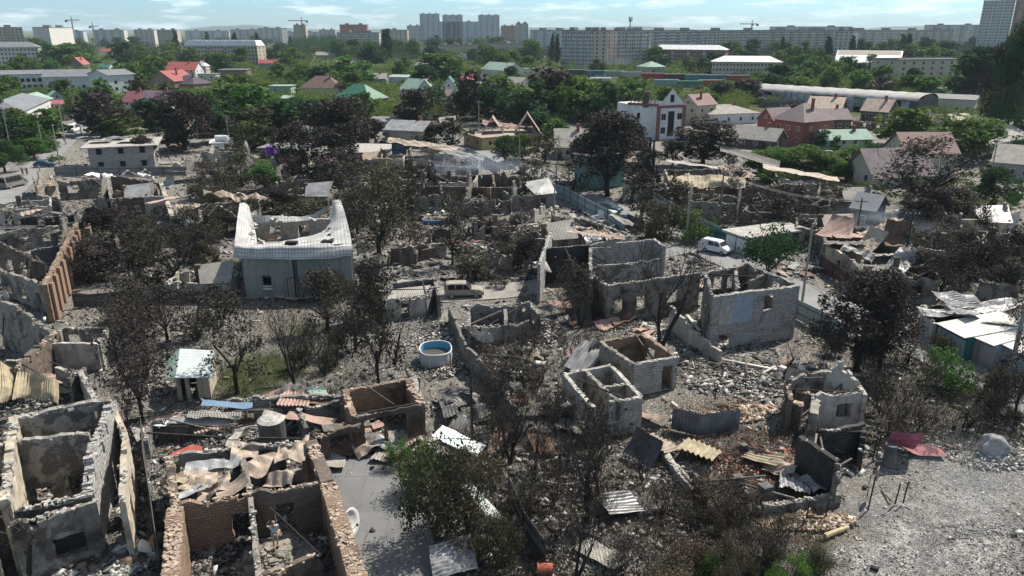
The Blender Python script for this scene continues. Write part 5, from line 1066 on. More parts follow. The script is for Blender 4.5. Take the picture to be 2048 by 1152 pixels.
p = G(1257, 116); r = root('phone_mast', p, 'slim phone mast with antennas rising over the grey block row', 'mast', world=False); s = P(p)[2] / F
MB().tube([(0, 0, 0), (0, 0, 75 * s)], [1.2, .5], 8).build('mast', c_('mast grey', (0.2, 0.2, 0.2)), r); [MB().box((math.cos(a) * 1.6, math.sin(a) * 1.6, 73 * s), (1, 1, 5)).build('antenna', c_('mast grey', (0.2,) * 3), r) for a in (0, 2.1, 4.2)]
# ------------------------------------------------------------------ ruins, left side
D = dict
ruin('large roofless plaster ruin with blotchy grey walls at the bottom left corner', [
 (28, 836, 222, 799, 5.2, D(m=plaster_blot, t=.5, ops=[(.62, 1.2, 1, 3.4)])), (-20, 892, 178, 865, 5.0, D(m=plaster_blot, t=.4, ops=[(.78, .9, 0, 2.2), (.42, 1.0, .6, 1.6)])),
 (224, 800, 182, 905, 5.0, D(m=block_white, t=.55, ragged=.7)), (182, 905, 176, 985, 5.0, D(m=block_white, t=.55, h2=4.2, ragged=.7)), (-15, 1030, 183, 986, 4.2, D(m=block_black, t=.5, ragged=.5)), (20, 1052, 192, 1000, 3.8, D(m=plaster, t=.5, ops=[(.6, 1.6, .9, 2.2)])),
 (28, 838, 8, 1000, 5.2, D(m=plaster_cream, t=.5)), (-60, 905, -30, 1040, 5, D(m=plaster_cream))], plaster_blot, lm='blotchy roofless ruin in the bottom corner', beams=3)
ruin('tall pale plaster side wall running along the black passage', [(250, 868, 243, 1000, 4.2, D(m=plaster_cream, ops=[(.3, 1.3, .8, 2.6), (.66, 1.3, .8, 2.6)])), (222, 808, 250, 866, 4.2, D(m=plaster_cream))], plaster_cream, cat='wall', name='house_wall', lm='pale side wall by the black passage', beams=2)
ruin('ruin with thick rough topped brick walls where the man stands', [
 (350, 1012, 338, 1200, 3.4, D(m=brick_or, t=.9, ragged=.25)), (350, 1010, 505, 985, 3.4, D(m=brick_or, ops=[(.8, 1.0, 0, 2.2)])), (505, 985, 652, 962, 3.4, D(m=brick_br, ops=[(.4, 1.2, .2, 2.4)])),
 (622, 884, 655, 965, 3.4, D(m=brick_br, t=.8)), (655, 965, 728, 1190, 3.4, D(m=brick_or, t=.95, ragged=.2)), (338, 915, 350, 1010, 3.2, D(m=brick_br, t=.5)), (335, 912, 480, 893, 3.0, D(m=plaster, ops=2)), (480, 893, 618, 880, 3.2, D(m=plaster, ops=2)),
 (500, 992, 522, 1200, 3.2, D(m=plaster, t=.3, ragged=.5)), (520, 1152, 640, 1106, 2.2, D(m=brick_br, ragged=.5)), (480, 895, 500, 985, 3.0, D(m=plaster, ops=[(.5, .9, 0, 2.1)]))], brick_or, lm='thick walled brick ruin with the man', beams=3)
for (x, y, l, w, yaw, m, k) in [(392, 962, 3.2, 2.4, 20, tin_beige, D(crum=.35, corr=0)), (372, 985, 2.4, 1.8, 60, tin_grey, D(crum=.3, corr=0)), (428, 975, 2.2, 2.6, 110, tin_beige, D(crum=.4, corr=0)), (468, 985, 2.6, 2.0, 30, tin_beige, D(amp=.06, curl=.9)), (520, 930, 2.8, 1.8, 80, tin_beige, D(crum=.3, corr=0)), (585, 905, 3.0, 2.6, 95, tin_beige, D(crum=.35, corr=0)),
    (490, 905, 2.2, 2.2, 15, tin_beige, D(crum=.2, corr=0)), (450, 930, 2.4, 1.2, 10, tin_grey, D(crum=.2, corr=0)), (410, 935, 3.0, 1.4, 15, tin_grey, D(crum=.15, corr=0)), (560, 960, 2.6, 1.3, 170, tin_beige, D(crum=.3, corr=0)), (350, 960, 1.6, 2.4, 60, tin_yel, D(crum=.3, corr=0))]:
    g = G(x, y, 2.9); mb = sheet_mb((g.x, g.y, 3.0), l * .8, w * .8, R(yaw), R(rnd.uniform(-18, 18)), R(rnd.uniform(-18, 18)), seed=x, **k); o = mb.build('roof_sheet', m); tag(o, cat='roof sheet', group='loose roof sheets', auto='crumpled roof tin on the thick walled brick ruin'); o['_sm'] = 1
person(G(552, 1094, .9) + Vector((0, 0, .02)), 205, 'man in a light blue shirt and beige shorts raising his arm inside the brick ruin', arm_up=True, h=1.82)
mb = MB(); g = G(552, 1096, .9)
for i in range(520):
    a = rnd.uniform(0, 6.28); q = rnd.random() ** .5 * 2.2; s = rnd.uniform(.1, .34); mb.box((g.x + math.cos(a) * q, g.y + math.sin(a) * q, max(.05, (.82 - q * .32)) * rnd.uniform(.8, 1)), (s * 1.5, s, s * .6), rz=rnd.uniform(0, 3))
mb.tube([(g.x, g.y, 0), (g.x + .1, g.y, .4), (g.x, g.y, .78)], [2.1, 1.0, .3], 9); tag(mb.build('rubble_heap', plaster), 'heap of broken plaster on which the man stands', 'rubble heap')
ruin('low parapet ruin box with white rendered sides beside the scorched garden', [(105, 686, 196, 686, 2.7, D(m=plaster_lt, ragged=.1)), (196, 686, 216, 654, 2.7, D(m=plaster_lt, ragged=.5)), (122, 658, 216, 652, 2.7, D(m=plaster, ops=2)), (105, 686, 122, 658, 2.7, D(m=plaster))], plaster_lt, lm='white parapet ruin box', beams=3)
ruin('long sooty ruin with collapsed tiled wall under the yellow crumpled tin', [(28, 742, 112, 662, 3.2, D(m=brick_br, t=.6, ragged=.6)), (-10, 600, 35, 613, 5, D(m=plaster)), (35, 613, 108, 668, 5, D(m=plaster, h2=3.2)), (-10, 726, 60, 718, 3, D(m=plaster)), (160, 742, 192, 800, 2.6, D(m=plaster_lt, t=.4)), (112, 738, 160, 742, 2.4, D(m=plaster_lt, ragged=.6)), (136, 760, 170, 738, 2.4, D(m=plaster))], plaster, lm='sooty ruin under the yellow tin', beams=8)
for (gr_, m, lb) in [([[(-30, 700, 4.5), (0, 720, 4.2), (24, 735, 3.2)], [(-40, 740, 4), (5, 770, 3.4), (30, 785, 2.4)], [(-40, 800, 3), (-5, 805, 2.6), (25, 800, 2)]], tin_yel, 'big folded yellowish roof tin draped over the left edge ruin'),
    ([[(35, 745, 3.4), (75, 742, 3.6), (100, 752, 3.2)], [(30, 770, 3.0), (70, 785, 2.0), (104, 775, 2.8)], [(24, 800, 2.4), (60, 795, 1.6), (100, 800, 2.2)]], tin_yel, 'rippled cream yellow roof tin beside the big folded one'),
    ([[(80, 752, 3), (102, 752, 3.2), (118, 765, 2.6)], [(82, 780, 2.6), (104, 780, 2.8), (118, 790, 2.0)], [(82, 802, 2), (106, 802, 2), (116, 806, 1.6)]], tin_yel, 'bleached folded tin corner at the right end of the yellow tin')]:
    o = patch_mb(gr_, 60, 14, .1, corr=14, amp=.07).build('roof_sheet', m, smooth=True); tag(o, lb, 'roof sheet', 'loose roof sheets')
tin_sheet(62, 734, 3.0, 2.2, 5, tin_pink, z=2.6, pitch=6, roll=18); tin_sheet(126, 736, 2.4, 1.8, 60, tin_pink, z=2.4, pitch=20, roll=10); tin_sheet(195, 800, 3.2, 1.2, 20, ashwood, z=2, corr=0, crum=.1)
ruin('roofless ruin with long orange brick pilaster wall facing the burnt garden', [(88, 568, 152, 446, 4.4, D(m=brick_or, t=.5, ops=[(k / 9 + .055, .9, .6, 3.2) for k in range(9)], ragged=.3)), (-10, 478, 92, 530, 5.6, D(m=brick_br, h2=3.2, ops=[(.22, 1.2, 1.5, 3.2), (.52, 1.2, 1.5, 3.2)], ragged=.2)), (0, 540, 88, 568, 3.4, D(m=plaster, ragged=.6, ops=3)), (-20, 470, 150, 446, 3.0, D(m=plaster, ops=4))], brick_or, lm='orange pilaster wall ruin', beams=10)
A, B = G(91, 570, 4.4), G(155, 448, 4.4)
for k in range(9):
    p = A.lerp(B, (k + .5) / 9.5); o = MB().box((p.x + .35, p.y, 2.1), (.35, .5, 4.2)).build('brick_pillar', mat('pale orange brick pillar', (0.42, 0.27, 0.19), (0.3, 0.2, 0.15), 1, brick=(.26, .1, (.36, .24, .17)), mortar=(.2, .16, .13), bump=.3)); tag(o, auto='pale orange brick pillar standing along the pilaster wall', cat='pillar', group='brick pillars')
ruin('soot black arched gable ruin with three pale window openings', [(152, 452, 240, 446, 2.4, D(m=block_black, gable=3.0, ops=[(.25, 1.1, 1.2, 2.8), (.55, 1.1, 1.2, 2.8), (.82, .8, 1.2, 2.2)], ragged=.1, cap=0)), (240, 446, 232, 410, 2.4, D(m=block_black)), (152, 452, 150, 415, 2.4, D(m=block_black))], block_black, lm='soot black arched gable', beams=4, cap=False)
ruin('cluster of roofless plaster rooms with brick gable in the left middle', [(112, 364, 214, 356, 3.4, D(m=plaster, ops=[(.3, 1.8, 1.2, 2.6)])), (214, 356, 222, 400, 3.6, D(m=plaster_blot)), (222, 352, 322, 366, 3.4, D(m=brick_br, ops=2)), (322, 366, 344, 432, 4.0, D(m=plaster_cream, t=.6, ragged=.4)), (288, 393, 334, 392, 4.2, D(m=plaster_lt, ragged=.1)), (230, 396, 288, 393, 3.4, D(m=brick_br, ops=2)), (112, 364, 118, 398, 3.4), (75, 390, 118, 398, 2.4, D(ops=2)), (214, 356, 214, 356.5, 3.4)], plaster, lm='left middle roofless rooms', beams=10)
ruin('narrow roofless gable with pale pink posts by the left street', [(72, 372, 108, 364, 3, D(gable=3, ops=[(.5, 1.2, 1, 3)])), (108, 364, 98, 345, 3), (72, 372, 66, 352, 3)], plaster_cream, lm='narrow pink posted gable', beams=4)
ruin('burnt timber shed field beside the left street', [(10, 440, 150, 430, 2.2, D(m=char, ops=3, ragged=.5)), (10, 470, 20, 440, 2.2, D(m=char)), (60, 500, 150, 486, 2, D(m=tin_black, ragged=.4)), (0, 420, 60, 410, 2.4, D(m=plaster))], char, name='burnt_shed', cat='burnt shed', lm='burnt timber sheds by the left street', beams=16)
for (x, y, l, w_, yaw, m, z, k) in [(58, 425, 3, 4, 70, tin_beige, 2.2, D(crum=.3, corr=0)), (200, 350, 5, 2.4, 5, R_wht, 3.6, D(crum=.4, corr=0)), (268, 346, 6, 2.2, 175, tin_grey, 3.6, D(crum=.5, corr=0)), (290, 352, 3, 2, 10, R_wht, 3.6, D(crum=.45, corr=0)), (100, 372, 3, 2, 40, tin_beige, 2.4, D(amp=.07)), (342, 370, 2.6, 1.6, 80, tin_grey, 4, D(curl=2.4)), (385, 345, 9, 5, 15, slate, 1.6, {}), (455, 345, 7, 3.4, 150, slate, 1.6, {}), (325, 400, 7, 1.4, 78, tin_pink, 4.2, {}), (20, 455, 7, 4, 5, tin_black, 2.2, {}), (95, 462, 8, 3, 175, slate, 2.2, D(crum=.2)), (120, 425, 6, 2.4, 170, slate, 2.3, D(crum=.2))]:
    g = G(x, y, z); o = sheet_mb((g.x, g.y, z), l, w_, R(yaw), R(rnd.uniform(-10, 10)), R(rnd.uniform(-12, 12)), seed=x, **k).build('roof_sheet', m); tag(o, cat='roof sheet', group='loose roof sheets', auto='buckled roof sheet lying on the burnt ruins'); o['_sm'] = 1
house(183, 346, 312, 339, 12, 5.4, 'flat', .3, block_white, ash_top, 'two storey burnt block house under a flat ash covered roof slab', 'burnt house', 'two storey burnt block house', cols=3, rows=2, side=1, burnt=True, over=1.2, fm=steel)
for i in range(5): tin_sheet(175 + i * 28, 276 + (i % 2) * 6, 4.4, 3.6, rnd.uniform(0, 20), ash_top if i % 2 else tin_grey, z=6, pitch=rnd.uniform(-6, 6), roll=rnd.uniform(-8, 8), auto='ash grey slab of slate on the two storey burnt block house', corr=0, crum=.2)
for o in list(COL.objects)[-5:]: o.location.z += 4.0
fence([(112, 352), (240, 352), (372, 352)], 2.0, concrete, 'long grey panel fence between the block house and the roofless rooms', lm='long grey panel fence', post=4)
ruin('ruin with charred black gable and pale curled roof edges in the left middle', [(402, 445, 480, 438, 2.6, D(m=block_black, gable=2.6, ops=2)), (350, 452, 402, 445, 2.6), (480, 438, 520, 420, 2.8, D(m=plaster)), (402, 445, 398, 410, 2.6), (350, 452, 352, 420, 2.6), (398, 410, 515, 398, 2.8, D(ops=3))], plaster, lm='charred black gable ruin', beams=10)
for (x, y, l, w_, yaw) in [(440, 392, 5, 1.6, 25), (470, 398, 5, 1.8, -30), (380, 420, 4, 2.4, 50), (505, 395, 5, 1.4, -5)]:
    tin_sheet(x, y, l, w_, yaw, tin_beige, z=3.6, crum=.4, corr=0, auto='curled roof sheet over the charred black gable ruin'); list(COL.objects)[-1].location.z += 2.2
# tank, container and garden hut
p = G(366, 478); r = root('storage_tank', p, 'upright greenish domed tank beside the teal container', 'tank', lm='greenish domed tank'); MB().tube([(p.x, p.y, 0), (p.x, p.y, 2.6), (p.x, p.y, 3.2), (p.x, p.y, 3.5)], [1.9, 1.9, 1.4, .2], 24).build('shell', green_white, r, smooth=True)
p = G(350, 476); r = root('container', p, 'long teal metal container with bluish top in front of the domed tank', 'container', lm='teal container'); MB().box((p.x, p.y, 1.2), (4.6, 2, 2.3), rz=.05).build('box', F_teal, r); MB().box((p.x, p.y, 2.42), (4.7, 2.1, .1), rz=.05).build('lid', R_blu, r)
house(200, 516, 232, 518, 2, 1.3, 'gable', .6, W_wht, tin_pink, 'tiny white garden hut with faded red lid among scorched trees', 'hut', 'tiny white garden hut', ridge='u', cols=1, side=0, over=.15, ww=.5, wh=.5)
# ------------------------------------------------------------------ white house with the warped roof
def warped():
    c = (G(485, 590) + G(705, 584)) / 2; r = root('warped_roof_house', c, 'pale two storey house whose white tile metal roof has buckled into a U', 'burnt house', lm='pale house with the buckled white roof')
    A, B = G(485, 509, 5.4), G(702, 505, 5.4); Cc, Dd = G(668, 437, 5.4), G(502, 440, 5.4)
    for k, (a, b, m, ops) in enumerate([(A, B, green_white, [(.2, 1.0, 1.6, 2.9), (.79, .6, 2.6, 3.6)]), (B, Cc, green_white, []), (Cc, Dd, plaster_lt, [(.38, 1.4, 2.7, 4.5), (.72, 1.4, 2.7, 4.5)]), (Dd, A, green_white, [(.5, 1, 1, 2.2)])]):
        mb = MB(); wall_mb(mb, a, b, 5.4, .4, ops, .06, seed=k, jit=.01); mb.build('wall', m, r)
    MB().slab([(A.x + .3, A.y + .3, 2.7), (B.x - .3, B.y + .3, 2.7), (Cc.x - .3, Cc.y - .3, 2.7), (Dd.x + .3, Dd.y - .3, 2.7)], .2).build('upper_floor', plaster, r)
    d = (B - A).normalized(); f = A.lerp(B, .2); MB().box((f.x, f.y - .25, 1.55), (1.1, .12, .1)).box((f.x + .05, f.y - .3, 1.25), (1.1, .05, .22)).build('window_sill', frame_w, r)
    p = A.lerp(B, .46); MB().tube([(p.x, p.y - .3, 0), (p.x + .05, p.y - .3, 5.2)], .1, 8).tube([(p.x - .9, p.y - .3, 0), (p.x - .9, p.y - .28, 2.4), (p.x - .1, p.y - .3, 2.6)], .05, 6).tube([(p.x + .9, p.y - .3, 0), (p.x + .6, p.y - .28, 2.4), (p.x + .1, p.y - .3, 2.6)], .05, 6).build('drain_pipe', steel, r)
    MB().tube([(p.x + .25, p.y - .26, .1), (p.x + .25, p.y - .26, 5.1)], .16, 8).build('soot_stain_duct', tin_black, r)
    S = [('roof_front', [[(466, 517, 5.1), (520, 517, 5.05), (580, 519, 5.0), (640, 518, 5.05), (707, 511, 5.1)], [(468, 503, 5.85), (520, 503, 5.8), (580, 504, 5.8), (640, 502, 5.9), (705, 497, 5.9)], [(470, 492, 6.4), (520, 493, 6.3), (580, 492, 6.4), (640, 489, 6.5), (702, 486, 6.4)], [(474, 484, 6.4), (520, 487, 6.1), (580, 482, 6.3), (640, 478, 6.4), (698, 478, 6.5)]]),
         ('roof_left', [[(468, 504, 5.8), (480, 496, 6.2), (514, 488, 6.1)], [(471, 470, 6.6), (490, 466, 6.4), (512, 470, 5.7)], [(475, 434, 7.2), (492, 438, 6.8), (506, 446, 5.8)], [(480, 406, 7.8), (490, 406, 7.6), (498, 412, 7.2)]]),
         ('roof_right', [[(650, 489, 6.4), (674, 488, 6.5), (703, 485, 6.4)], [(650, 464, 6.2), (672, 464, 6.6), (699, 462, 6.8)], [(663, 436, 6.8), (674, 436, 7.2), (692, 434, 7.5)], [(665, 400, 8.6), (672, 400, 8.6), (682, 402, 8.4)]]),
         ('roof_fold', [[(560, 484, 6.2), (610, 483, 6.3), (660, 480, 6.4)], [(600, 476, 5.7), (630, 468, 6.0), (656, 456, 6.3)]]),
         ('roof_rear', [[(505, 446, 5.4), (560, 444, 5.7), (620, 440, 5.7), (654, 426, 6.4)], [(508, 428, 6.6), (560, 432, 6.3), (620, 430, 6.3), (660, 408, 7.8)]])]
    for nm, g in S:
        o = patch_mb(g, 48, 26, .045, seed=len(nm), torn={'roof_front': .75, 'roof_fold': .6, 'roof_rear': .6}.get(nm, 1.1)).build('roof_sheet', tin_white, r, smooth=True)
    tin = patch_mb([[(526, 478, 4.2), (556, 480, 4.2)], [(532, 462, 5.4), (554, 474, 5.0)]], 40, 5, .02, corr=9, amp=.06).build('fallen_sheet', tin_pink, r)
    for a, b in (((520, 448, 5.6), (520, 480, 4)), ((640, 446, 5.6), (652, 470, 5.4)), ((552, 446, 5), (552, 466, 4.6))): MB().beam(G(*a), G(*b), .14).build('rafter', char, r)
    for x, y in ((583, 487), (655, 485)): p = G(x, y, 6.5); MB().box(p, (1.3, .8, .5)).build('roof_gap', hole, r)  # solid black boxes, the shade of two gaps put into their colour
    rr = random.Random(4)
    for i in range(22):
        x, y, z = rr.choice([(rr.uniform(515, 650), 484, 6.3), (rr.uniform(508, 640), 436, 6.1), (rr.uniform(500, 512), rr.uniform(420, 480), 6.3), (rr.uniform(652, 666), rr.uniform(420, 480), 6.6)]); p = G(x, y, z)
        sheet_mb(p, rr.uniform(.5, 1.6), rr.uniform(.3, .8), rr.uniform(0, 6), rr.uniform(-.6, .6), rr.uniform(-.5, .5), corr=0, crum=.18, seed=i).build('torn_strip', rr.choice([tin_white, tin_white, ash_top, char, tin_beige]), r)
    keep_pts([A, B, Cc, Dd, A + Vector((0, 0, 4)), Vector((A.x, A.y, 1.0))], 0)
warped()
tin_sheet(402, 573, 4.0, 3.0, 175, tin_beige, z=.8, auto='pale tin sheet on a heap beside the buckled white roof house', crum=.15); tin_sheet(432, 580, 2.4, .8, 0, M_('blue tarp', (.06, .22, .4), bump=.1), z=.3, corr=0, crum=.1, label='strip of blue tarp by the pale house corner', name='tarp')
for i in range(9): tin_sheet(520 + i * 20, 598 - abs(i - 4) * 2, 1.6, 1.2, i * 40, [tin_white, ash_top, plaster_lt][i % 3], z=.2, corr=0, crum=.12, auto='broken white slab at the foot of the pale house')
# ------------------------------------------------------------------ lawn shed
def lawn_shed():
    A, B = G(362, 800), G(420, 795); c = (A + B) / 2; r = root('garden_shed', c, 'open garden shed with bright pale corrugated roof on the lawn', 'shed', lm='garden shed with pale roof'); d = (B - A).normalized(); n = Vector((-d.y, d.x, 0)); Ln = (B - A).length; q = [A, B, B + n * 3.4, A + n * 3.4]
    for p in q + [A.lerp(B, .3), A.lerp(B, .7)]: MB().box((p.x, p.y, 1.15), (.3, .2, 2.3)).build('post', plaster_cream, r)
    MB().beam((q[3].x, q[3].y, 1.1), (q[2].x, q[2].y, 1.1), .15, 2.2).build('rear_wall', char, r); MB().beam((q[0].x, q[0].y, 1.1), (q[3].x, q[3].y, 1.1), .15, 2.2).build('side_wall', char, r); MB().beam((q[1].x, q[1].y, 1.1), (q[2].x, q[2].y, 1.1), .15, 2.2).build('side_wall', plaster_cream, r)
    a, b = A.lerp(B, .7), B; MB().beam((a.x, a.y, 1.1), (b.x, b.y, 1.1), .12, 2.2).build('front_panel', plaster_cream, r)
    MB().slab([G(350, 756, 2.35), G(425, 754, 2.35), G(428, 701, 3.0), G(360, 697, 3.0)], .06).build('roof', tin_pale, r); MB().slab([G(330, 758, 1.9), G(349, 756, 2.33), G(359, 697, 2.98), G(338, 712, 2.3)], .05).build('roof_flap', R_pgrn, r)
    MB().beam((*A.lerp(B, .3).xy, .03), (*A.lerp(B, .7).xy, .03), 2, .05).build('floor', tin_black, r); keep_pts(q + [G(428, 701, 3)], 0)
lawn_shed()
# ------------------------------------------------------------------ centre left: brick room, junk yard
ruin('open brick ruin room with reddish inner wall and three sooty pillars', [(690, 781, 815, 757, 3.0, D(m=brick_or, ragged=.12)), (815, 757, 842, 806, 3.0, D(m=brick_or, t=.55)), (690, 781, 708, 832, 3.0, D(m=brick_or, t=.45)), (708, 832, 842, 808, 3.0, D(m=brick_br, ragged=.08, ops=[(.28, 1.5, 0, 2.55), (.62, 1.5, 0, 2.55), (.9, .9, 0, 2.55)]))], brick_or, lm='open reddish brick room', beams=4)
ruin('row of burnt outbuildings with low block walls left of the brick room', [(300, 845, 420, 822, 1.6, D(m=block_grey, ragged=.4)), (505, 795, 690, 790, 2.2, D(m=block_grey, ragged=.5, ops=2)), (610, 815, 680, 805, 2.0, D(m=block_grey)), (640, 870, 722, 850, 2.4, D(m=brick_br, ops=[(.5, 1.8, 0, 2)])), (300, 845, 290, 880, 1.6), (590, 800, 612, 850, 2.0, D(m=plaster)), (455, 800, 590, 790, 1.0, D(m=plaster))], block_grey, name='burnt_outbuilding', cat='outbuildings', lm='row of burnt outbuildings', beams=18)
for (x, y, l, w_, yaw, m, z, k) in [(592, 798, 3.2, 2.4, 95, tin_pink, 2.0, D(amp=.06)), (622, 838, 3.8, 1.0, -6, tin_pink, 1.6, D(corr=0, crum=.05)), (694, 848, 3.6, .9, 25, ashwood, 2.4, D(corr=0)), (634, 776, 1.4, 1.4, 30, R_pgrn, 2.2, D(corr=0, crum=.1)), (545, 832, 1.8, 1.6, 0, ash_top, 2.2, D(crum=.3, corr=0)), (382, 898, 1.8, 2.2, 80, M_('dull red tin', (.3, .07, .06), bump=.1), 1.8, D(corr=0, crum=.1, taper=.7)), (640, 800, 3.4, .5, 8, tin_rust, 2, D(corr=0)), (470, 812, 5, .9, 8, R_blu, 1.4, D(corr=0)), (330, 845, 1.6, .8, 60, R_wht, 1.4, D(corr=0)), (400, 845, 4.4, 1.0, 12, tin_grey, 1.2, {}), (430, 830, 4, .9, 12, slate, 1.6, {})]:
    tin_sheet(x, y, l, w_, yaw, m, z=z, auto='loose sheet on the burnt outbuildings', **k); list(COL.objects)[-1].location.z += z * .5
p = G(548, 890); r = root('cistern', p, 'soot black round cistern with crumpled ash lid among the outbuildings', 'cistern'); MB().tube([(p.x, p.y, 0), (p.x, p.y, 2.2)], 1.0, 20).build('shell', tin_black, r, smooth=False); MB().tube([(p.x, p.y, 2.2), (p.x, p.y, 2.35)], [1.02, .7], 20).build('lid', ash_top, r)
tin_sheet(918, 868, 3.6, 3.0, 165, tin_pale, z=2.2, pitch=-18, roll=16, label='large light tin sheet leaning beside the bush and the burnt post', corr=.3, crum=.08)
tin_sheet(965, 1000, 5.0, .9, 118, tin_pale, z=.5, pitch=3, roll=5, label='long pale tin strip lying behind the big garden bush', corr=0); tin_sheet(905, 1110, 2.6, 2.4, 10, tin_grey, z=1, pitch=-10, roll=12, label='grey corrugated sheet on a low heap at the bottom centre', crum=.1)
tin_sheet(1200, 1105, 3.4, 1.6, 130, slate, z=.5, corr=0, label='fallen framed dark panel with white edge at the bottom centre', crum=.05); tin_sheet(658, 920, 2.6, 2.4, 100, slate, z=.3, corr=0, label='flat pale door like slab beside the thick ruin wall')
# satellite dishes
def dish(px, py, z, rad, yaw, tilt, m, label):
    p = G(px, py, z); r = root('satellite_dish', p, label, 'satellite dish', 'satellite dishes', world=False, rz=R(yaw)); mb = MB(); K = 20
    for j in range(5):
        q = j / 4 * rad
        for k in range(K): a = 6.2832 * k / K; mb.v.append((math.cos(a) * q, .35 * q * q / rad, math.sin(a) * q * 1.08))
    for j in range(4):
        for k in range(K): mb.f.append((j * K + k, j * K + (k + 1) % K, (j + 1) * K + (k + 1) % K, (j + 1) * K + k))
    o = mb.build('reflector', m, r, smooth=True); o.rotation_euler = (R(tilt), 0, 0); sd_ = o.modifiers.new('s', 'SOLIDIFY'); sd_.thickness = .03
    MB().tube([(0, -.05, 0), (0, -.25, -.3), (0, -.25, -z - .0)], .035, 8).build('mount', steel, r); MB().tube([(0, 0, -rad * .9), (0, rad * .8, 0)], .02, 6).box((0, rad * .8, 0), (.12, .12, .12)).build('feed_arm', steel, r)
dish(695, 1045, 1.6, .85, 250, 10, frame_w, 'white satellite dish leaning beside the driveway wall'); dish(1751, 946, 1.9, .5, 240, 0, tin_pink, 'small rusty pink satellite dish on a thin pole in the ash field'); dish(15, 590, 2.2, .6, 150, 0, plaster_lt, 'grey satellite dish on the left edge brick ruin')
# ------------------------------------------------------------------ oval pools
def pool(px, py, a, b, h, yaw, outer, inner, label, water, lvl=.4, lm=None):
    p = G(px, py); r = root('swimming_pool', p, label, 'swimming pool', 'frame pools', lm=lm, world=False, rz=R(yaw)); K = 40; mb, mi = MB(), MB()
    el = [(math.copysign(abs(math.cos(6.2832 * k / K)) ** .8, math.cos(6.2832 * k / K)) * a, math.copysign(abs(math.sin(6.2832 * k / K)) ** .8, math.sin(6.2832 * k / K)) * b) for k in range(K)]
    for M2, s, rev in ((mb, 1.0, 0), (mi, .97, 1)):
        for z in (0, h * .5, h): M2.v += [(x * s * (1.04 if z == h * .5 else 1), y * s * (1.04 if z == h * .5 else 1), z) for x, y in el]
        for j in range(2):
            for k in range(K): M2.f.append((j * K + k, j * K + (k + 1) % K, (j + 1) * K + (k + 1) % K, (j + 1) * K + k)[::-1 if rev else 1])
    mb.build('outer_wall', outer, r, smooth=True); mi.build('liner', inner, r, smooth=True); rim = MB(); rim.tube([(x, y, h) for x, y in el] + [(el[0][0], el[0][1], h)], .06, 6); rim.build('rim', frame_w, r)
    MB().prism([(x * .96, y * .96) for x, y in el], h * lvl - .02, h * lvl).build('water', water, r)
    for k in range(0, K, 4): x, y = el[k]; MB().tube([(x * 1.08, y * 1.08, 0), (x * 1.01, y * 1.01, h)], .035, 6).build('support', frame_w, r)
dirty = mat('murky water', (0.10, 0.095, 0.075), (0.07, 0.07, 0.06), 1.5, rough=.25, bump=.03)
pool(872, 721, 1.5, 1.75, 1.3, 8, mat('scuffed pale pool wall', (.36, .40, .44), (.46, .48, .5), 1.5, rough=.6, bump=.1, soot=.25, sootcol=(.2, .19, .18)), mat('sky blue liner', (.10, .36, .55), (.14, .42, .6), 2, rough=.5, bump=.05), 'oval above ground pool with blue liner and murky water by the collapsed wall', dirty, .45, lm='oval pool with blue liner')
pool(868, 446, 1.9, 1.2, .7, 0, M_('vivid blue pool wall', (.03, .20, .45), bump=.1), M_('vivid blue pool wall', (.03, .20, .45), bump=.1), 'small vivid blue pool in the burnt centre garden', dirty, .9, lm='small vivid blue pool')
# ------------------------------------------------------------------ centre: small block building, walls, lane
ruin('small roofless block shed with tall rear wall beside the burnt suv', [(785, 566, 868, 556, 2.8, D(m=block_grey, ragged=.1)), (868, 556, 878, 590, 2.6), (768, 600, 850, 592, 2.4, D(m=plaster_lt, ops=[(.5, .9, 0, 1.9)])), (768, 600, 785, 566, 2.6), (850, 592, 868, 572, 2.4)], block_grey, name='block_shed', cat='block shed', lm='small roofless block shed', beams=4)
MB_ = MB().slab([G(772, 598, 2.45), G(848, 590, 2.45), G(862, 570, 2.6), G(788, 578, 2.6)], .1); o = MB_.build('roof_slab', slate); tag(o, 'flat slate roof patch resting on the small roofless block shed', 'roof slab')
ruin('low stepped block walls of a roofless outhouse below the lane', [(938, 612, 1060, 606, 2.6, D(m=block_grey, ragged=.7)), (938, 655, 1058, 645, 2.0, D(m=block_grey, ragged=.6)), (938, 612, 938, 655, 2.4, D(m=block_grey, ragged=.6)), (1060, 606, 1078, 630, 2.4, D(ops=1)), (1010, 610, 1012, 650, 2.2, D(m=block_grey))], block_grey, lm='stepped block outhouse walls', beams=10)
ruin('long leaning dark boundary wall beside the oval pool', [(898, 612, 932, 690, 2.0, D(m=F_con, t=.25, ragged=.3)), (932, 690, 985, 745, 2.0, D(m=F_con, t=.25, ragged=.3)), (985, 745, 1040, 830, 1.9, D(m=F_con, t=.25, ragged=.4))], F_con, name='boundary_wall', cat='wall', lm='leaning boundary wall by the pool', beams=0, cap=False)
tin_sheet(960, 668, 1.6, 2.6, 80, R_wht, z=1.6, pitch=50, corr=0, crum=.3, label='torn white sheet hanging on the stepped block outhouse'); tin_sheet(1040, 606, 3.4, 1.6, 20, tin_beige, z=2.2, crum=.15, auto='beige sheet resting on the outhouse walls'); tin_sheet(1130, 588, 3.4, 2.2, 30, tin_pink, z=2.4, crum=.2, label='pale pink torn roof of the small lean to by the lane')
car(928, 592, 4, mat('burnt out car body', (0.36, 0.34, 0.31), (0.2, 0.17, 0.14), 3, rough=.8, metal=.2, bump=.15), 'burnt out pale grey suv shell without glass on the dirt lane', 'suv', burnt=True, lm='burnt out suv shell', cat='wrecked car')
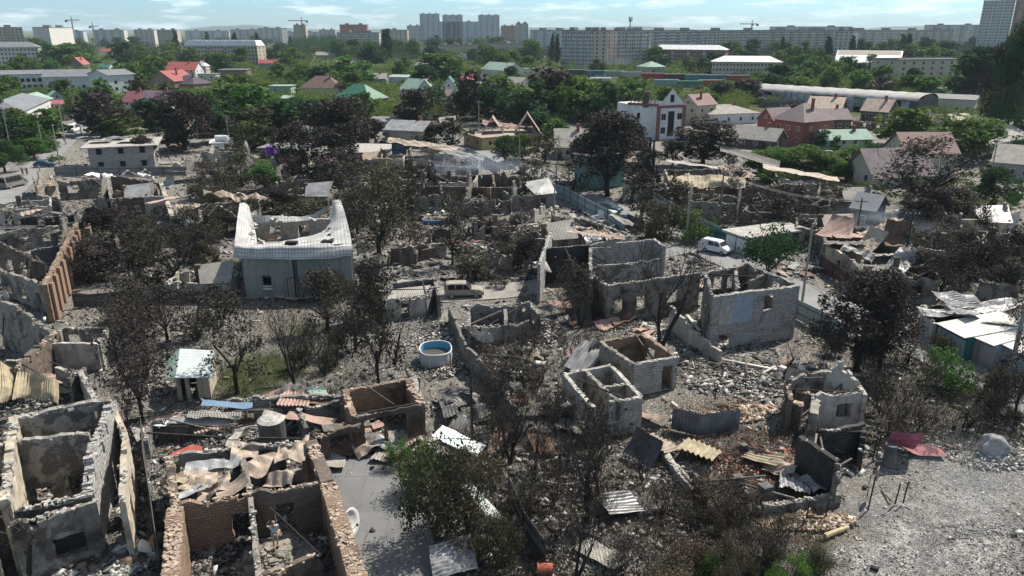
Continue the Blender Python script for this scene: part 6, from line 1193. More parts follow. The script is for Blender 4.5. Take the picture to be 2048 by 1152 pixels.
# ------------------------------------------------------------------ centre rooms
ruin('roofless white block room with brown inner walls, rear one of the centre pair', [(1202, 683, 1284, 668, 3.0, D(m=brick_or, ragged=.05)), (1284, 668, 1353, 713, 3.0, D(m=brick_or, ragged=.08, ops=[(.3, 1.6, .9, 2.3)])), (1353, 713, 1268, 728, 3.0, D(m=block_white, ragged=.08, ops=[(.2, 1.2, 0, 2.3)])), (1268, 728, 1202, 683, 3.0, D(m=plaster, ragged=.08, ops=[(.55, 1.1, 0, 2)]))], block_white, lm='rear roofless room of the centre pair', beams=2)
ruin('roofless white plaster room split in three, front one of the centre pair', [(1128, 747, 1222, 731, 3.0, D(m=plaster_lt, ragged=.1)), (1222, 731, 1282, 792, 3.0, D(m=plaster_lt, ragged=.1)), (1128, 747, 1188, 816, 3.0, D(m=plaster_lt, ragged=.1, ops=[(.25, 1.2, 1, 2.3), (.7, 1.2, .7, 2.2)])), (1220, 803, 1282, 793, 3.0, D(m=plaster_lt, ragged=.1)), (1172, 741, 1236, 803, 3.0, D(m=plaster, ragged=.1)), (1206, 775, 1258, 766, 2.9, D(m=plaster, ragged=.1))], plaster_lt, lm='front roofless room of the centre pair', beams=3)
tin_sheet(1170, 716, 3.6, 2.6, 52, tin_grey, z=1.2, pitch=-28, roll=6, label='ribbed grey sheets leaning on the dark corner of the rear room'); tin_sheet(1190, 708, 3, 1.4, 60, tin_black, z=1.6, pitch=-40, auto='black tin leaning beside the rear roofless room', corr=0, crum=.2)
tin_sheet(1112, 810, 3.2, 1.5, 130, tin_grey, z=.6, pitch=15, auto='twisted bluish tin beside the front roofless room', corr=.4, crum=.15); tin_sheet(1085, 822, 3, .9, 5, slate, z=.4, auto='twisted bluish tin beside the front roofless room')
# corrugated partition standing in the ash
q = [G(1342, 858), G(1400, 872), G(1478, 862)]; mb = MB(); 
for a, b in zip(q, q[1:]):
    n_ = int((b - a).length / .06); d = (b - a).normalized(); s = Vector((-d.y, d.x, 0))
    for i in range(n_): p0, p1 = a.lerp(b, i / n_) + s * .05 * math.sin(i * 1.5), a.lerp(b, (i + 1) / n_) + s * .05 * math.sin(i * 1.5 + 1.5); mb.add([(p0.x, p0.y, 0), (p1.x, p1.y, 0), (p1.x, p1.y, 1.9), (p0.x, p0.y, 1.9)], [(0, 1, 2, 3)])
o = mb.build('tin_fence', mat('blue grey tin', (.22, .25, .29), (.12, .12, .13), 1, rough=.5, metal=.3, soot=.3)); tag(o, 'standing blue grey corrugated tin fence before the red brick rubble', 'fence')
# ------------------------------------------------------------------ big two part building on the right of the centre
ruin('soot blackened block gable end and long white parapet in the centre right', [(1085, 497, 1180, 489, 4.6, D(m=block_black, ragged=.08)), (1180, 496, 1232, 492, 4.4, D(m=block_white, ragged=.1)), (1232, 486, 1308, 478, 4.8, D(m=block_white, ragged=.05)), (1308, 478, 1330, 492, 4.8, D(m=block_white, ragged=.1)), (1078, 530, 1102, 462, 4.6, D(m=block_white, ragged=.3)), (1180, 489, 1182, 560, 4.4, D(m=plaster)),
 (1180, 534, 1320, 520, 3.8, D(m=plaster_blot, ops=3)), (1215, 570, 1400, 545, 4.4, D(m=plaster, ops=[(.12, 1.2, 1.2, 2.9), (.36, 1.2, 1.2, 2.8), (.7, 1.4, 1.4, 2.8)], ragged=.15)), (1180, 545, 1215, 570, 4.2, D(m=plaster))], block_white, lm='sooty block gable building', beams=12)
ruin('tall two storey white block ruin with grey doors at the centre right', [(1412, 546, 1495, 527, 5.6, D(m=plaster, ops=[(.3, 1.5, 3.4, 5), (.6, 1.2, 3.2, 5)], ragged=.3)), (1495, 527, 1597, 571, 5.6, D(m=plaster_blot, ops=[(.25, 1.2, 3.2, 5), (.6, 1.4, 3.2, 5)], ragged=.3)), (1424, 592, 1597, 571, 5.6, D(m=block_white, t=.45, ragged=.06, ops=[(.66, 1.3, 3.4, 5.0), (.18, 1.5, 0, 1.5)])), (1412, 546, 1424, 592, 5.6, D(m=plaster, ops=[(.5, 1, 3.3, 4.8)])), (1470, 530, 1476, 580, 5.2, D(m=plaster)), (1540, 548, 1500, 560, 5.2, D(m=plaster))], block_white, lm='tall two storey block ruin', beams=10)
A, B = G(1424, 592, 5.6), G(1597, 571, 5.6); A.z = B.z = 0; d = (B - A).normalized(); n = Vector((d.y, -d.x, 0))
for f, m, w_ in ((.17, plaster_lt, 1.5), (.35, mat('blue grey door', (.3, .36, .42), (.24, .28, .33), 1.5, rough=.5, bump=.05), 2.3)):
    p = A.lerp(B, f) + n * .32; o = MB().box((0, 0, 1.35), (w_, .1, 2.7)).box((0, -.06, 1.35), (.06, .05, 2.6)).box((.3, -.08, 1.3), (.06, .08, .3)).build('metal_gate', m); o.location = (p.x, p.y, 2.55); o.rotation_euler = (0, 0, math.atan2(d.y, d.x)); tag(o, 'tall %s sheet door high on the two storey block ruin' % ('pale scuffed' if f < .2 else 'blue grey'), 'door')
ruin('low pale sloping garden wall leaning towards the white rubble', [(1342, 612, 1378, 650, 2.6, D(m=plaster_lt, t=.3, ragged=.1, h2=2.0)), (1378, 650, 1442, 706, 2.0, D(m=plaster_lt, t=.3, h2=1.0, ragged=.2))], plaster_lt, name='garden_wall', cat='wall', lm='pale sloping garden wall', beams=0)
pad('flat_roof_slab', [(1240, 505), (1345, 478), (1382, 505), (1335, 515)], concrete, 'grey yard slab behind the white parapet', z=.04)
ruin('collapsed timber roof ruin piled with grey debris behind the block gable', [(1098, 462, 1175, 455, 3.2, D(m=plaster, ragged=.5)), (1180, 490, 1262, 470, 3.2, D(m=green_white, ragged=.2)), (1175, 440, 1262, 470, 3.2, D(m=plaster)), (1100, 430, 1175, 440, 3.0, D(m=plaster)), (1100, 430, 1092, 480, 3.2, D(m=plaster))], plaster, lm='collapsed grey roof pile', beams=26)
for i in range(16): tin_sheet(1105 + rnd.uniform(0, 140), 430 + rnd.uniform(0, 50), rnd.uniform(2, 4.5), rnd.uniform(1, 2.2), rnd.uniform(0, 180), [slate, ash_top, tin_beige, tin_grey][i % 4], z=2.6, pitch=rnd.uniform(-20, 20), roll=rnd.uniform(-20, 20), crum=.25, corr=0, auto='broken roof piece on the collapsed grey roof pile'); list(COL.objects)[-1].location.z += 1.4 * rnd.random() + .5
tin_sheet(1190, 476, 8, 1.6, 3, tin_beige, z=3.4, crum=.3, corr=0, auto='long pale bent gutter sheet on the collapsed grey roof pile'); list(COL.objects)[-1].location.z += 2.3
p = G(1068, 590); r = root('awning', p, 'small barrel canopy beside the sooty block gable', 'canopy'); mb = patch_mb([[(1062, 532, 2.6), (1082, 530, 2.6)], [(1066, 524, 3.2), (1090, 520, 3.2)], [(1082, 540, 2.4), (1104, 545, 2.4)]], 8, 8); mb.build('shell', tin_grey, r)
for x, y in ((1062, 560), (1084, 562)): a = G(x, y); MB().box((a.x, a.y, 1.2), (.15, .15, 2.4)).build('post', M_('blue post', (.04, .06, .22), bump=0), r)
# ladder on the dark wall
p = G(1195, 618); r = root('ladder', p, 'light timber ladder leaning on the dark wall below the two windows', 'ladder', world=False); [MB().beam((x, 0, 0), (x, 1.0, 3.4), .06).build('rail', ashwood, r) for x in (0, .5)]; [MB().beam((0, k * .12, .2 + k * .42), (.5, k * .12, .2 + k * .42), .05).build('rung', ashwood, r) for k in range(8)]
# ------------------------------------------------------------------ lower right house with brick red debris
ruin('burnt brick ruin with jagged grey gable and curled tin on its left', [(1575, 757, 1655, 742, 3.2, D(m=plaster)), (1655, 742, 1712, 762, 3.6, D(m=plaster_lt, gable=1.2, ragged=.5)), (1712, 762, 1730, 796, 3.2, D(h2=2.6)), (1632, 790, 1730, 782, 3.0, D(m=plaster_lt, ragged=.5, ops=[(.6, 1.3, .8, 2.2)])), (1575, 760, 1582, 800, 2.8, D(m=brick_br)), (1570, 800, 1606, 808, 2.2, D(m=brick_br, t=.9, ragged=.6)), (1632, 790, 1628, 830, 2.8, D(m=plaster, t=.6))], plaster_lt, lm='jagged grey gable ruin', beams=8)
tin_sheet(1592, 768, 2.4, 2.0, 80, tin_beige, z=2.2, curl=2.2, label='curled ribbed tin roll standing at the jagged gable ruin'); list(COL.objects)[-1].location.z += 1.2
ruin('black charred house corner around the red brick debris', [(1600, 872, 1676, 922, 3.0, D(m=mat('charcoal wall', (.02, .019, .018), (.05, .047, .044), 1.5, bump=.4), t=.4, ragged=.12)), (1676, 922, 1672, 952, 3.0, D(m=ashwood, h2=2.4)), (1510, 1010, 1680, 988, .8, D(m=plaster, t=.4, ragged=.3)), (1330, 905, 1390, 978, .7, D(m=plaster_lt, t=.5, ragged=.2)), (1640, 862, 1728, 850, 2.4, D(m=block_black)), (1728, 850, 1722, 905, 2.4, D(m=block_black, h2=1.4))], block_black, lm='black corner wall of the red debris house', beams=10)
for (x, y, l, w_, yaw, m, k) in [(1318, 886, 2.6, 2.4, 50, tin_beige, D(amp=.08, corr=.36, pitch=15)), (1400, 900, 3.0, 2.6, 60, tin_yel, D(amp=.09, corr=.4, pitch=14)), (1290, 900, 2.4, 2.6, 40, tin_black, D(curl=1.4, pitch=-10)), (1530, 910, 2.6, 2.2, 140, tin_yel, D(amp=.09, corr=.45)), (1425, 975, 2.4, 2.4, 30, tin_yel, D(amp=.07, corr=.4, curl=.9)), (1560, 930, 2.2, 1.6, 150, tin_beige, D(crum=.3)), (1240, 1000, 2.6, 2.2, 20, tin_grey, D(amp=.06)), (1590, 960, 2.6, 2, 70, tin_grey, D(crum=.4)), (1640, 960, 2.2, 2, 10, tin_grey, D(crum=.4, curl=1)), (1650, 880, 2, 3, 60, slate, D(crum=.2))]:
    tin_sheet(x, y, l, w_, yaw, m, z=.8, auto='ribbed scorched roof sheet on the red brick debris', **k)
for (x, y, s) in ((1474, 975, .6), (1528, 1000, .75), (1486, 905, .45)):
    p = G(x, y); o = MB().box((0, 0, s * .75), (s, s * .9, s * 1.5), rz=.4).box((0, 0, s * 1.52), (s * 1.05, s * .95, .06), rz=.4).build('burnt_stove', tin_black); o.location = p; tag(o, cat='stove', group='burnt stoves', auto='boxy blackened stove standing in the red brick debris')
M_mag = M_('magenta tin', (.26, .035, .09), (.36, .14, .19), bump=.1, rough=.5)
tin_sheet(1806, 880, 2.4, 2.2, 85, M_mag, z=1.6, pitch=55, corr=0, crum=.15, label='dark magenta tin sheet standing at the edge of the ash field'); tin_sheet(1838, 897, 3.6, 1.2, -8, M_('pink red tin', (.3, .13, .14), bump=.1, soot=.3), z=.4, corr=0, crum=.15, label='pinkish red tin strip lying beside the magenta sheet'); 
p = G(1776, 930); o = MB().tube([(p.x, p.y, 0), (p.x, p.y, 1.7)], .42, 16).build('barrel', tin_black); tag(o, 'dark blue black barrel in front of the magenta sheet', 'barrel')
p = G(1985, 905); r = root('round_bale', p, 'big round pale wrapped bale with scribbled lines near the right edge', 'bale', world=False, rz=.5); bm = bmesh.new(); bmesh.ops.create_icosphere(bm, subdivisions=4, radius=1.15); me = bpy.data.meshes.new('bale')
for v in bm.verts: v.co *= 1 + .09 * math.sin(v.co.x * 4 + v.co.z * 3) + .06 * math.sin(v.co.y * 7 + v.co.x * 5); v.co.z = max(-.8, v.co.z) + .7; v.co *= .8; v.co.x *= 1.15
bm.to_mesh(me); bm.free(); link('bale', me, mat('dusty wrap', (.3, .3, .29), (.18, .18, .18), 2, bump=.4, soot=.35), r); [MB().tube([(math.cos(a) * 1.17, y, 1.1 + math.sin(a) * 1.17) for a in [k * .3 for k in range(9)]], .02, 4).build('strap', steel, r) for y in (-.4, .1, .5)]
for (x, y, h) in ((1736, 1020, 2.6), (1790, 1008, 1.6), (1806, 1006, 1.7), (1610, 1048, 1.8), (1555, 1062, 1.8), (1650, 1038, 1.6), (1745, 920, 2), (1752, 915, 2), (945, 905, 3.8), (838, 795, 1.8), (900, 740, 1.6)):
    p = G(x, y); o = MB().tube([(p.x, p.y, 0), (p.x + .1, p.y, h)], .05, 6).build('metal_post', steel); tag(o, cat='post', group='thin metal posts', auto='thin black metal post standing in the ash')
# hoop and logs
p = G(1126, 955); mb = MB(); mb.tube([(p.x + 2.0 * math.cos(a), p.y + 1.6 * math.sin(a), .55) for a in [6.2832 * k / 40 for k in range(41)]], .035, 5); [mb.tube([(p.x + 2 * math.cos(a), p.y + 1.6 * math.sin(a), 0), (p.x + 2 * math.cos(a), p.y + 1.6 * math.sin(a), .55)], .03, 5) for a in (0, 1.5, 3.1, 4.6)]; tag(mb.build('pool_hoop', frame_w), 'thin white oval hoop of a burnt pool in the dry grass', 'hoop')
a, b = G(1650, 1072, .15), G(1697, 1054, .15); tag(MB().tube([a, a.lerp(b, .5) + Vector((0, 0, .05)), b], [.17, .14, .1], 8).build('log', mat('peeled log', (.5, .42, .27), (.36, .29, .18), 3, bump=.3)), 'pale peeled log lying on the dry bank of the ash field', 'log')
p = G(1088, 1148); tag(MB().tube([(p.x - .4, p.y, .35), (p.x + .5, p.y, .35)], .34, 16).build('gas_cylinder', mat('orange red cylinder', (.4, .1, .06), (.25, .08, .05), 3, bump=.05)), 'orange red gas cylinder lying at the bottom centre', 'gas cylinder')
# ------------------------------------------------------------------ upper centre ruins
ruin('long roofless brown brick ruin with pointed gables in the upper centre', [(852, 372, 1042, 376, 3.4, D(m=brick_br, ops=6, ragged=.15)), (852, 372, 850, 344, 3.4, D(m=brick_br, gable=1)), (850, 344, 876, 364, 3.4, D(m=brick_br, gable=2.4, ops=2)), (875, 350, 930, 352, 3.2, D(m=brick_br, ragged=.3)), (930, 352, 1004, 346, 3.2, D(m=brick_br)), (1000, 364, 1040, 358, 3.4, D(m=brick_br, gable=3, ops=3)), (1042, 376, 1040, 358, 3.2), (930, 352, 950, 374, 3), (985, 350, 990, 374, 3)], brick_br, lm='long roofless brown brick ruin', beams=14)
ruin('smoking roofless house with pinkish roof remains in the upper centre', [(770, 318, 850, 318, 2.6, D(m=brick_br, ops=2)), (812, 312, 905, 306, 3.2, D(m=plaster, ops=3)), (905, 306, 925, 300, 3), (812, 312, 822, 296, 3.2), (770, 318, 775, 332, 2.6), (768, 342, 850, 342, 2.4, D(m=brick_br, ops=2)), (860, 330, 955, 336, 2.6, D(ops=3)), (955, 336, 960, 316, 2.6), (870, 316, 965, 318, 2.2, D(ops=3))], plaster, lm='smoking roofless house', beams=16)
tin_sheet(845, 301, 16, 5, 0, tin_beige, z=3.4, crum=.3, corr=0, label='pinkish beige collapsed roof deck beyond the long brown ruin'); list(COL.objects)[-1].location.z += 2.4
tin_sheet(925, 318, 10, 4, -5, slate, z=2.4, crum=.35, corr=0, label='grey collapsed roof deck next to the pinkish one'); list(COL.objects)[-1].location.z += 1.6
r = root('steel_frame_tower', G(800, 330), 'dark rusty steel stair frame standing beside the smoking house', 'steel frame'); p = G(800, 330)
for dx in (-1.6, 1.6):
    for dy in (0, 3): MB().box((p.x + dx, p.y + dy, 2.6), (.2, .2, 5.2)).build('column', steel, r)
for z in (1.6, 3.4, 5.1):
    for q_ in (0, 3): MB().box((p.x, p.y + q_, z), (3.4, .12, .14)).build('girder', steel, r)
MB().slab([(p.x - 1.6, p.y, 2.2), (p.x + 1.6, p.y, 2.2), (p.x + 1.6, p.y + .1, 5), (p.x - 1.6, p.y + .1, 5)], .06).build('panel', R_blu, r)
house(680, 332, 768, 334, 10, 3.2, 'shed', .4, plaster_lt, ash_top, 'burnt white walled house with ash roof behind the big scorched tree', 'burnt house', 'white walled house behind big scorched tree', cols=3, burnt=True)
house(965, 300, 1082, 290, 11, 3.0, 'flat', .3, W_yel, tin_beige, 'yellow walled house under torn rose roof peaks', 'burnt house', 'yellow house with torn rose roof', cols=4, side=2, burnt=True)
for (x, w0, h0) in ((985, 22, 4.2), (1055, 26, 5.2)):
    a, b, t = G(x - w0, 268, 3.4), G(x + w0, 266, 3.4), G(x, 262, 3.4); mb = MB(); t = (a + b) / 2 + Vector((0, 0, h0)); bk = Vector((0, 7, 0)); mb.slab([a, t, t + bk, a + bk], .12).slab([t, b, b + bk, t + bk], .12); tag(mb.build('roof_remnant', tin_pink), '%s torn rose roof peak on the yellow house' % ('smaller' if x < 1000 else 'larger'), 'roof remnant')
tin_sheet(1015, 262, 14, 5, 0, tin_pink, z=3.4, crum=.4, corr=0, label='sagging rose roof deck between the two torn peaks'); list(COL.objects)[-1].location.z += 2.4
p = G(662, 330); tin_sheet(660, 322, 5, 3, 60, M_('coral red tin', (.5, .14, .12), bump=.1), z=1.4, pitch=20, corr=0, crum=.4, label='crumpled coral red roof piece behind the big scorched tree')
for (x, y, m, lb) in ((543, 308, c_('purple tank', (.16, .04, .36)), 'purple plastic tank on the low garage roof'),):
    p = G(x, y, 3.0); tag(MB().tube([(p.x, p.y, 3.08), (p.x, p.y, 4.7)], 1.1, 18).tube([(p.x, p.y, 4.7), (p.x, p.y, 4.85)], [1.1, .4], 18).build('water_tank', m), lb, 'water tank')
p = G(445, 283, 3.3); tag(MB().tube([(p.x - 1.6, p.y, 4.1), (p.x + 1.6, p.y, 4.1)], .8, 16).box((p.x, p.y, 3.35), (2.6, 1, .2)).build('water_tank', R_wht), 'white cylinder tank on the small white flat hut', 'water tank')
p = G(948, 418); r = root('drying_rack', p, 'pale umbrella shaped drying rack in the burnt centre garden', 'drying rack', world=False); MB().tube([(0, 0, 0), (0, 0, 2)], .05, 6).build('pole', frame_w, r); [MB().beam((0, 0, 2), (math.cos(k * 1.05) * 1.8, math.sin(k * 1.05) * 1.8, 1.5), .06).build('arm', frame_w, r) for k in range(6)]
p = G(1165, 335); house(1148, 372, 1172, 380, 9, 6.4, 'flat', .3, mat('teal green render', (.2, .38, .34), (.14, .26, .24), .5, soot=.3, bump=.1), concrete, 'tall narrow green walled house hidden by scorched trees', 'house', 'tall narrow green walled house', cols=1, rows=2, side=1, burnt=True)
# ------------------------------------------------------------------ right side ruins
ruin('row of burnt white walled rooms left of the beige crumpled roof', [(1248, 372, 1330, 366, 3.0, D(m=plaster_lt, ops=[(.15, 1.8, 0, 2.3), (.6, 1.2, 0, 2.2)])), (1248, 372, 1280, 344, 3.0, D(m=plaster)), (1280, 344, 1322, 366, 3, D(m=char, gable=3.4)), (1330, 366, 1345, 395, 3, D(m=plaster_lt))], plaster_lt, lm='burnt white walled rooms', beams=8)
ruin('long burnt brown house beneath the beige crumpled roof', [(1345, 378, 1500, 372, 3.4, D(m=brick_br, ops=4)), (1330, 340, 1500, 338, 3.4, D(m=plaster, ops=3)), (1500, 372, 1562, 372, 3.2, D(m=brick_br, ops=2)), (1500, 372, 1502, 338, 3.2), (1562, 372, 1550, 345, 3), (1330, 340, 1345, 378, 3.4, D(m=plaster_cream)), (1432, 410, 1545, 402, 2.2, D(m=plaster, ops=3)), (1562, 358, 1655, 372, 3.2, D(m=plaster_lt, ops=[(.3, 1.6, 0, 2.4), (.6, 1, .9, 2)])), (1655, 372, 1650, 350, 3)], brick_br, lm='long burnt brown house', beams=18)
for g_, lb in (([[(1338, 352, 4.6), (1385, 350, 4.4), (1440, 352, 4.8), (1490, 352, 4.6)], [(1342, 362, 4), (1385, 368, 3.4), (1440, 364, 4.2), (1492, 366, 3.8)], [(1350, 374, 3.4), (1390, 378, 3.2), (1440, 376, 3.2), (1490, 376, 3.3)]], 'wide beige crumpled tin roof on the long burnt brown house'),):
    o = patch_mb(g_, 60, 12, .16, corr=22, amp=.09).build('roof_sheet', tin_yel, smooth=True); tag(o, lb, 'roof sheet', 'loose roof sheets')
tin_sheet(1475, 355, 6, 5, 10, tin_beige, z=3.6, crum=.4, corr=0, auto='crumpled beige tin on the long burnt brown house'); list(COL.objects)[-1].location.z += 2.6
tin_sheet(1392, 342, 12, 2, 2, ash_top, z=3.4, corr=0, crum=.15, auto='ash covered roof strip on the long burnt brown house'); list(COL.objects)[-1].location.z += 2.6
for (x, y, yaw) in ((1475, 318, -12), (1520, 330, -20)): tin_sheet(x, y, 8, 6, yaw, slate, z=3.2, pitch=14, auto='grey slate roof half behind the long burnt brown house'); list(COL.objects)[-1].location.z += 2.2
tin_sheet(1600, 355, 14, 3.4, -14, tin_beige, z=3.2, corr=0, crum=.15, label='long narrow scorched roof strip right of the beige crumpled roof'); list(COL.objects)[-1].location.z += 2.0
ruin('yellowish burnt house with curled rusty roof in the right middle', [(1655, 490, 1735, 540, 3.0, D(m=plaster_cream, ops=[(.35, 1.3, .7, 2.2), (.75, 1.4, .7, 2.2)])), (1735, 540, 1795, 560, 2.8, D(m=plaster_cream, ops=1)), (1640, 455, 1655, 490, 3.0, D(m=plaster)), (1640, 455, 1760, 455, 3.2, D(m=plaster)), (1760, 455, 1830, 500, 3.0, D(m=plaster, h2=3.6)), (1830, 500, 1795, 560, 3.0, D(m=plaster_blot)), (1700, 470, 1740, 520, 3, D(m=plaster_cream))], plaster_cream, lm='burnt house with curled rusty roof', beams=12)
for (x, y, l, w_, yaw, m, cu, cr_) in [(1672, 470, 5, 3.6, 40, tin_pink, .9, .1), (1712, 478, 6, 4, 160, tin_pink, 0, .3), (1735, 500, 5, 2.6, 30, tin_beige, 1.0, .15), (1690, 495, 5, 3, 150, slate, 0, .25), (1785, 490, 4, 3, 80, tin_rust, 1.6, .2), (1760, 470, 6, 3, 20, tin_beige, .6, .3), (1770, 520, 5, 2.2, 60, slate, 0, .2), (1755, 542, 4.4, 2.4, -10, slate, 0, .05), (1800, 535, 4, 2.4, 45, tin_grey, .7, .3), (1740, 462, 5, 1.5, 10, tin_rust, 0, .2), (1715, 515, 4, 1.6, 140, ash_top, 0, .3)]:
    tin_sheet(x, y, l, w_, yaw, m, z=3.0, curl=cu, crum=cr_, corr=.3 if cr_ < .12 else 0, pitch=rnd.uniform(-16, 16), roll=rnd.uniform(-14, 14), auto='curled rusty roof sheet on the burnt house in the right middle'); list(COL.objects)[-1].location.z += 1.9 + rnd.random() * .4
ruin('small roofless white box house behind the curled rusty roof', [(1832, 452, 1862, 456, 2.8, D(m=plaster_lt, ops=1, ragged=.08)), (1862, 456, 1922, 448, 2.8, D(m=plaster, ops=3, ragged=.08)), (1832, 452, 1870, 438, 2.8, D(m=plaster_lt, ragged=.08)), (1870, 438, 1922, 448, 2.8, D(ragged=.08)), (1780, 448, 1832, 440, 2.6), (1865, 425, 1935, 440, 2.8, D(m=plaster))], plaster_lt, lm='small roofless white box house', beams=6)
ruin('scattered white plaster ruins at the right among black trees', [(1920, 470, 1980, 480, 2.4, D(ops=2)), (1930, 500, 1990, 520, 2, D(m=plaster)), (1880, 415, 1960, 420, 2.4, D(m=plaster, ops=2)), (1580, 425, 1632, 430, 2.6, D(m=plaster_lt)), (1990, 440, 2040, 420, 3, D(m=plaster_lt)), (1960, 560, 2040, 575, 2.2, D(m=plaster))], plaster_lt, lm='scattered plaster ruins at the right', beams=14)
tin_sheet(1945, 540, 4.4, 2.4, 130, tin_pink, z=.8, auto='faded pink tin under the black trees at right', crum=.15); tin_sheet(1985, 575, 5, 2, 10, tin_beige, z=.8, auto='pale fallen sheet under the black trees at right', crum=.2)
ruin('burnt sheds behind the wagons at the top right', [(1625, 215, 1700, 222, 3, D(m=char, ops=2)), (1690, 240, 1800, 250, 2.4, D(m=plaster, ops=4)), (1560, 212, 1620, 206, 2.6, D(m=char)), (1830, 240, 1950, 250, 3, D(m=plaster, ops=4)), (1260, 200, 1330, 196, 3, D(m=plaster, ops=3)), (1150, 172, 1230, 172, 2.6, D(m=plaster, ops=3))], char, name='burnt_shed', cat='burnt sheds', lm='burnt sheds below the warehouse', beams=12)
# ------------------------------------------------------------------ white metal garages at the right
def garages():
    for k, (a, b, m, lb) in enumerate([((1868, 690), (1925, 722), F_teal, 'dark green sided metal garage, the left one of the white roofed row'), ((1925, 712), (1982, 738), F_blue, 'pale blue grey metal garage in the middle of the white roofed row'), ((1985, 728), (2060, 768), F_blue, 'white doored metal garage nearest the right photo edge')]):
        A, B = G(*a), G(*b); c = (A + B) / 2; r = root('metal_garage', c, lb, 'garage', 'metal garages', lm='white roofed metal garages' if k == 1 else None); d = (B - A).normalized(); n = Vector((-d.y, d.x, 0)); dp = 6.5; h = 2.3; q = [A, B, B + n * dp, A + n * dp]
        MB().prism([(p.x, p.y) for p in q], 0, h).build('body', m, r); T = lambda p, z: (p.x, p.y, z)
        MB().slab([T(q[0] - n * .3, h + .1), T(q[1] - n * .3, h + .1), T(q[2] + n * .2, h + .9), T(q[3] + n * .2, h + .9)], .08).build('roof', mat('scuffed white roof', (.62, .62, .59), (.42, .40, .34), .7, rough=.6, bump=.1, soot=.12, sootcol=(.2, .18, .15)), r)
        for f in (.28, .74): p = A.lerp(B, f) - n * .04; MB().box((p.x, p.y, 1.05), (1.9, .06, 2.0), rz=math.atan2(d.y, d.x)).build('door', F_blue if k != 1 else W_gry, r)
        MB().box((*(A - n * .03).xy, 1.2), (.12, .12, 2.4)).build('corner_post', steel, r); keep_pts(q, 0)
garages()
for (x, y, yaw) in ((1890, 632, -10), (1945, 640, 15), (1980, 655, -30), (1920, 612, 5), (1990, 625, 20)): tin_sheet(x, y, 5, 3.4, yaw, [tin_grey, tin_black, tin_grey, R_gry, tin_black][(x + y) % 5], z=2, pitch=rnd.uniform(-14, 14), roll=rnd.uniform(-12, 12), crum=.2, auto='buckled grey roof tin behind the white roofed metal garages'); list(COL.objects)[-1].location.z += 1.3
ruin('charred low shed behind the white roofed metal garages', [(1848, 610, 1925, 618, 2.2, D(m=char)), (1925, 618, 2048, 640, 2.2, D(m=char)), (1848, 610, 1870, 650, 2.2, D(m=W_gry))], char, name='burnt_shed', cat='burnt shed', lm='charred low shed', beams=8)
# ------------------------------------------------------------------ fences
fence([(1085, 388), (1128, 398), (1170, 424), (1215, 448), (1250, 470)], 2.4, F_blue, 'blue grey metal fence along the left side of the lane with parked cars', lm='blue grey lane fence')
fence([(1255, 452), (1285, 466)], 2, F_brn, 'short rusty brown fence before the blue car')
fence([(1305, 408), (1350, 432), (1405, 466), (1440, 482)], 2.1, mat('pale mint fence', (.36, .43, .41), (.3, .36, .35), 1, corr=.2, bump=.3, soot=.2, sootcol=(.16, .17, .16)), 'pale mint metal fence behind the green weeds', lm='pale mint fence')
fence([(1405, 476), (1450, 492)], 2.0, F_teal, 'dark teal fence section beside the row garage')
fence([(1592, 638), (1640, 662), (1690, 695)], 2.2, F_blue, 'blue grey sheet fence with black cross braces by the lower lane', lm='cross braced sheet fence')
fence([(1640, 540), (1690, 575), (1745, 596)], 2.0, F_brn, 'dark brown metal fence in front of the curled roof house', lm='dark brown fence')
fence([(290, 888), (296, 960), (312, 1060), (330, 1190)], 2.2, tin_black, 'soot black fence closing the dark passage in the lower left', post=2)
fence([(900, 318), (935, 312), (1000, 345)], 2.0, F_blue, 'bluish fence in the smoke along the upper lane')
fence([(480, 300), (600, 298)], 2.2, F_dark, 'dark slatted fence behind the purple tank')
fence([(770, 366), (840, 368)], 1.6, F_con, 'low pale panel fence before the steel stair frame')
fence([(310, 845), (460, 808), (690, 772)], 1.4, char, 'thin charred timber fence along the near side of the lawn', post=1.6, t=.03) if 0 else None
fence([(150, 614), (300, 606), (470, 604)], 1.6, tin_black, 'low black mesh fence on the near side of the scorched trees', post=2.2, t=.03, ragged=.4)
fence([(1020, 1000), (1048, 1070), (1090, 1130)], 1.7, F_con, 'dark concrete fence running out at the bottom centre', post=2.4)
# ------------------------------------------------------------------ vehicles
car(1432, 505, -45, mat('white van paint', (.62, .66, .7), rough=.3, bump=0, spec=.5), 'white delivery van parked on the asphalt before the row garage', 'van', lm='white delivery van')
car(1220, 423, -38, mat('dark blue paint', (.02, .06, .1), rough=.25, bump=0, spec=.6), 'dark teal car farthest up the lane of the three parked', 'car', lm='dark teal parked car')
car(1222, 444, -40, mat('white paint', (.6, .64, .66), rough=.3, bump=0, spec=.5), 'white van between the dark teal car and the blue car', 'van', lm='white van by the lane fence')
car(1255, 450, -38, mat('deep blue paint', (.03, .08, .22), rough=.25, bump=0, spec=.6), 'deep blue hatchback behind the rusty brown fence', 'car', lm='deep blue hatchback')
car(1662, 313, -18, mat('silver paint', (.5, .55, .6), rough=.3, bump=0, spec=.5), 'silver hatchback parked among the green gardens at right', 'car', lm='silver hatchback')
car(148, 264, -80, mat('white minibus paint', (.68, .7, .72), rough=.3, bump=0, spec=.5), 'white minibus coming down the left street', 'bus', lm='white minibus')
car(28, 374, 78, mat('burnt van shell', (.12, .12, .12), (.2, .19, .18), 2, rough=.8, bump=.15), 'burnt grey van wreck standing on the left street', 'bus', burnt=True, cat='wrecked van', lm='burnt van wreck on the street')
car(90, 334, 20, mat('navy paint', (.02, .07, .14), rough=.3, bump=0), 'small dark blue car half hidden by the pink posted gable', 'car')
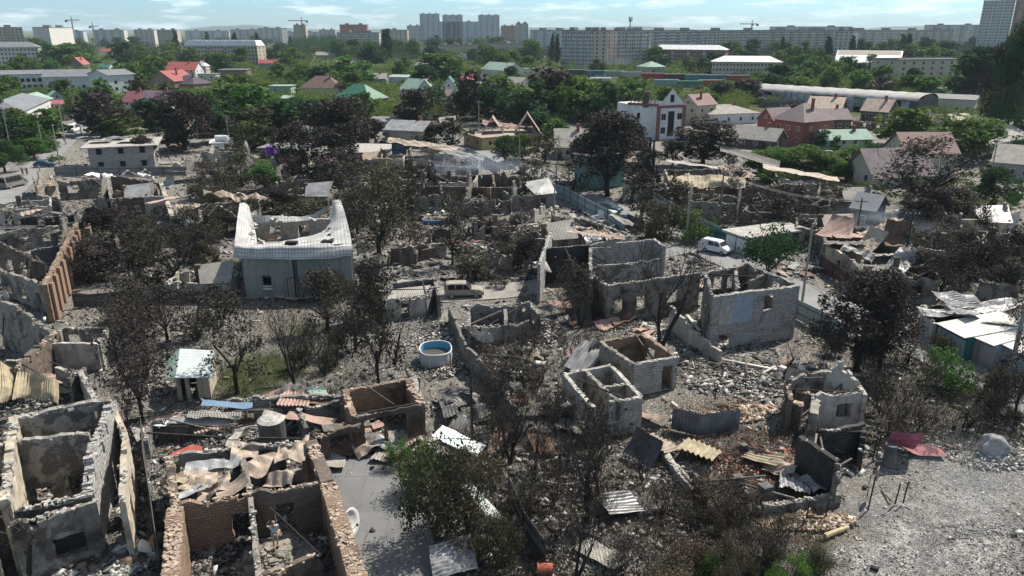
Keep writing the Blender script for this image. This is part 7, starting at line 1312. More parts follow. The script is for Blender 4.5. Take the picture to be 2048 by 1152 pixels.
car(135, 240, -80, mat('dark grey paint', (.04, .045, .05), rough=.3, bump=0), 'dark grey car behind the white minibus', 'car'); car(148, 280, 5, mat('grey paint', (.2, .21, .22), rough=.3, bump=0), 'grey car crossing in front of the white minibus', 'car') if 0 else None
car(756, 203, -60, mat('white paint', (.6, .64, .66)), 'small white car parked far off near the green pyramid roof', 'car')
person(G(44 + 2, 350), 30, 'person in black clothes beside the burnt van, on the left', top=dark_cl, low=dark_cl); person(G(55, 350), 200, 'person in dark clothes beside the burnt van, right of the other', top=dark_cl, low=dark_cl)
person(G(983, 304), 160, 'person in green top and trousers walking on the upper lane', top=green_cl, low=green_cl); person(G(992, 305), 140, 'person in dark clothes walking beside the one in green', top=dark_cl, low=dark_cl); person(G(128, 282), 40, 'person in dark clothes on the left street near the minibus', top=dark_cl, low=dark_cl)
# ------------------------------------------------------------------ poles and wires
for (x, y, h, k) in [(1372, 486, 8.5, D(arm=False, label='pale bare concrete pole beside the white van', r0=.2)), (1436, 470, 10, D(label='dark utility pole rising over the row garage', m=ashwood)), (1604, 606, 9.5, D(label='tall grey pole beside the cross braced fence', arm=False)), (1802, 560, 9, D(label='dark pole at the curled roof house', m=char)), (2008, 795, 11, D(label='thick concrete pole at the right photo edge', r0=.22, arm=False)), (1710, 490, 7, D(m=char)), (1039, 335, 9, D(arm=False, lamp=False)), (1108, 450, 6, D(arm=False, m=pole_con)), (132, 290, 11, D(lamp=True)), (163, 270, 12, D(lamp=False)), (120, 330, 9, D(lamp=True, arm=False)), (22, 300, 10, {}), (1112, 385, 6, D(arm=False)), (945, 905, 7, D(m=char, arm=False, r0=.12)), (1865, 205, 13, D(arm=True)), (1955, 235, 14, D(lamp=True)), (1975, 380, 10, D(lamp=True)), (1180, 160, 14, {}), (1276, 158, 16, {}), (1172, 152, 14, {}), (1262, 150, 16, {}), (1390, 175, 12, {}), (1448, 180, 12, {}), (714, 133, 14, {}), (789, 135, 16, {}), (955, 145, 15, {}), (1072, 150, 13, {}), (985, 290, 8, D(arm=False)), (870, 250, 9, {}), (958, 260, 9, {}), (1660, 160, 12, {}), (1720, 165, 12, {}), (1080, 190, 9, {}), (300, 240, 9, {}), (460, 300, 9, {}), (88, 306, 8, D(arm=False))]:
    pole(x, y, h, **k)
for k, (a, b, lb) in enumerate([((1436, 470), (1604, 606), 'thin wires from the garage pole to the fence pole'), ((1604, 606), (2008, 795), 'long sagging wires down the lower lane'), ((1436, 470), (1112, 385), 'wires up the lane over the parked cars'), ((1802, 560), (2008, 795), 'wires from the curled roof house to the edge pole'), ((1802, 560), (1710, 490), 'short wires over the curled rusty roof'), ((132, 290), (163, 270), 'short wires over the white minibus'), ((22, 300), (132, 290), 'wires crossing the left street'), ((1865, 205), (1955, 235), 'wires beyond the warehouse end'), ((1710, 490), (1436, 470), 'wires over the long burnt brown house')]): wires(a, b, lb, 3)
# ------------------------------------------------------------------ trees traced from the photograph: base x, base y, height px, width px, kind
T = [(205, 268, 84, 78, 'scorch'), (370, 300, 112, 112, 'scorch'), (292, 335, 62, 50, 'scorch'), (525, 300, 86, 96, 'olive'), (690, 362, 160, 130, 'scorch'), (745, 300, 60, 60, 'scorch'), (825, 256, 74, 66, 'scorch'), (955, 240, 92, 92, 'scorch'), (1000, 232, 50, 60, 'dark'), (905, 300, 64, 84, 'olive'), (855, 292, 40, 50, 'scorch'),
 (1100, 238, 96, 110, 'scorch'), (1160, 240, 84, 100, 'green'), (1060, 246, 80, 90, 'dark'), (1210, 246, 70, 80, 'dark'), (860, 232, 56, 70, 'dark'), (500, 262, 90, 110, 'green'), (560, 285, 80, 100, 'dark'), (430, 285, 60, 60, 'dark'), (640, 262, 60, 80, 'dark'), (880, 170, 60, 80, 'green'), (700, 172, 56, 80, 'green'), (1000, 215, 60, 80, 'green'), (1190, 235, 50, 60, 'dark'), (1055, 240, 50, 70, 'dark'), (1215, 392, 160, 130, 'scorch'), (1170, 365, 90, 70, 'scorch'), (1405, 335, 96, 116, 'scorch'), (1345, 330, 50, 60, 'scorch'), (1145, 385, 66, 80, 'singed'), (1075, 378, 60, 70, 'singed'), (1010, 330, 56, 60, 'dark'), (1045, 320, 50, 60, 'green'),
 (760, 520, 175, 126, 'olive'), (825, 445, 116, 80, 'singed'), (716, 470, 90, 70, 'olive'), (905, 528, 140, 76, 'singed'), (640, 470, 70, 90, 'olive'), (600, 462, 60, 80, 'olive'), (560, 440, 60, 60, 'scorch'), (530, 420, 70, 60, 'singed'), (485, 372, 66, 76, 'olive'), (530, 380, 56, 60, 'green'), (950, 560, 60, 70, 'olive'), (1010, 520, 60, 60, 'singed'), (1050, 540, 70, 50, 'scorch'), (1035, 470, 44, 44, 'singed'),
 (270, 545, 116, 120, 'singed'), (350, 572, 120, 104, 'singed'), (420, 560, 80, 60, 'olive'), (205, 560, 66, 84, 'singed'), (235, 480, 60, 60, 'scorch'), (300, 500, 70, 70, 'olive'), (410, 520, 60, 50, 'scorch'), (330, 470, 60, 50, 'singed'),
 (474, 786, 200, 110, 'singed'), (590, 765, 180, 100, 'bare'), (285, 845, 220, 120, 'singed'), (232, 715, 110, 70, 'singed'), (335, 680, 110, 90, 'singed'), (395, 675, 100, 80, 'singed'), (655, 660, 120, 100, 'singed'), (665, 735, 80, 70, 'bare'), (712, 700, 130, 80, 'singed'), (758, 770, 240, 110, 'singed'), (790, 730, 120, 70, 'bare'), (640, 590, 70, 60, 'singed'), (740, 640, 110, 70, 'scorch'),
 (1322, 692, 230, 150, 'bare'), (1160, 655, 150, 110, 'bare'), (1135, 600, 80, 60, 'singed'), (1412, 560, 60, 50, 'bare'), (1565, 755, 90, 60, 'bare'), (1712, 740, 190, 150, 'scorch'), (1755, 745, 190, 110, 'scorch'), (1815, 725, 60, 70, 'singed'), (1432, 800, 50, 30, 'bare'),
 (1020, 925, 220, 130, 'bare'), (1068, 965, 120, 80, 'bare'), (1178, 1040, 230, 150, 'bare'), (1205, 1045, 250, 150, 'bare'), (1150, 1160, 190, 130, 'bare'), (1000, 800, 110, 90, 'scrub'), (60, 1160, 150, 130, 'bare'), (1285, 965, 110, 60, 'bare'), (985, 860, 130, 90, 'bare'), (250, 905, 150, 70, 'bare'),
 (870, 1075, 170, 130, 'obush'), (935, 1060, 160, 130, 'brown'), (835, 985, 90, 80, 'bush'), (960, 1115, 90, 100, 'obush'), (800, 930, 50, 50, 'bush'), (1110, 1010, 90, 110, 'scrub'), (1060, 1060, 90, 90, 'scrub'), (1010, 1130, 90, 80, 'obush'),
 (1880, 600, 120, 110, 'singed'), (1835, 590, 90, 60, 'singed'), (1948, 560, 150, 50, 'singed'), (2010, 570, 120, 80, 'singed'), (1830, 430, 140, 176, 'bare'), (1838, 428, 150, 170, 'singed'), (1535, 548, 96, 96, 'dbush'), (1560, 470, 80, 90, 'singed'), (1385, 480, 60, 80, 'bush'), (1330, 478, 66, 96, 'obush'), (1300, 452, 50, 60, 'olive'), (1355, 420, 60, 60, 'singed'), (1455, 395, 80, 60, 'singed'), (1620, 460, 70, 60, 'bare'), (1590, 440, 70, 60, 'singed'), (1500, 430, 60, 60, 'singed'), (1290, 360, 60, 50, 'scorch'),
 (1900, 775, 70, 90, 'bush'), (1850, 800, 90, 90, 'scrub'), (1790, 850, 90, 90, 'scrub'), (1830, 880, 70, 100, 'scrub'), (1940, 860, 60, 80, 'scrub'), (2030, 830, 160, 90, 'singed'), (1990, 850, 70, 80, 'scrub'), (1760, 830, 90, 90, 'scrub'), (2040, 700, 150, 80, 'singed'),
 (2020, 285, 235, 84, 'dark'), (1985, 262, 170, 60, 'scorch'), (1945, 200, 100, 96, 'dark'), (1810, 292, 72, 92, 'bright'), (1920, 322, 88, 130, 'green'), (1878, 318, 60, 70, 'green'), (1985, 415, 78, 70, 'dark'), (2035, 345, 70, 60, 'dark'), (1850, 205, 50, 60, 'green'), (1520, 345, 44, 60, 'green'), (1560, 345, 48, 76, 'bright'), (1610, 350, 56, 84, 'green'), (1650, 355, 46, 70, 'green'), (1705, 332, 38, 66, 'bright'), (1655, 296, 34, 46, 'dark'), (1540, 375, 36, 50, 'green'), (1675, 360, 40, 50, 'green'), (1745, 330, 40, 50, 'dark'), (1690, 420, 50, 60, 'olive'), (1870, 430, 44, 50, 'olive'), (1930, 430, 40, 50, 'singed'),
 (95, 275, 56, 90, 'green'), (45, 262, 44, 60, 'green'), (70, 318, 40, 56, 'bright'), (15, 290, 70, 60, 'dark'), (10, 345, 64, 60, 'dark'), (60, 300, 44, 50, 'dark'), (100, 302, 34, 40, 'bush'), (-10, 260, 70, 60, 'scorch'), (238, 262, 40, 50, 'olive'), (155, 236, 50, 40, 'green'), (620, 372, 70, 60, 'singed'), (585, 352, 44, 50, 'singed'), (770, 372, 50, 50, 'olive'), (1260, 330, 80, 60, 'scorch'), (560, 262, 50, 70, 'green'), (470, 240, 70, 90, 'green'), (430, 262, 50, 60, 'dark'), (600, 248, 50, 60, 'dark'),
 (870, 340, 40, 46, 'singed'), (1090, 325, 60, 60, 'olive'), (1230, 300, 60, 60, 'dark'), (1110, 290, 50, 60, 'green'), (1075, 275, 50, 60, 'dark'), (1185, 290, 50, 60, 'olive'), (1500, 205, 44, 60, 'scorch'), (1440, 205, 40, 60, 'dark'), (1420, 225, 36, 50, 'green'), (1385, 235, 30, 40, 'green'),
 (775, 126, 64, 22, 'dark'), (1104, 128, 56, 9, 'poplar'), (1114, 130, 58, 10, 'poplar'), (1455, 120, 34, 12, 'poplar'), (1700, 128, 52, 14, 'poplar'), (1652, 136, 58, 16, 'poplar'), (1562, 128, 50, 12, 'poplar'), (1800, 118, 46, 14, 'poplar'), (1812, 120, 48, 14, 'poplar'), (1845, 124, 46, 34, 'dark'), (1890, 124, 40, 40, 'dark'), (1600, 140, 54, 40, 'green'), (1638, 148, 50, 30, 'green'), (1500, 120, 40, 30, 'dark'), (1470, 118, 34, 26, 'green'), (1730, 122, 36, 30, 'dark'), (1760, 122, 36, 26, 'green')]
for a in T: tree(*a)
# the mixed low scrub of the foreground
for x0, y0, x1, y1, n in ((440, 330, 720, 400, 4), (710, 400, 800, 540, 3), (1270, 400, 1640, 470, 4), (1790, 450, 2050, 620, 8), (160, 440, 460, 600, 3)):
    for i in range(n): tree(rnd.uniform(x0, x1), rnd.uniform(y0, y1), rnd.uniform(60, 100), rnd.uniform(56, 90), rnd.choice(['scorch', 'singed', 'singed', 'olive']))
for i in range(30):
    x, y = rnd.uniform(1230, 1560), rnd.uniform(1010, 1200); k = rnd.choice(['scrub', 'scrub', 'scrub', 'scrub', 'brown']); 
    if y < 1060 and x > 1500: continue
    tree(x, y, rnd.uniform(44, 84), rnd.uniform(50, 90), k)
for i in range(9): tree(rnd.uniform(1400, 1640), rnd.uniform(1120, 1185), rnd.uniform(34, 50), rnd.uniform(50, 70), rnd.choice(['obush', 'obush', 'bush']))
for (x0, y0, x1, y1, n, ks, hp) in [(900, 520, 1060, 580, 14, ['obush', 'scrub', 'singed'], (24, 46)), (600, 600, 760, 760, 12, ['scrub', 'obush', 'bare'], (34, 64)), (1020, 620, 1250, 760, 16, ['scrub', 'bare', 'scrub'], (40, 70)), (960, 760, 1130, 900, 16, ['scrub', 'bare'], (50, 90)), (160, 470, 470, 590, 22, ['singed', 'scrub', 'obush'], (40, 70)), (380, 350, 720, 460, 30, ['singed', 'olive', 'obush', 'scrub'], (30, 56)), (760, 410, 1080, 520, 20, ['bare', 'scrub', 'singed'], (26, 56)), (1400, 380, 1700, 480, 20, ['bare', 'singed', 'scrub'], (30, 56)), (1800, 440, 2060, 600, 24, ['singed', 'bare', 'scorch'], (40, 80)), (1740, 750, 2040, 880, 16, ['scrub', 'scrub', 'scrub', 'obush'], (36, 66)), (1630, 670, 1880, 760, 8, ['scrub', 'obush'], (30, 50)), (230, 620, 420, 760, 12, ['singed', 'scrub'], (60, 90)), (950, 880, 1200, 1050, 14, ['scrub', 'brown', 'bare'], (50, 90)), (1030, 400, 1100, 460, 6, ['bare', 'singed'], (30, 50))]:
    for i in range(n):
        x, y = rnd.uniform(x0, x1), rnd.uniform(y0, y1); g = G(x, y)
        tree(x, y, rnd.uniform(*hp), rnd.uniform(*hp) * 1.05, rnd.choice(ks))
# ------------------------------------------------------------------ the green belt: scattered garden and street trees
def inpoly(x, y, poly):
    c = False; n = len(poly)
    for i in range(n):
        x1, y1 = poly[i]; x2, y2 = poly[(i + 1) % n]
        if (y1 > y) != (y2 > y) and x < (x2 - x1) * (y - y1) / (y2 - y1) + x1: c = not c
    return c
def excluded(x, y): return any(inpoly(x, y, p) for p in EXCL)
placed = [(t[0], t[1], t[2]) for t in TREES]; cnt = 0; tries = 0
while cnt < 296 and tries < 60000:
    tries += 1
    px = rnd.uniform(-20, 2068); py = 96 + 190 * rnd.random() ** 1.5; g = G(px, py)
    burnt_side = py > 235 and px > 200
    if py > 250 and px > 130 and not 1540 < px < 2048: continue
    if px < 130 and py > 190 and rnd.random() < .3: continue
    hh = rnd.uniform(9, 15) if g.y > 230 else rnd.uniform(4, 7.5)
    if g.y > 600: hh *= 1.35
    wd = hh * rnd.uniform(.75, 1.2); dep = P(g)[2]; s = dep / F
    bx = (px - wd / 2 / s, py - hh / s * .95, px + wd / 2 / s, py)
    if excluded(g.x, g.y): continue
    bad = False
    for (a, b_, c, d_, kd) in KEEP:
        ox = min(bx[2], c) - max(bx[0], a); oy = min(bx[3], d_) - max(bx[1], b_)
        if ox > 0 and oy > 0 and dep < kd + 12:
            if ox * oy > .24 * (c - a) * (d_ - b_) or (c - a) < 45 and ox * oy > 0.06 * (c - a) * (d_ - b_): bad = True; break
    if bad: continue
    if any((g.x - x) ** 2 + (g.y - y) ** 2 < ((wd + w2) * .33) ** 2 for x, y, w2 in placed): continue
    placed.append((g.x, g.y, wd)); cnt += 1
    u = rnd.random(); kind = 'green' if u < .5 else 'dark' if u < .8 else 'bright' if u < .9 else 'poplar' if py < 130 and u < .97 else 'green'
    if py > 195 and px > 240 and rnd.random() < .35: kind = rnd.choice(['scorch', 'olive', 'dark'])
    if kind == 'poplar': wd *= .4; hh *= 1.4
    tree(px, py, None, None, kind, hw=(hh, wd))
for i in range(60):
    x, y = rnd.uniform(170, 1010), rnd.uniform(238, 312); g = G(x, y)
    if not excluded(g.x, g.y) and not any(a - 8 < x < c + 8 and b_ + 4 < y < d_ + 34 for a, b_, c, d_, _ in KEEP): tree(x, y, rnd.uniform(36, 66), rnd.uniform(40, 74), rnd.choice(['scorch', 'olive', 'dark', 'dark', 'green', 'singed']))
# far-off wood that reads as one mass
def wood(name, n, region, hr, seed, label, m):
    r = np.random.default_rng(seed); Vs, Fs, base = [], [], 0
    for i in range(n):
        px = r.uniform(*region[0]); py = region[1][0] + (region[1][1] - region[1][0]) * r.random(); g = G(px, py); hh = r.uniform(*hr); wd = hh * r.uniform(.8, 1.5)
        dep = P(g)[2]; s = dep / F; bad = False
        for (a, b_, c, d_, kd) in KEEP:
            if a - 4 < px < c + 4 and dep < kd + 20 and py - hh / s < (b_ + d_) / 2 and py > b_: bad = True; break
        if bad or excluded(g.x, g.y): continue
        k = 5; cs = [(r.uniform(-.3, .3) * wd, r.uniform(-.3, .3) * wd, hh * r.uniform(.35, .72)) for _ in range(k)]; rs = [(wd * .3, wd * .3, hh * .27)] * k
        V_, F_ = leaves_np(cs, rs, 240 if dep < 900 else 130, .42 * (dep / 700) ** .7, int(r.integers(1e6)), shell=.5); V_ += np.array((g.x, g.y, 0)); Vs.append(V_); Fs.append(F_ + base); base += len(V_)
    me = mesh_np(name, np.concatenate(Vs), np.concatenate(Fs)); o = link(name, me, m); tag(o, label, kind='stuff'); return o
wood('far_wood', 1500, ((-60, 2110), (82, 128)), (9, 17), 3, 'far off band of trees between the skyline blocks', LF['dark'])
wood('far_wood', 420, ((590, 800), (84, 112)), (16, 26), 5, 'dense wooded rise left of the plain brown block', LF['dark'])
wood('garden_growth', 5200, ((-40, 2100), (100, 240)), (2.6, 8), 8, 'tangled hedges and garden growth between the far houses', LF['green'])
wood('garden_growth', 300, ((1520, 2080), (270, 420)), (1.2, 2.6), 9, 'lush low weeds and hedges of the unburnt gardens at right', LF['bright'])
wood('garden_growth', 120, ((-40, 125), (235, 330)), (1.2, 2.6), 10, 'green hedges along the left street', LF['green'])
wood('weeds', 60, ((1290, 1450), (440, 480)), (.8, 1.6), 11, 'bright green weeds at the foot of the mint fence', LF['bright'])
# ------------------------------------------------------------------ loose rubble, planks and ash clods
PAL = {'mixed': [(.52, .51, .48), (.44, .43, .41), (.27, .26, .24), (.16, .15, .14), (.08, .076, .07), (.05, .048, .046), (.03, .03, .03), (.22, .17, .13), (.1, .085, .07)], 'white': [(.52, .51, .48), (.4, .39, .36), (.28, .27, .25), (.17, .165, .155), (.06, .06, .06)],
       'red': [(.22, .09, .06), (.28, .12, .08), (.15, .08, .06), (.1, .07, .06), (.34, .28, .24), (.05, .04, .04)], 'dark': [(.05, .05, .048), (.09, .088, .085), (.03, .03, .03), (.18, .175, .17), (.3, .295, .28)], 'tan': [(.38, .3, .22), (.3, .22, .16), (.45, .4, .33), (.15, .11, .08)]}
def scatter(pts, hs, smin, smax, pal, seed, name, label, plank=.12, flat=.55):
    r = np.random.default_rng(seed); n = len(pts); s = smin + (smax - smin) * r.random(n) ** 3.6; isp = r.random(n) < plank
    L_ = np.where(isp, s * r.uniform(3, 8, n), s * r.uniform(1, 2.7, n)); Wd = np.where(isp, s * .45, s); Hh = np.where(isp, s * .2, s * r.uniform(.25, .9, n) * flat * 1.5)
    cube = np.array([(-1, -1, -1), (1, -1, -1), (1, 1, -1), (-1, 1, -1), (-1, -1, 1), (1, -1, 1), (1, 1, 1), (-1, 1, 1)]) * .5
    V_ = cube[None] * np.stack([L_, Wd, Hh], 1)[:, None]; V_ = V_ * (1 + r.uniform(-.22, .22, V_.shape) * (~isp)[:, None, None])
    yaw = r.uniform(0, 6.28, n); tl = r.normal(0, .35, n) * np.where(isp, .35, 1); c, s_ = np.cos(tl), np.sin(tl)
    x, z = V_[..., 0] * c[:, None] + V_[..., 2] * s_[:, None], -V_[..., 0] * s_[:, None] + V_[..., 2] * c[:, None]; V_ = np.stack([x, V_[..., 1], z], -1)
    c, s_ = np.cos(yaw), np.sin(yaw); x, y = V_[..., 0] * c[:, None] - V_[..., 1] * s_[:, None], V_[..., 0] * s_[:, None] + V_[..., 1] * c[:, None]; V_ = np.stack([x, y, V_[..., 2]], -1)
    V_ += np.stack([pts[:, 0], pts[:, 1], hs + Hh * .3], 1)[:, None]
    fc = np.array([(0, 3, 2, 1), (4, 5, 6, 7), (0, 1, 5, 4), (2, 3, 7, 6), (1, 2, 6, 5), (0, 4, 7, 3)]); Fc = (fc[None] + (np.arange(n) * 8)[:, None, None]).reshape(-1, 4)
    P_ = np.array(PAL[pal]); ci = r.integers(0, len(P_), n); ci[isp] = np.where(r.random(isp.sum()) < .6, len(P_) - 1, ci[isp]); col = P_[ci] * r.uniform(.75, 1.2, (n, 1)); col = np.repeat(col, 6, 0)
    me = mesh_np(name, V_.reshape(-1, 3), Fc, tint=col); o = link(name, me, debris_m); tag(o, label, kind='stuff'); return o
def pixpts(n, poly=None, box=None, seed=1, pw=1.0):
    r = np.random.default_rng(seed); out = []
    while len(out) < n:
        if box: x, y = r.uniform(box[0], box[2]), box[1] + (box[3] - box[1]) * r.random() ** pw
        if poly and not inpoly(x, y, poly): continue
        g = G(x, y)
        if excluded(g.x, g.y) and r.random() < .97: continue
        out.append((g.x, g.y))
    return np.array(out)
def heap(cx, cy, rx, ry, n, hmax, pal, seed, label, smin=.1, smax=.5, plank=.08):
    r = np.random.default_rng(seed); c = G(cx, cy); ex = abs(G(cx + rx, cy).x - c.x); ey = abs(G(cx, cy - ry).y - G(cx, cy + ry).y) / 2; a = r.uniform(0, 6.28, n); q = r.random(n) ** .55
    p = np.stack([c.x + np.cos(a) * q * ex, c.y + np.sin(a) * q * ey], 1); bump = np.clip(1 - q, 0, 1) * (.6 + .4 * np.sin(p[:, 0] * 1.9 + seed) * np.sin(p[:, 1] * 1.6))
    return scatter(p, hmax * bump * r.uniform(.2, 1, n), smin, smax, pal, seed, 'rubble', label, plank)
BURN = [(-60, 1200), (-60, 480), (40, 400), (130, 320), (180, 270), (330, 290), (480, 290), (640, 300), (760, 280), (980, 250), (1060, 300), (1250, 320), (1440, 310), (1560, 345), (1680, 370), (1760, 400), (1900, 405), (2100, 410), (2100, 1200)]
pts = pixpts(56000, BURN, (-60, 270, 2100, 1200), 21, 1.0); r_ = np.random.default_rng(3)
gn = (np.sin(pts[:, 0] * .35 + 1.3 * np.sin(pts[:, 1] * .21)) + np.sin(pts[:, 1] * .29 + 1.7 * np.sin(pts[:, 0] * .17)) + 2) / 4
keepm = r_.random(len(pts)) < .25 + .75 * gn
def not_lawn(p):
    for px, py, rx, ry in ((515, 748, 110, 60), (600, 665, 110, 40), (690, 625, 80, 30), (1850, 1080, 330, 150), (2000, 980, 200, 80)):
        c = G(px, py); e = abs(G(px + rx, py).x - c.x); f = abs(G(px, py - ry).y - G(px, py + ry).y) / 2
        if ((p[0] - c.x) / e) ** 2 + ((p[1] - c.y) / f) ** 2 < 1 and r_.random() < (.93 if px < 1000 else .97): return False
    return True
keepm &= np.array([not_lawn(p) for p in pts]); pts = pts[keepm]
scatter(pts, np.zeros(len(pts)), .045, .3, 'mixed', 5, 'rubble', 'fine mixed rubble and charred debris strewn over the burnt quarter')
for k, (x, y, rx, ry, n) in enumerate([(1470, 735, 160, 50, 260), (1380, 650, 80, 40, 120), (180, 1095, 130, 55, 200), (1000, 700, 90, 60, 160), (980, 450, 150, 50, 200), (500, 850, 160, 40, 160)]): heap(x, y, rx, ry, n, .5, 'mixed', 500 + k, ['slabs and block pieces lying on the white lime rubble', 'slabs by the pale sloping wall', 'loose blocks of the bottom left heap', 'slabs by the stepped outhouse', 'slabs of the burnt centre garden', 'slabs among the burnt outbuildings'][k], .2, .75, .35)
HP = [(1480, 735, 170, 55, 3000, .7, 'white', 'white lime rubble field below the tall two storey block ruin'), (1395, 655, 100, 40, 2600, .8, 'white', 'white rubble inside the pale sloping garden wall'), (1250, 650, 90, 40, 1500, .6, 'white', 'grey white rubble below the two burnt windows'), (1620, 665, 60, 30, 900, .8, 'white', 'white rubble at the corner of the tall block ruin'),
 (1500, 905, 150, 60, 4600, .9, 'red', 'red brick debris filling the burnt lower right house'), (1440, 815, 110, 30, 1500, .5, 'tan', 'rusty board debris behind the standing tin fence'), (1590, 1035, 120, 26, 1800, .4, 'tan', 'tan brick scatter along the wall of the red debris house'), (1340, 930, 70, 50, 900, .7, 'white', 'pale lumps beside the folded black tin'),
 (170, 1110, 150, 60, 3600, .7, 'white', 'white broken blocks heaped at the bottom left'), (260, 960, 34, 110, 1100, .6, 'mixed', 'grey rubble in the dark passage at the lower left'), (430, 1080, 60, 60, 900, .5, 'dark', 'dark rubble inside the left room of the thick walled ruin'), (600, 1080, 60, 60, 900, .5, 'mixed', 'pale rubble around the man in the ruin'), (760, 880, 110, 34, 2000, .5, 'mixed', 'brick scraps and planks before the open brick room'), (500, 860, 170, 40, 2600, .9, 'dark', 'dark debris among the burnt outbuildings'),
 (870, 728, 60, 30, 700, .25, 'mixed', 'small scraps around the oval pool'), (860, 650, 70, 50, 1400, .5, 'white', 'pale rubble between the pool and the block shed'), (990, 700, 60, 60, 1300, .7, 'mixed', 'debris below the stepped block outhouse'), (1060, 640, 60, 60, 1300, .7, 'mixed', 'charred scraps beside the outhouse wall'), (620, 592, 110, 10, 700, .6, 'white', 'white plaster rubble at the foot of the buckled roof house'), (980, 450, 150, 50, 3200, .5, 'mixed', 'grey rubble field of the burnt centre garden'), (1180, 460, 80, 36, 2000, 2.4, 'dark', 'deep heap of grey ash and timber in the collapsed roof ruin'), (950, 360, 90, 18, 1400, .9, 'mixed', 'pale rubble inside the long brown ruin'), (880, 325, 90, 16, 1300, 1.2, 'mixed', 'ashen roof debris of the smoking house'),
 (1640, 880, 70, 40, 1200, .7, 'dark', 'black debris around the charcoal corner wall'), (1650, 830, 50, 30, 900, .6, 'mixed', 'scraps inside the jagged gable ruin'), (60, 780, 100, 50, 1600, 1.2, 'dark', 'dark debris under the yellow tin'), (60, 580, 100, 50, 1900, .8, 'mixed', 'pale debris behind the orange pilaster wall'), (200, 400, 120, 40, 2400, 1.2, 'mixed', 'wall debris of the left middle rooms'), (90, 450, 90, 34, 1600, 1, 'dark', 'burnt timber heaps by the left street'), (440, 425, 80, 30, 1300, 1, 'mixed', 'ashen debris around the charred black gable'), (1450, 400, 120, 36, 2400, .9, 'mixed', 'debris inside the long burnt brown house'), (1530, 420, 44, 14, 600, .6, 'red', 'reddish brick debris beyond the row garage'), (1740, 500, 70, 40, 1900, 1.4, 'mixed', 'roof debris inside the curled roof house'), (1900, 470, 110, 36, 2200, .9, 'mixed', 'pale ruin debris among the black trees at right'), (1950, 640, 90, 26, 1200, 1, 'dark', 'dark debris behind the white roofed garages'), (1960, 900, 90, 40, 900, .6, 'mixed', 'scrap around the wrapped bale'),
 (1850, 1045, 330, 120, 3000, .03, 'dark', 'fine white ash clods over the bottom right field'), (1180, 1110, 90, 50, 1400, .4, 'white', 'pale ash scraps at the bottom centre'), (1300, 400, 60, 30, 800, .6, 'mixed', 'scraps by the burnt white walled rooms'), (660, 330, 90, 30, 1200, .6, 'mixed', 'pale rubble under the big scorched tree'), (560, 370, 120, 30, 1500, .5, 'mixed', 'pale rubble between the singed shrubs'), (1660, 240, 110, 22, 900, .8, 'dark', 'burnt debris in front of the long warehouse'), (1240, 570, 110, 30, 1200, 1, 'dark', 'debris inside the sooty block gable building'), (1500, 570, 60, 20, 900, 2.0, 'mixed', 'rubble inside the tall two storey ruin')]
for i, h_ in enumerate(HP):
    sm = dict(smin=.02, smax=.1) if 'clods' in h_[7] else dict(smin=.04, smax=.27)
    heap(*h_[:7], 50 + i, h_[7], plank=.32 if h_[6] == 'dark' else .16, **sm)
# charred upright stalks, dry weeds and twigs over the ground
def weeds(n, poly, box, seed, hr, name, label, m, lean=.4):
    r = np.random.default_rng(seed); p = pixpts(n, poly, box, seed); h = r.uniform(*hr, n); w_ = .012 + .012 * r.random(n); a = r.uniform(0, 6.28, n); dx, dy = np.cos(a), np.sin(a); lx, ly = r.normal(0, lean, n) * h, r.normal(0, lean, n) * h
    V_ = np.stack([np.stack([p[:, 0] - dx * w_, p[:, 1] - dy * w_, -.05 + 0 * h], 1), np.stack([p[:, 0] + dx * w_, p[:, 1] + dy * w_, -.05 + 0 * h], 1), np.stack([p[:, 0] + lx, p[:, 1] + ly, h], 1)], 1).reshape(-1, 3)
    o = link(name, mesh_np(name, V_, np.arange(3 * n).reshape(-1, 3)), m); tag(o, label, kind='stuff'); return o
pts = pixpts(5000, None, (1480, 930, 2120, 1200), 34); pts = pts[[inpoly(*P((x, y, 0))[:2], [(1500, 1200), (1560, 1075), (1730, 1000), (1790, 930), (2120, 930), (2120, 1200)]) for x, y in pts]]; scatter(pts, np.zeros(len(pts)), .015, .1, 'white', 12, 'rubble', 'small ash scraps strewn unevenly over the bottom right field', plank=.16, flat=.3)
pts = pixpts(15000, BURN, (-60, 275, 2100, 560), 33); scatter(pts, np.zeros(len(pts)), .1, .5, 'dark', 6, 'rubble', 'coarser rubble and planks over the far part of the burnt quarter', plank=.2)
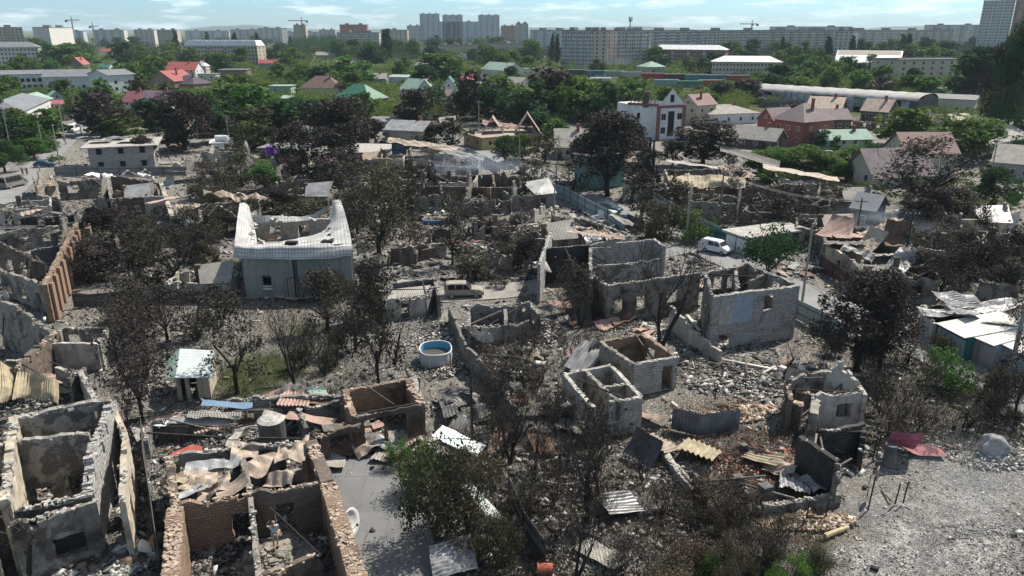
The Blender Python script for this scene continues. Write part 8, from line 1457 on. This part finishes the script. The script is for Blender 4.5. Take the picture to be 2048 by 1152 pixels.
def shell(px, py, w_, dp, h, yaw, m, i):
    c = G(px, py); a = R(yaw); d = Vector((math.cos(a), math.sin(a), 0)); n = Vector((-d.y, d.x, 0)); q = [c - d * w_ / 2, c + d * w_ / 2, c + d * w_ / 2 + n * dp, c - d * w_ / 2 + n * dp]; r = root('ruined_house', c, None, 'ruined house', 'roofless house shells', 'roofless %s house shell with charred beams' % m.name.split()[-2 if m is not brick_br else 0], None)
    for k in range(4):
        mb = MB(); g_ = 1.8 if k in (1, 3) and i % 2 else 0; A, B = q[k], q[(k + 1) % 4]; no = int((B - A).length / 3); wall_mb(mb, A, B, h, .32, [((s + .5) / no, 1.1, .8, 2.1) for s in range(no)], .45, g_, seed=i * 5 + k); mb.build('wall', m, r)
    mb = MB(); wall_mb(mb, q[0].lerp(q[1], .4), q[3].lerp(q[2], .4), h * .9, .25, [(.5, .9, 0, 2)], .5, seed=i); mb.build('wall', plaster, r)
    for k in range(6): f, e = rnd.random(), rnd.random(); A, B = q[0].lerp(q[1], f), q[3].lerp(q[2], e); MB().beam((A.x, A.y, h + .1), (B.x, B.y, rnd.choice([.4, h + .1])), .15).build('roof_beam', rnd.choice([char, ashwood]), r)
    if i % 3 == 0:
        f = q[1].lerp(q[2], .5) + d * .4; e = f - d * w_ * .62; b_ = q[1] + d * .4 - n * .4; a_ = b_ - d * w_ * .5
        MB().slab([(a_.x, a_.y, h - .1), (b_.x, b_.y, h), (f.x, f.y, h + 2.0), (e.x, e.y, h + 1.5)], .1).build('roof_remnant', [slate, tin_beige, tin_grey][i // 3 % 3], r)
    p = q[0].lerp(q[2], .45); MB().box((p.x, p.y, (h + 1.6) / 2), (.7, .6, h + 1.6), rz=a).build('chimney', brick_or if i % 2 else brick_br, r)
    heap(px, py - 6, w_ * 7, dp * 2.2, 420, .9, 'mixed', 300 + i, 'loose debris inside roofless house shell number %s of the burnt quarter' % i)
for i, a in enumerate([(580, 340, 8, 6, 2.6, 5, plaster_lt), (520, 362, 7, 6, 2.4, -8, block_grey), (640, 385, 9, 6, 2.6, 8, plaster), (725, 345, 8, 6, 2.4, 0, brick_br), (800, 400, 8, 6, 2.6, 4, plaster_cream), (975, 425, 8, 6, 2.2, -12, plaster), (1065, 420, 8, 7, 2.8, 20, block_grey), (1000, 480, 7, 5, 1.8, 10, plaster), (1590, 400, 8, 6, 2.8, -20, plaster_lt), (1680, 430, 8, 7, 2.6, -25, plaster), (1860, 495, 8, 6, 2.6, -18, plaster_cream), (1990, 530, 9, 7, 2.8, -22, plaster), (1240, 345, 8, 6, 2.6, -20, plaster), (1300, 405, 7, 5, 2.4, -30, brick_br), (1530, 455, 7, 5, 2.4, -25, plaster), (250, 425, 8, 6, 2.6, 6, plaster), (50, 445, 8, 6, 2.4, 30, plaster_lt), (700, 312, 10, 7, 3, 0, plaster), (880, 268, 9, 7, 3, 5, plaster_lt), (1270, 205, 12, 8, 3.4, 0, plaster), (1560, 215, 12, 8, 3.4, 0, plaster), (1900, 262, 11, 8, 3.2, -10, plaster_cream), (340, 262, 10, 7, 3, 0, plaster_cream), (455, 330, 8, 6, 3, 8, plaster_lt), (610, 425, 8, 6, 3, -6, plaster), (845, 425, 7, 6, 3, 10, block_grey), (900, 395, 9, 6, 3, -4, plaster_lt), (1100, 520, 7, 5, 3, 12, plaster), (770, 345, 8, 6, 3, 0, plaster_cream), (1420, 440, 8, 6, 3, -22, plaster), (1640, 500, 7, 6, 3, -20, plaster), (1890, 545, 9, 6, 3, -20, plaster_lt), (1790, 600, 8, 5, 3, -25, plaster), (1950, 480, 8, 6, 3, -15, plaster_cream), (1600, 445, 8, 6, 3, -24, brick_br), (180, 520, 7, 5, 2.4, 10, plaster), (400, 600, 7, 4, 2.2, 4, plaster_lt)]): shell(*a, i)
STUB = 0
for i in range(150):
    x, y = (rnd.uniform(330, 1080), rnd.uniform(300, 560)) if i % 3 else (rnd.uniform(1250, 2040), rnd.uniform(400, 640))
    g = G(x, y); q_ = [(x, y), (x + rnd.uniform(-30, 40), y + rnd.uniform(-8, 8))]
    if excluded(g.x, g.y) or any(a < x < c and b_ < y < d_ for a, b_, c, d_, _ in KEEP): continue
    mb = MB(); a = rnd.uniform(0, 3.1); l = rnd.uniform(2, 6); d2 = Vector((math.cos(a), math.sin(a), 0)); p2 = g + d2 * l; hh = rnd.uniform(.8, 2.4)
    wall_mb(mb, g, p2, hh, .3, [(.5, 1.0, .7, 3)] if l > 4 else (), .6, h2=hh * rnd.uniform(.4, 1), seed=i); wall_mb(mb, p2, p2 + Vector((-d2.y, d2.x, 0)) * rnd.uniform(1, 3), hh * .8, .3, (), .7, h2=.5, seed=i + 9)
    tag(mb.build('wall_fragment', rnd.choice([plaster, block_grey, brick_br, plaster_lt, plaster_cream])), cat='wall fragment', group='broken wall fragments', auto='broken stub of a burnt house wall')
for i in range(120):
    x, y = rnd.choice([(rnd.uniform(330, 1080), rnd.uniform(300, 520)), (rnd.uniform(1250, 2040), rnd.uniform(400, 640)), (rnd.uniform(250, 1100), rnd.uniform(780, 900)), (rnd.uniform(900, 1300), rnd.uniform(600, 860))]); g = G(x, y)
    if excluded(g.x, g.y): continue
    tin_sheet(x, y, rnd.uniform(1.6, 4), rnd.uniform(.9, 2), rnd.uniform(0, 180), rnd.choice([tin_beige, slate, tin_grey, tin_rust, ash_top, tin_pink, tin_black]), z=.3, pitch=rnd.uniform(-14, 14), roll=rnd.uniform(-14, 14), crum=rnd.choice([0, .15, .3]), corr=rnd.choice([0, .28]), auto='bent roof sheet lying on the ash')
weeds(50000, [(-60, 1200), (-60, 480), (330, 290), (980, 250), (1900, 405), (2100, 410), (2100, 860), (1740, 900), (1560, 1060), (1500, 1200)], (-60, 300, 2100, 1200), 77, (.2, .9), 'burnt_weeds', 'charred stalks standing over the burnt ground', bark_b)
weeds(26000, None, (900, 860, 1650, 1200), 78, (.2, .8), 'dry_weeds', 'dry brownish weeds of the foreground gardens', LF['brown'])
weeds(16000, None, (400, 600, 780, 800), 79, (.05, .3), 'grass', 'short dry grass of the lawn', LF['olive'], .3)
weeds(9000, None, (1720, 700, 2060, 900), 80, (.2, .9), 'dry_weeds', 'olive weeds near the right edge', LF['olive'])
# ------------------------------------------------------------------ haze and drifting smoke
def vol(name, color, dens, aniso=0.0, noise_=None):
    m = bpy.data.materials.new(name); m.use_nodes = True; nt = m.node_tree; nt.nodes.clear(); o = N(nt, 'ShaderNodeOutputMaterial'); v = N(nt, 'ShaderNodeVolumePrincipled'); v.inputs['Color'].default_value = rgb(color); v.inputs['Density'].default_value = dens; v.inputs['Anisotropy'].default_value = aniso
    nt.links.new(v.outputs[0], o.inputs['Volume'])
    if noise_:
        tc = N(nt, 'ShaderNodeTexCoord'); n = N(nt, 'ShaderNodeTexNoise'); n.inputs['Scale'].default_value = noise_; n.inputs['Detail'].default_value = 3; mr = N(nt, 'ShaderNodeMapRange'); mr.inputs[1].default_value = .42; mr.inputs[2].default_value = .75; mr.inputs[3].default_value = 0; mr.inputs[4].default_value = dens
        g = N(nt, 'ShaderNodeTexGradient', gradient_type='SPHERICAL'); nt.links.new(tc.outputs['Object'], g.inputs[0]); mu = N(nt, 'ShaderNodeMath', operation='MULTIPLY'); nt.links.new(tc.outputs['Object'], n.inputs['Vector']); nt.links.new(n.outputs[0], mr.inputs[0]); nt.links.new(mr.outputs[0], mu.inputs[0]); nt.links.new(g.outputs[0], mu.inputs[1]); nt.links.new(mu.outputs[0], v.inputs['Density'])
    return m
mb = MB().box((0, 4400, 59), (24000, 9400, 122)); o = link('haze', mb.mesh('haze', uv=False), vol('haze air', (.68, .82, .95), .00007)); tag(o, 'thin pale bluish air over the whole town', kind='stuff')
SM = vol('smoke', (.72, .84, .98), .13, 0.2, 2.2)
for (px, py, z, s, lb) in ((1780, 455, 3, (11, 9, 3.2), 'thin bluish smoke drifting at the small garden house'), (935, 330, 3, (13, 10, 3.5), 'thin smoke over the smoking roofless house'), (1990, 960, 1, (9, 7, 1.6), 'thin smoke creeping over the ash field at right')):
    g = G(px, py, z); bm = bmesh.new(); bmesh.ops.create_icosphere(bm, subdivisions=3, radius=1); me = bpy.data.meshes.new('smoke'); bm.to_mesh(me); bm.free(); o = link('smoke', me, SM); o.location = g; o.scale = s; tag(o, lb, kind='stuff')
# ------------------------------------------------------------------ wording of the labels that depend on what stands nearby
bpy.context.view_layer.update()
autos = [o for o in COL.objects if o.parent is None and o.get('_auto')]
L2 = [(a, b, c) for a, b, c, _ in LAND]; claim = {}
info = []
for o in autos:
    if o.get('_sm') or o.type == 'MESH':
        v = o.data.vertices[0].co + o.location if len(o.data.vertices) else o.location; p = P(v) if o.location.length < .01 else P(o.location)
    else: p = P(o.location)
    lm = min(L2, key=lambda q: ((q[1] - p[0]) ** 2 + ((q[2] - p[1]) * 1.6) ** 2)); dx, dy = p[0] - lm[1], p[1] - lm[2]
    rel = ('right of' if dx > 0 else 'left of') if abs(dx) > abs(dy) * 1.5 else ('in front of' if dy > 0 else 'behind')
    desc = o['_auto']
    for wrd in (' behind ', ' beside ', ' standing in ', ' lying on ', ' on ', ' at ', ' over ', ' above ', ' in the '):
        if len(desc.split()) > 6 and wrd in desc: desc = desc.split(wrd)[0]
    key = (desc, rel, lm[0]); claim.setdefault(key, []).append((math.hypot(dx, dy), o))
ORD = ['', 'second ', 'third ', 'fourth ', 'fifth ', 'sixth ', 'seventh ', 'eighth ', 'ninth ', 'tenth ', 'eleventh ', 'twelfth ', 'thirteenth ', 'fourteenth ', 'fifteenth '] + [w_ + ' ' for w_ in 'sixteenth seventeenth eighteenth nineteenth twentieth twenty-first twenty-second twenty-third twenty-fourth twenty-fifth twenty-sixth twenty-seventh'.split()]
for (desc, rel, lm), lst in claim.items():
    lst.sort(key=lambda q: q[0])
    for i, (dd, o) in enumerate(lst):
        pre = (ORD[min(i, 26)] if i else ('nearest ' if len(lst) > 1 else ''))
        o['label'] = ' '.join((pre + desc + ' ' + rel + ' the ' + lm).split()[:16])
for o in COL.objects:
    for k in ('_auto', '_w', '_sm', '_p'):
        if k in o: del o[k]
print('OBJECTS TOTAL', len(COL.objects), 'green', cnt)
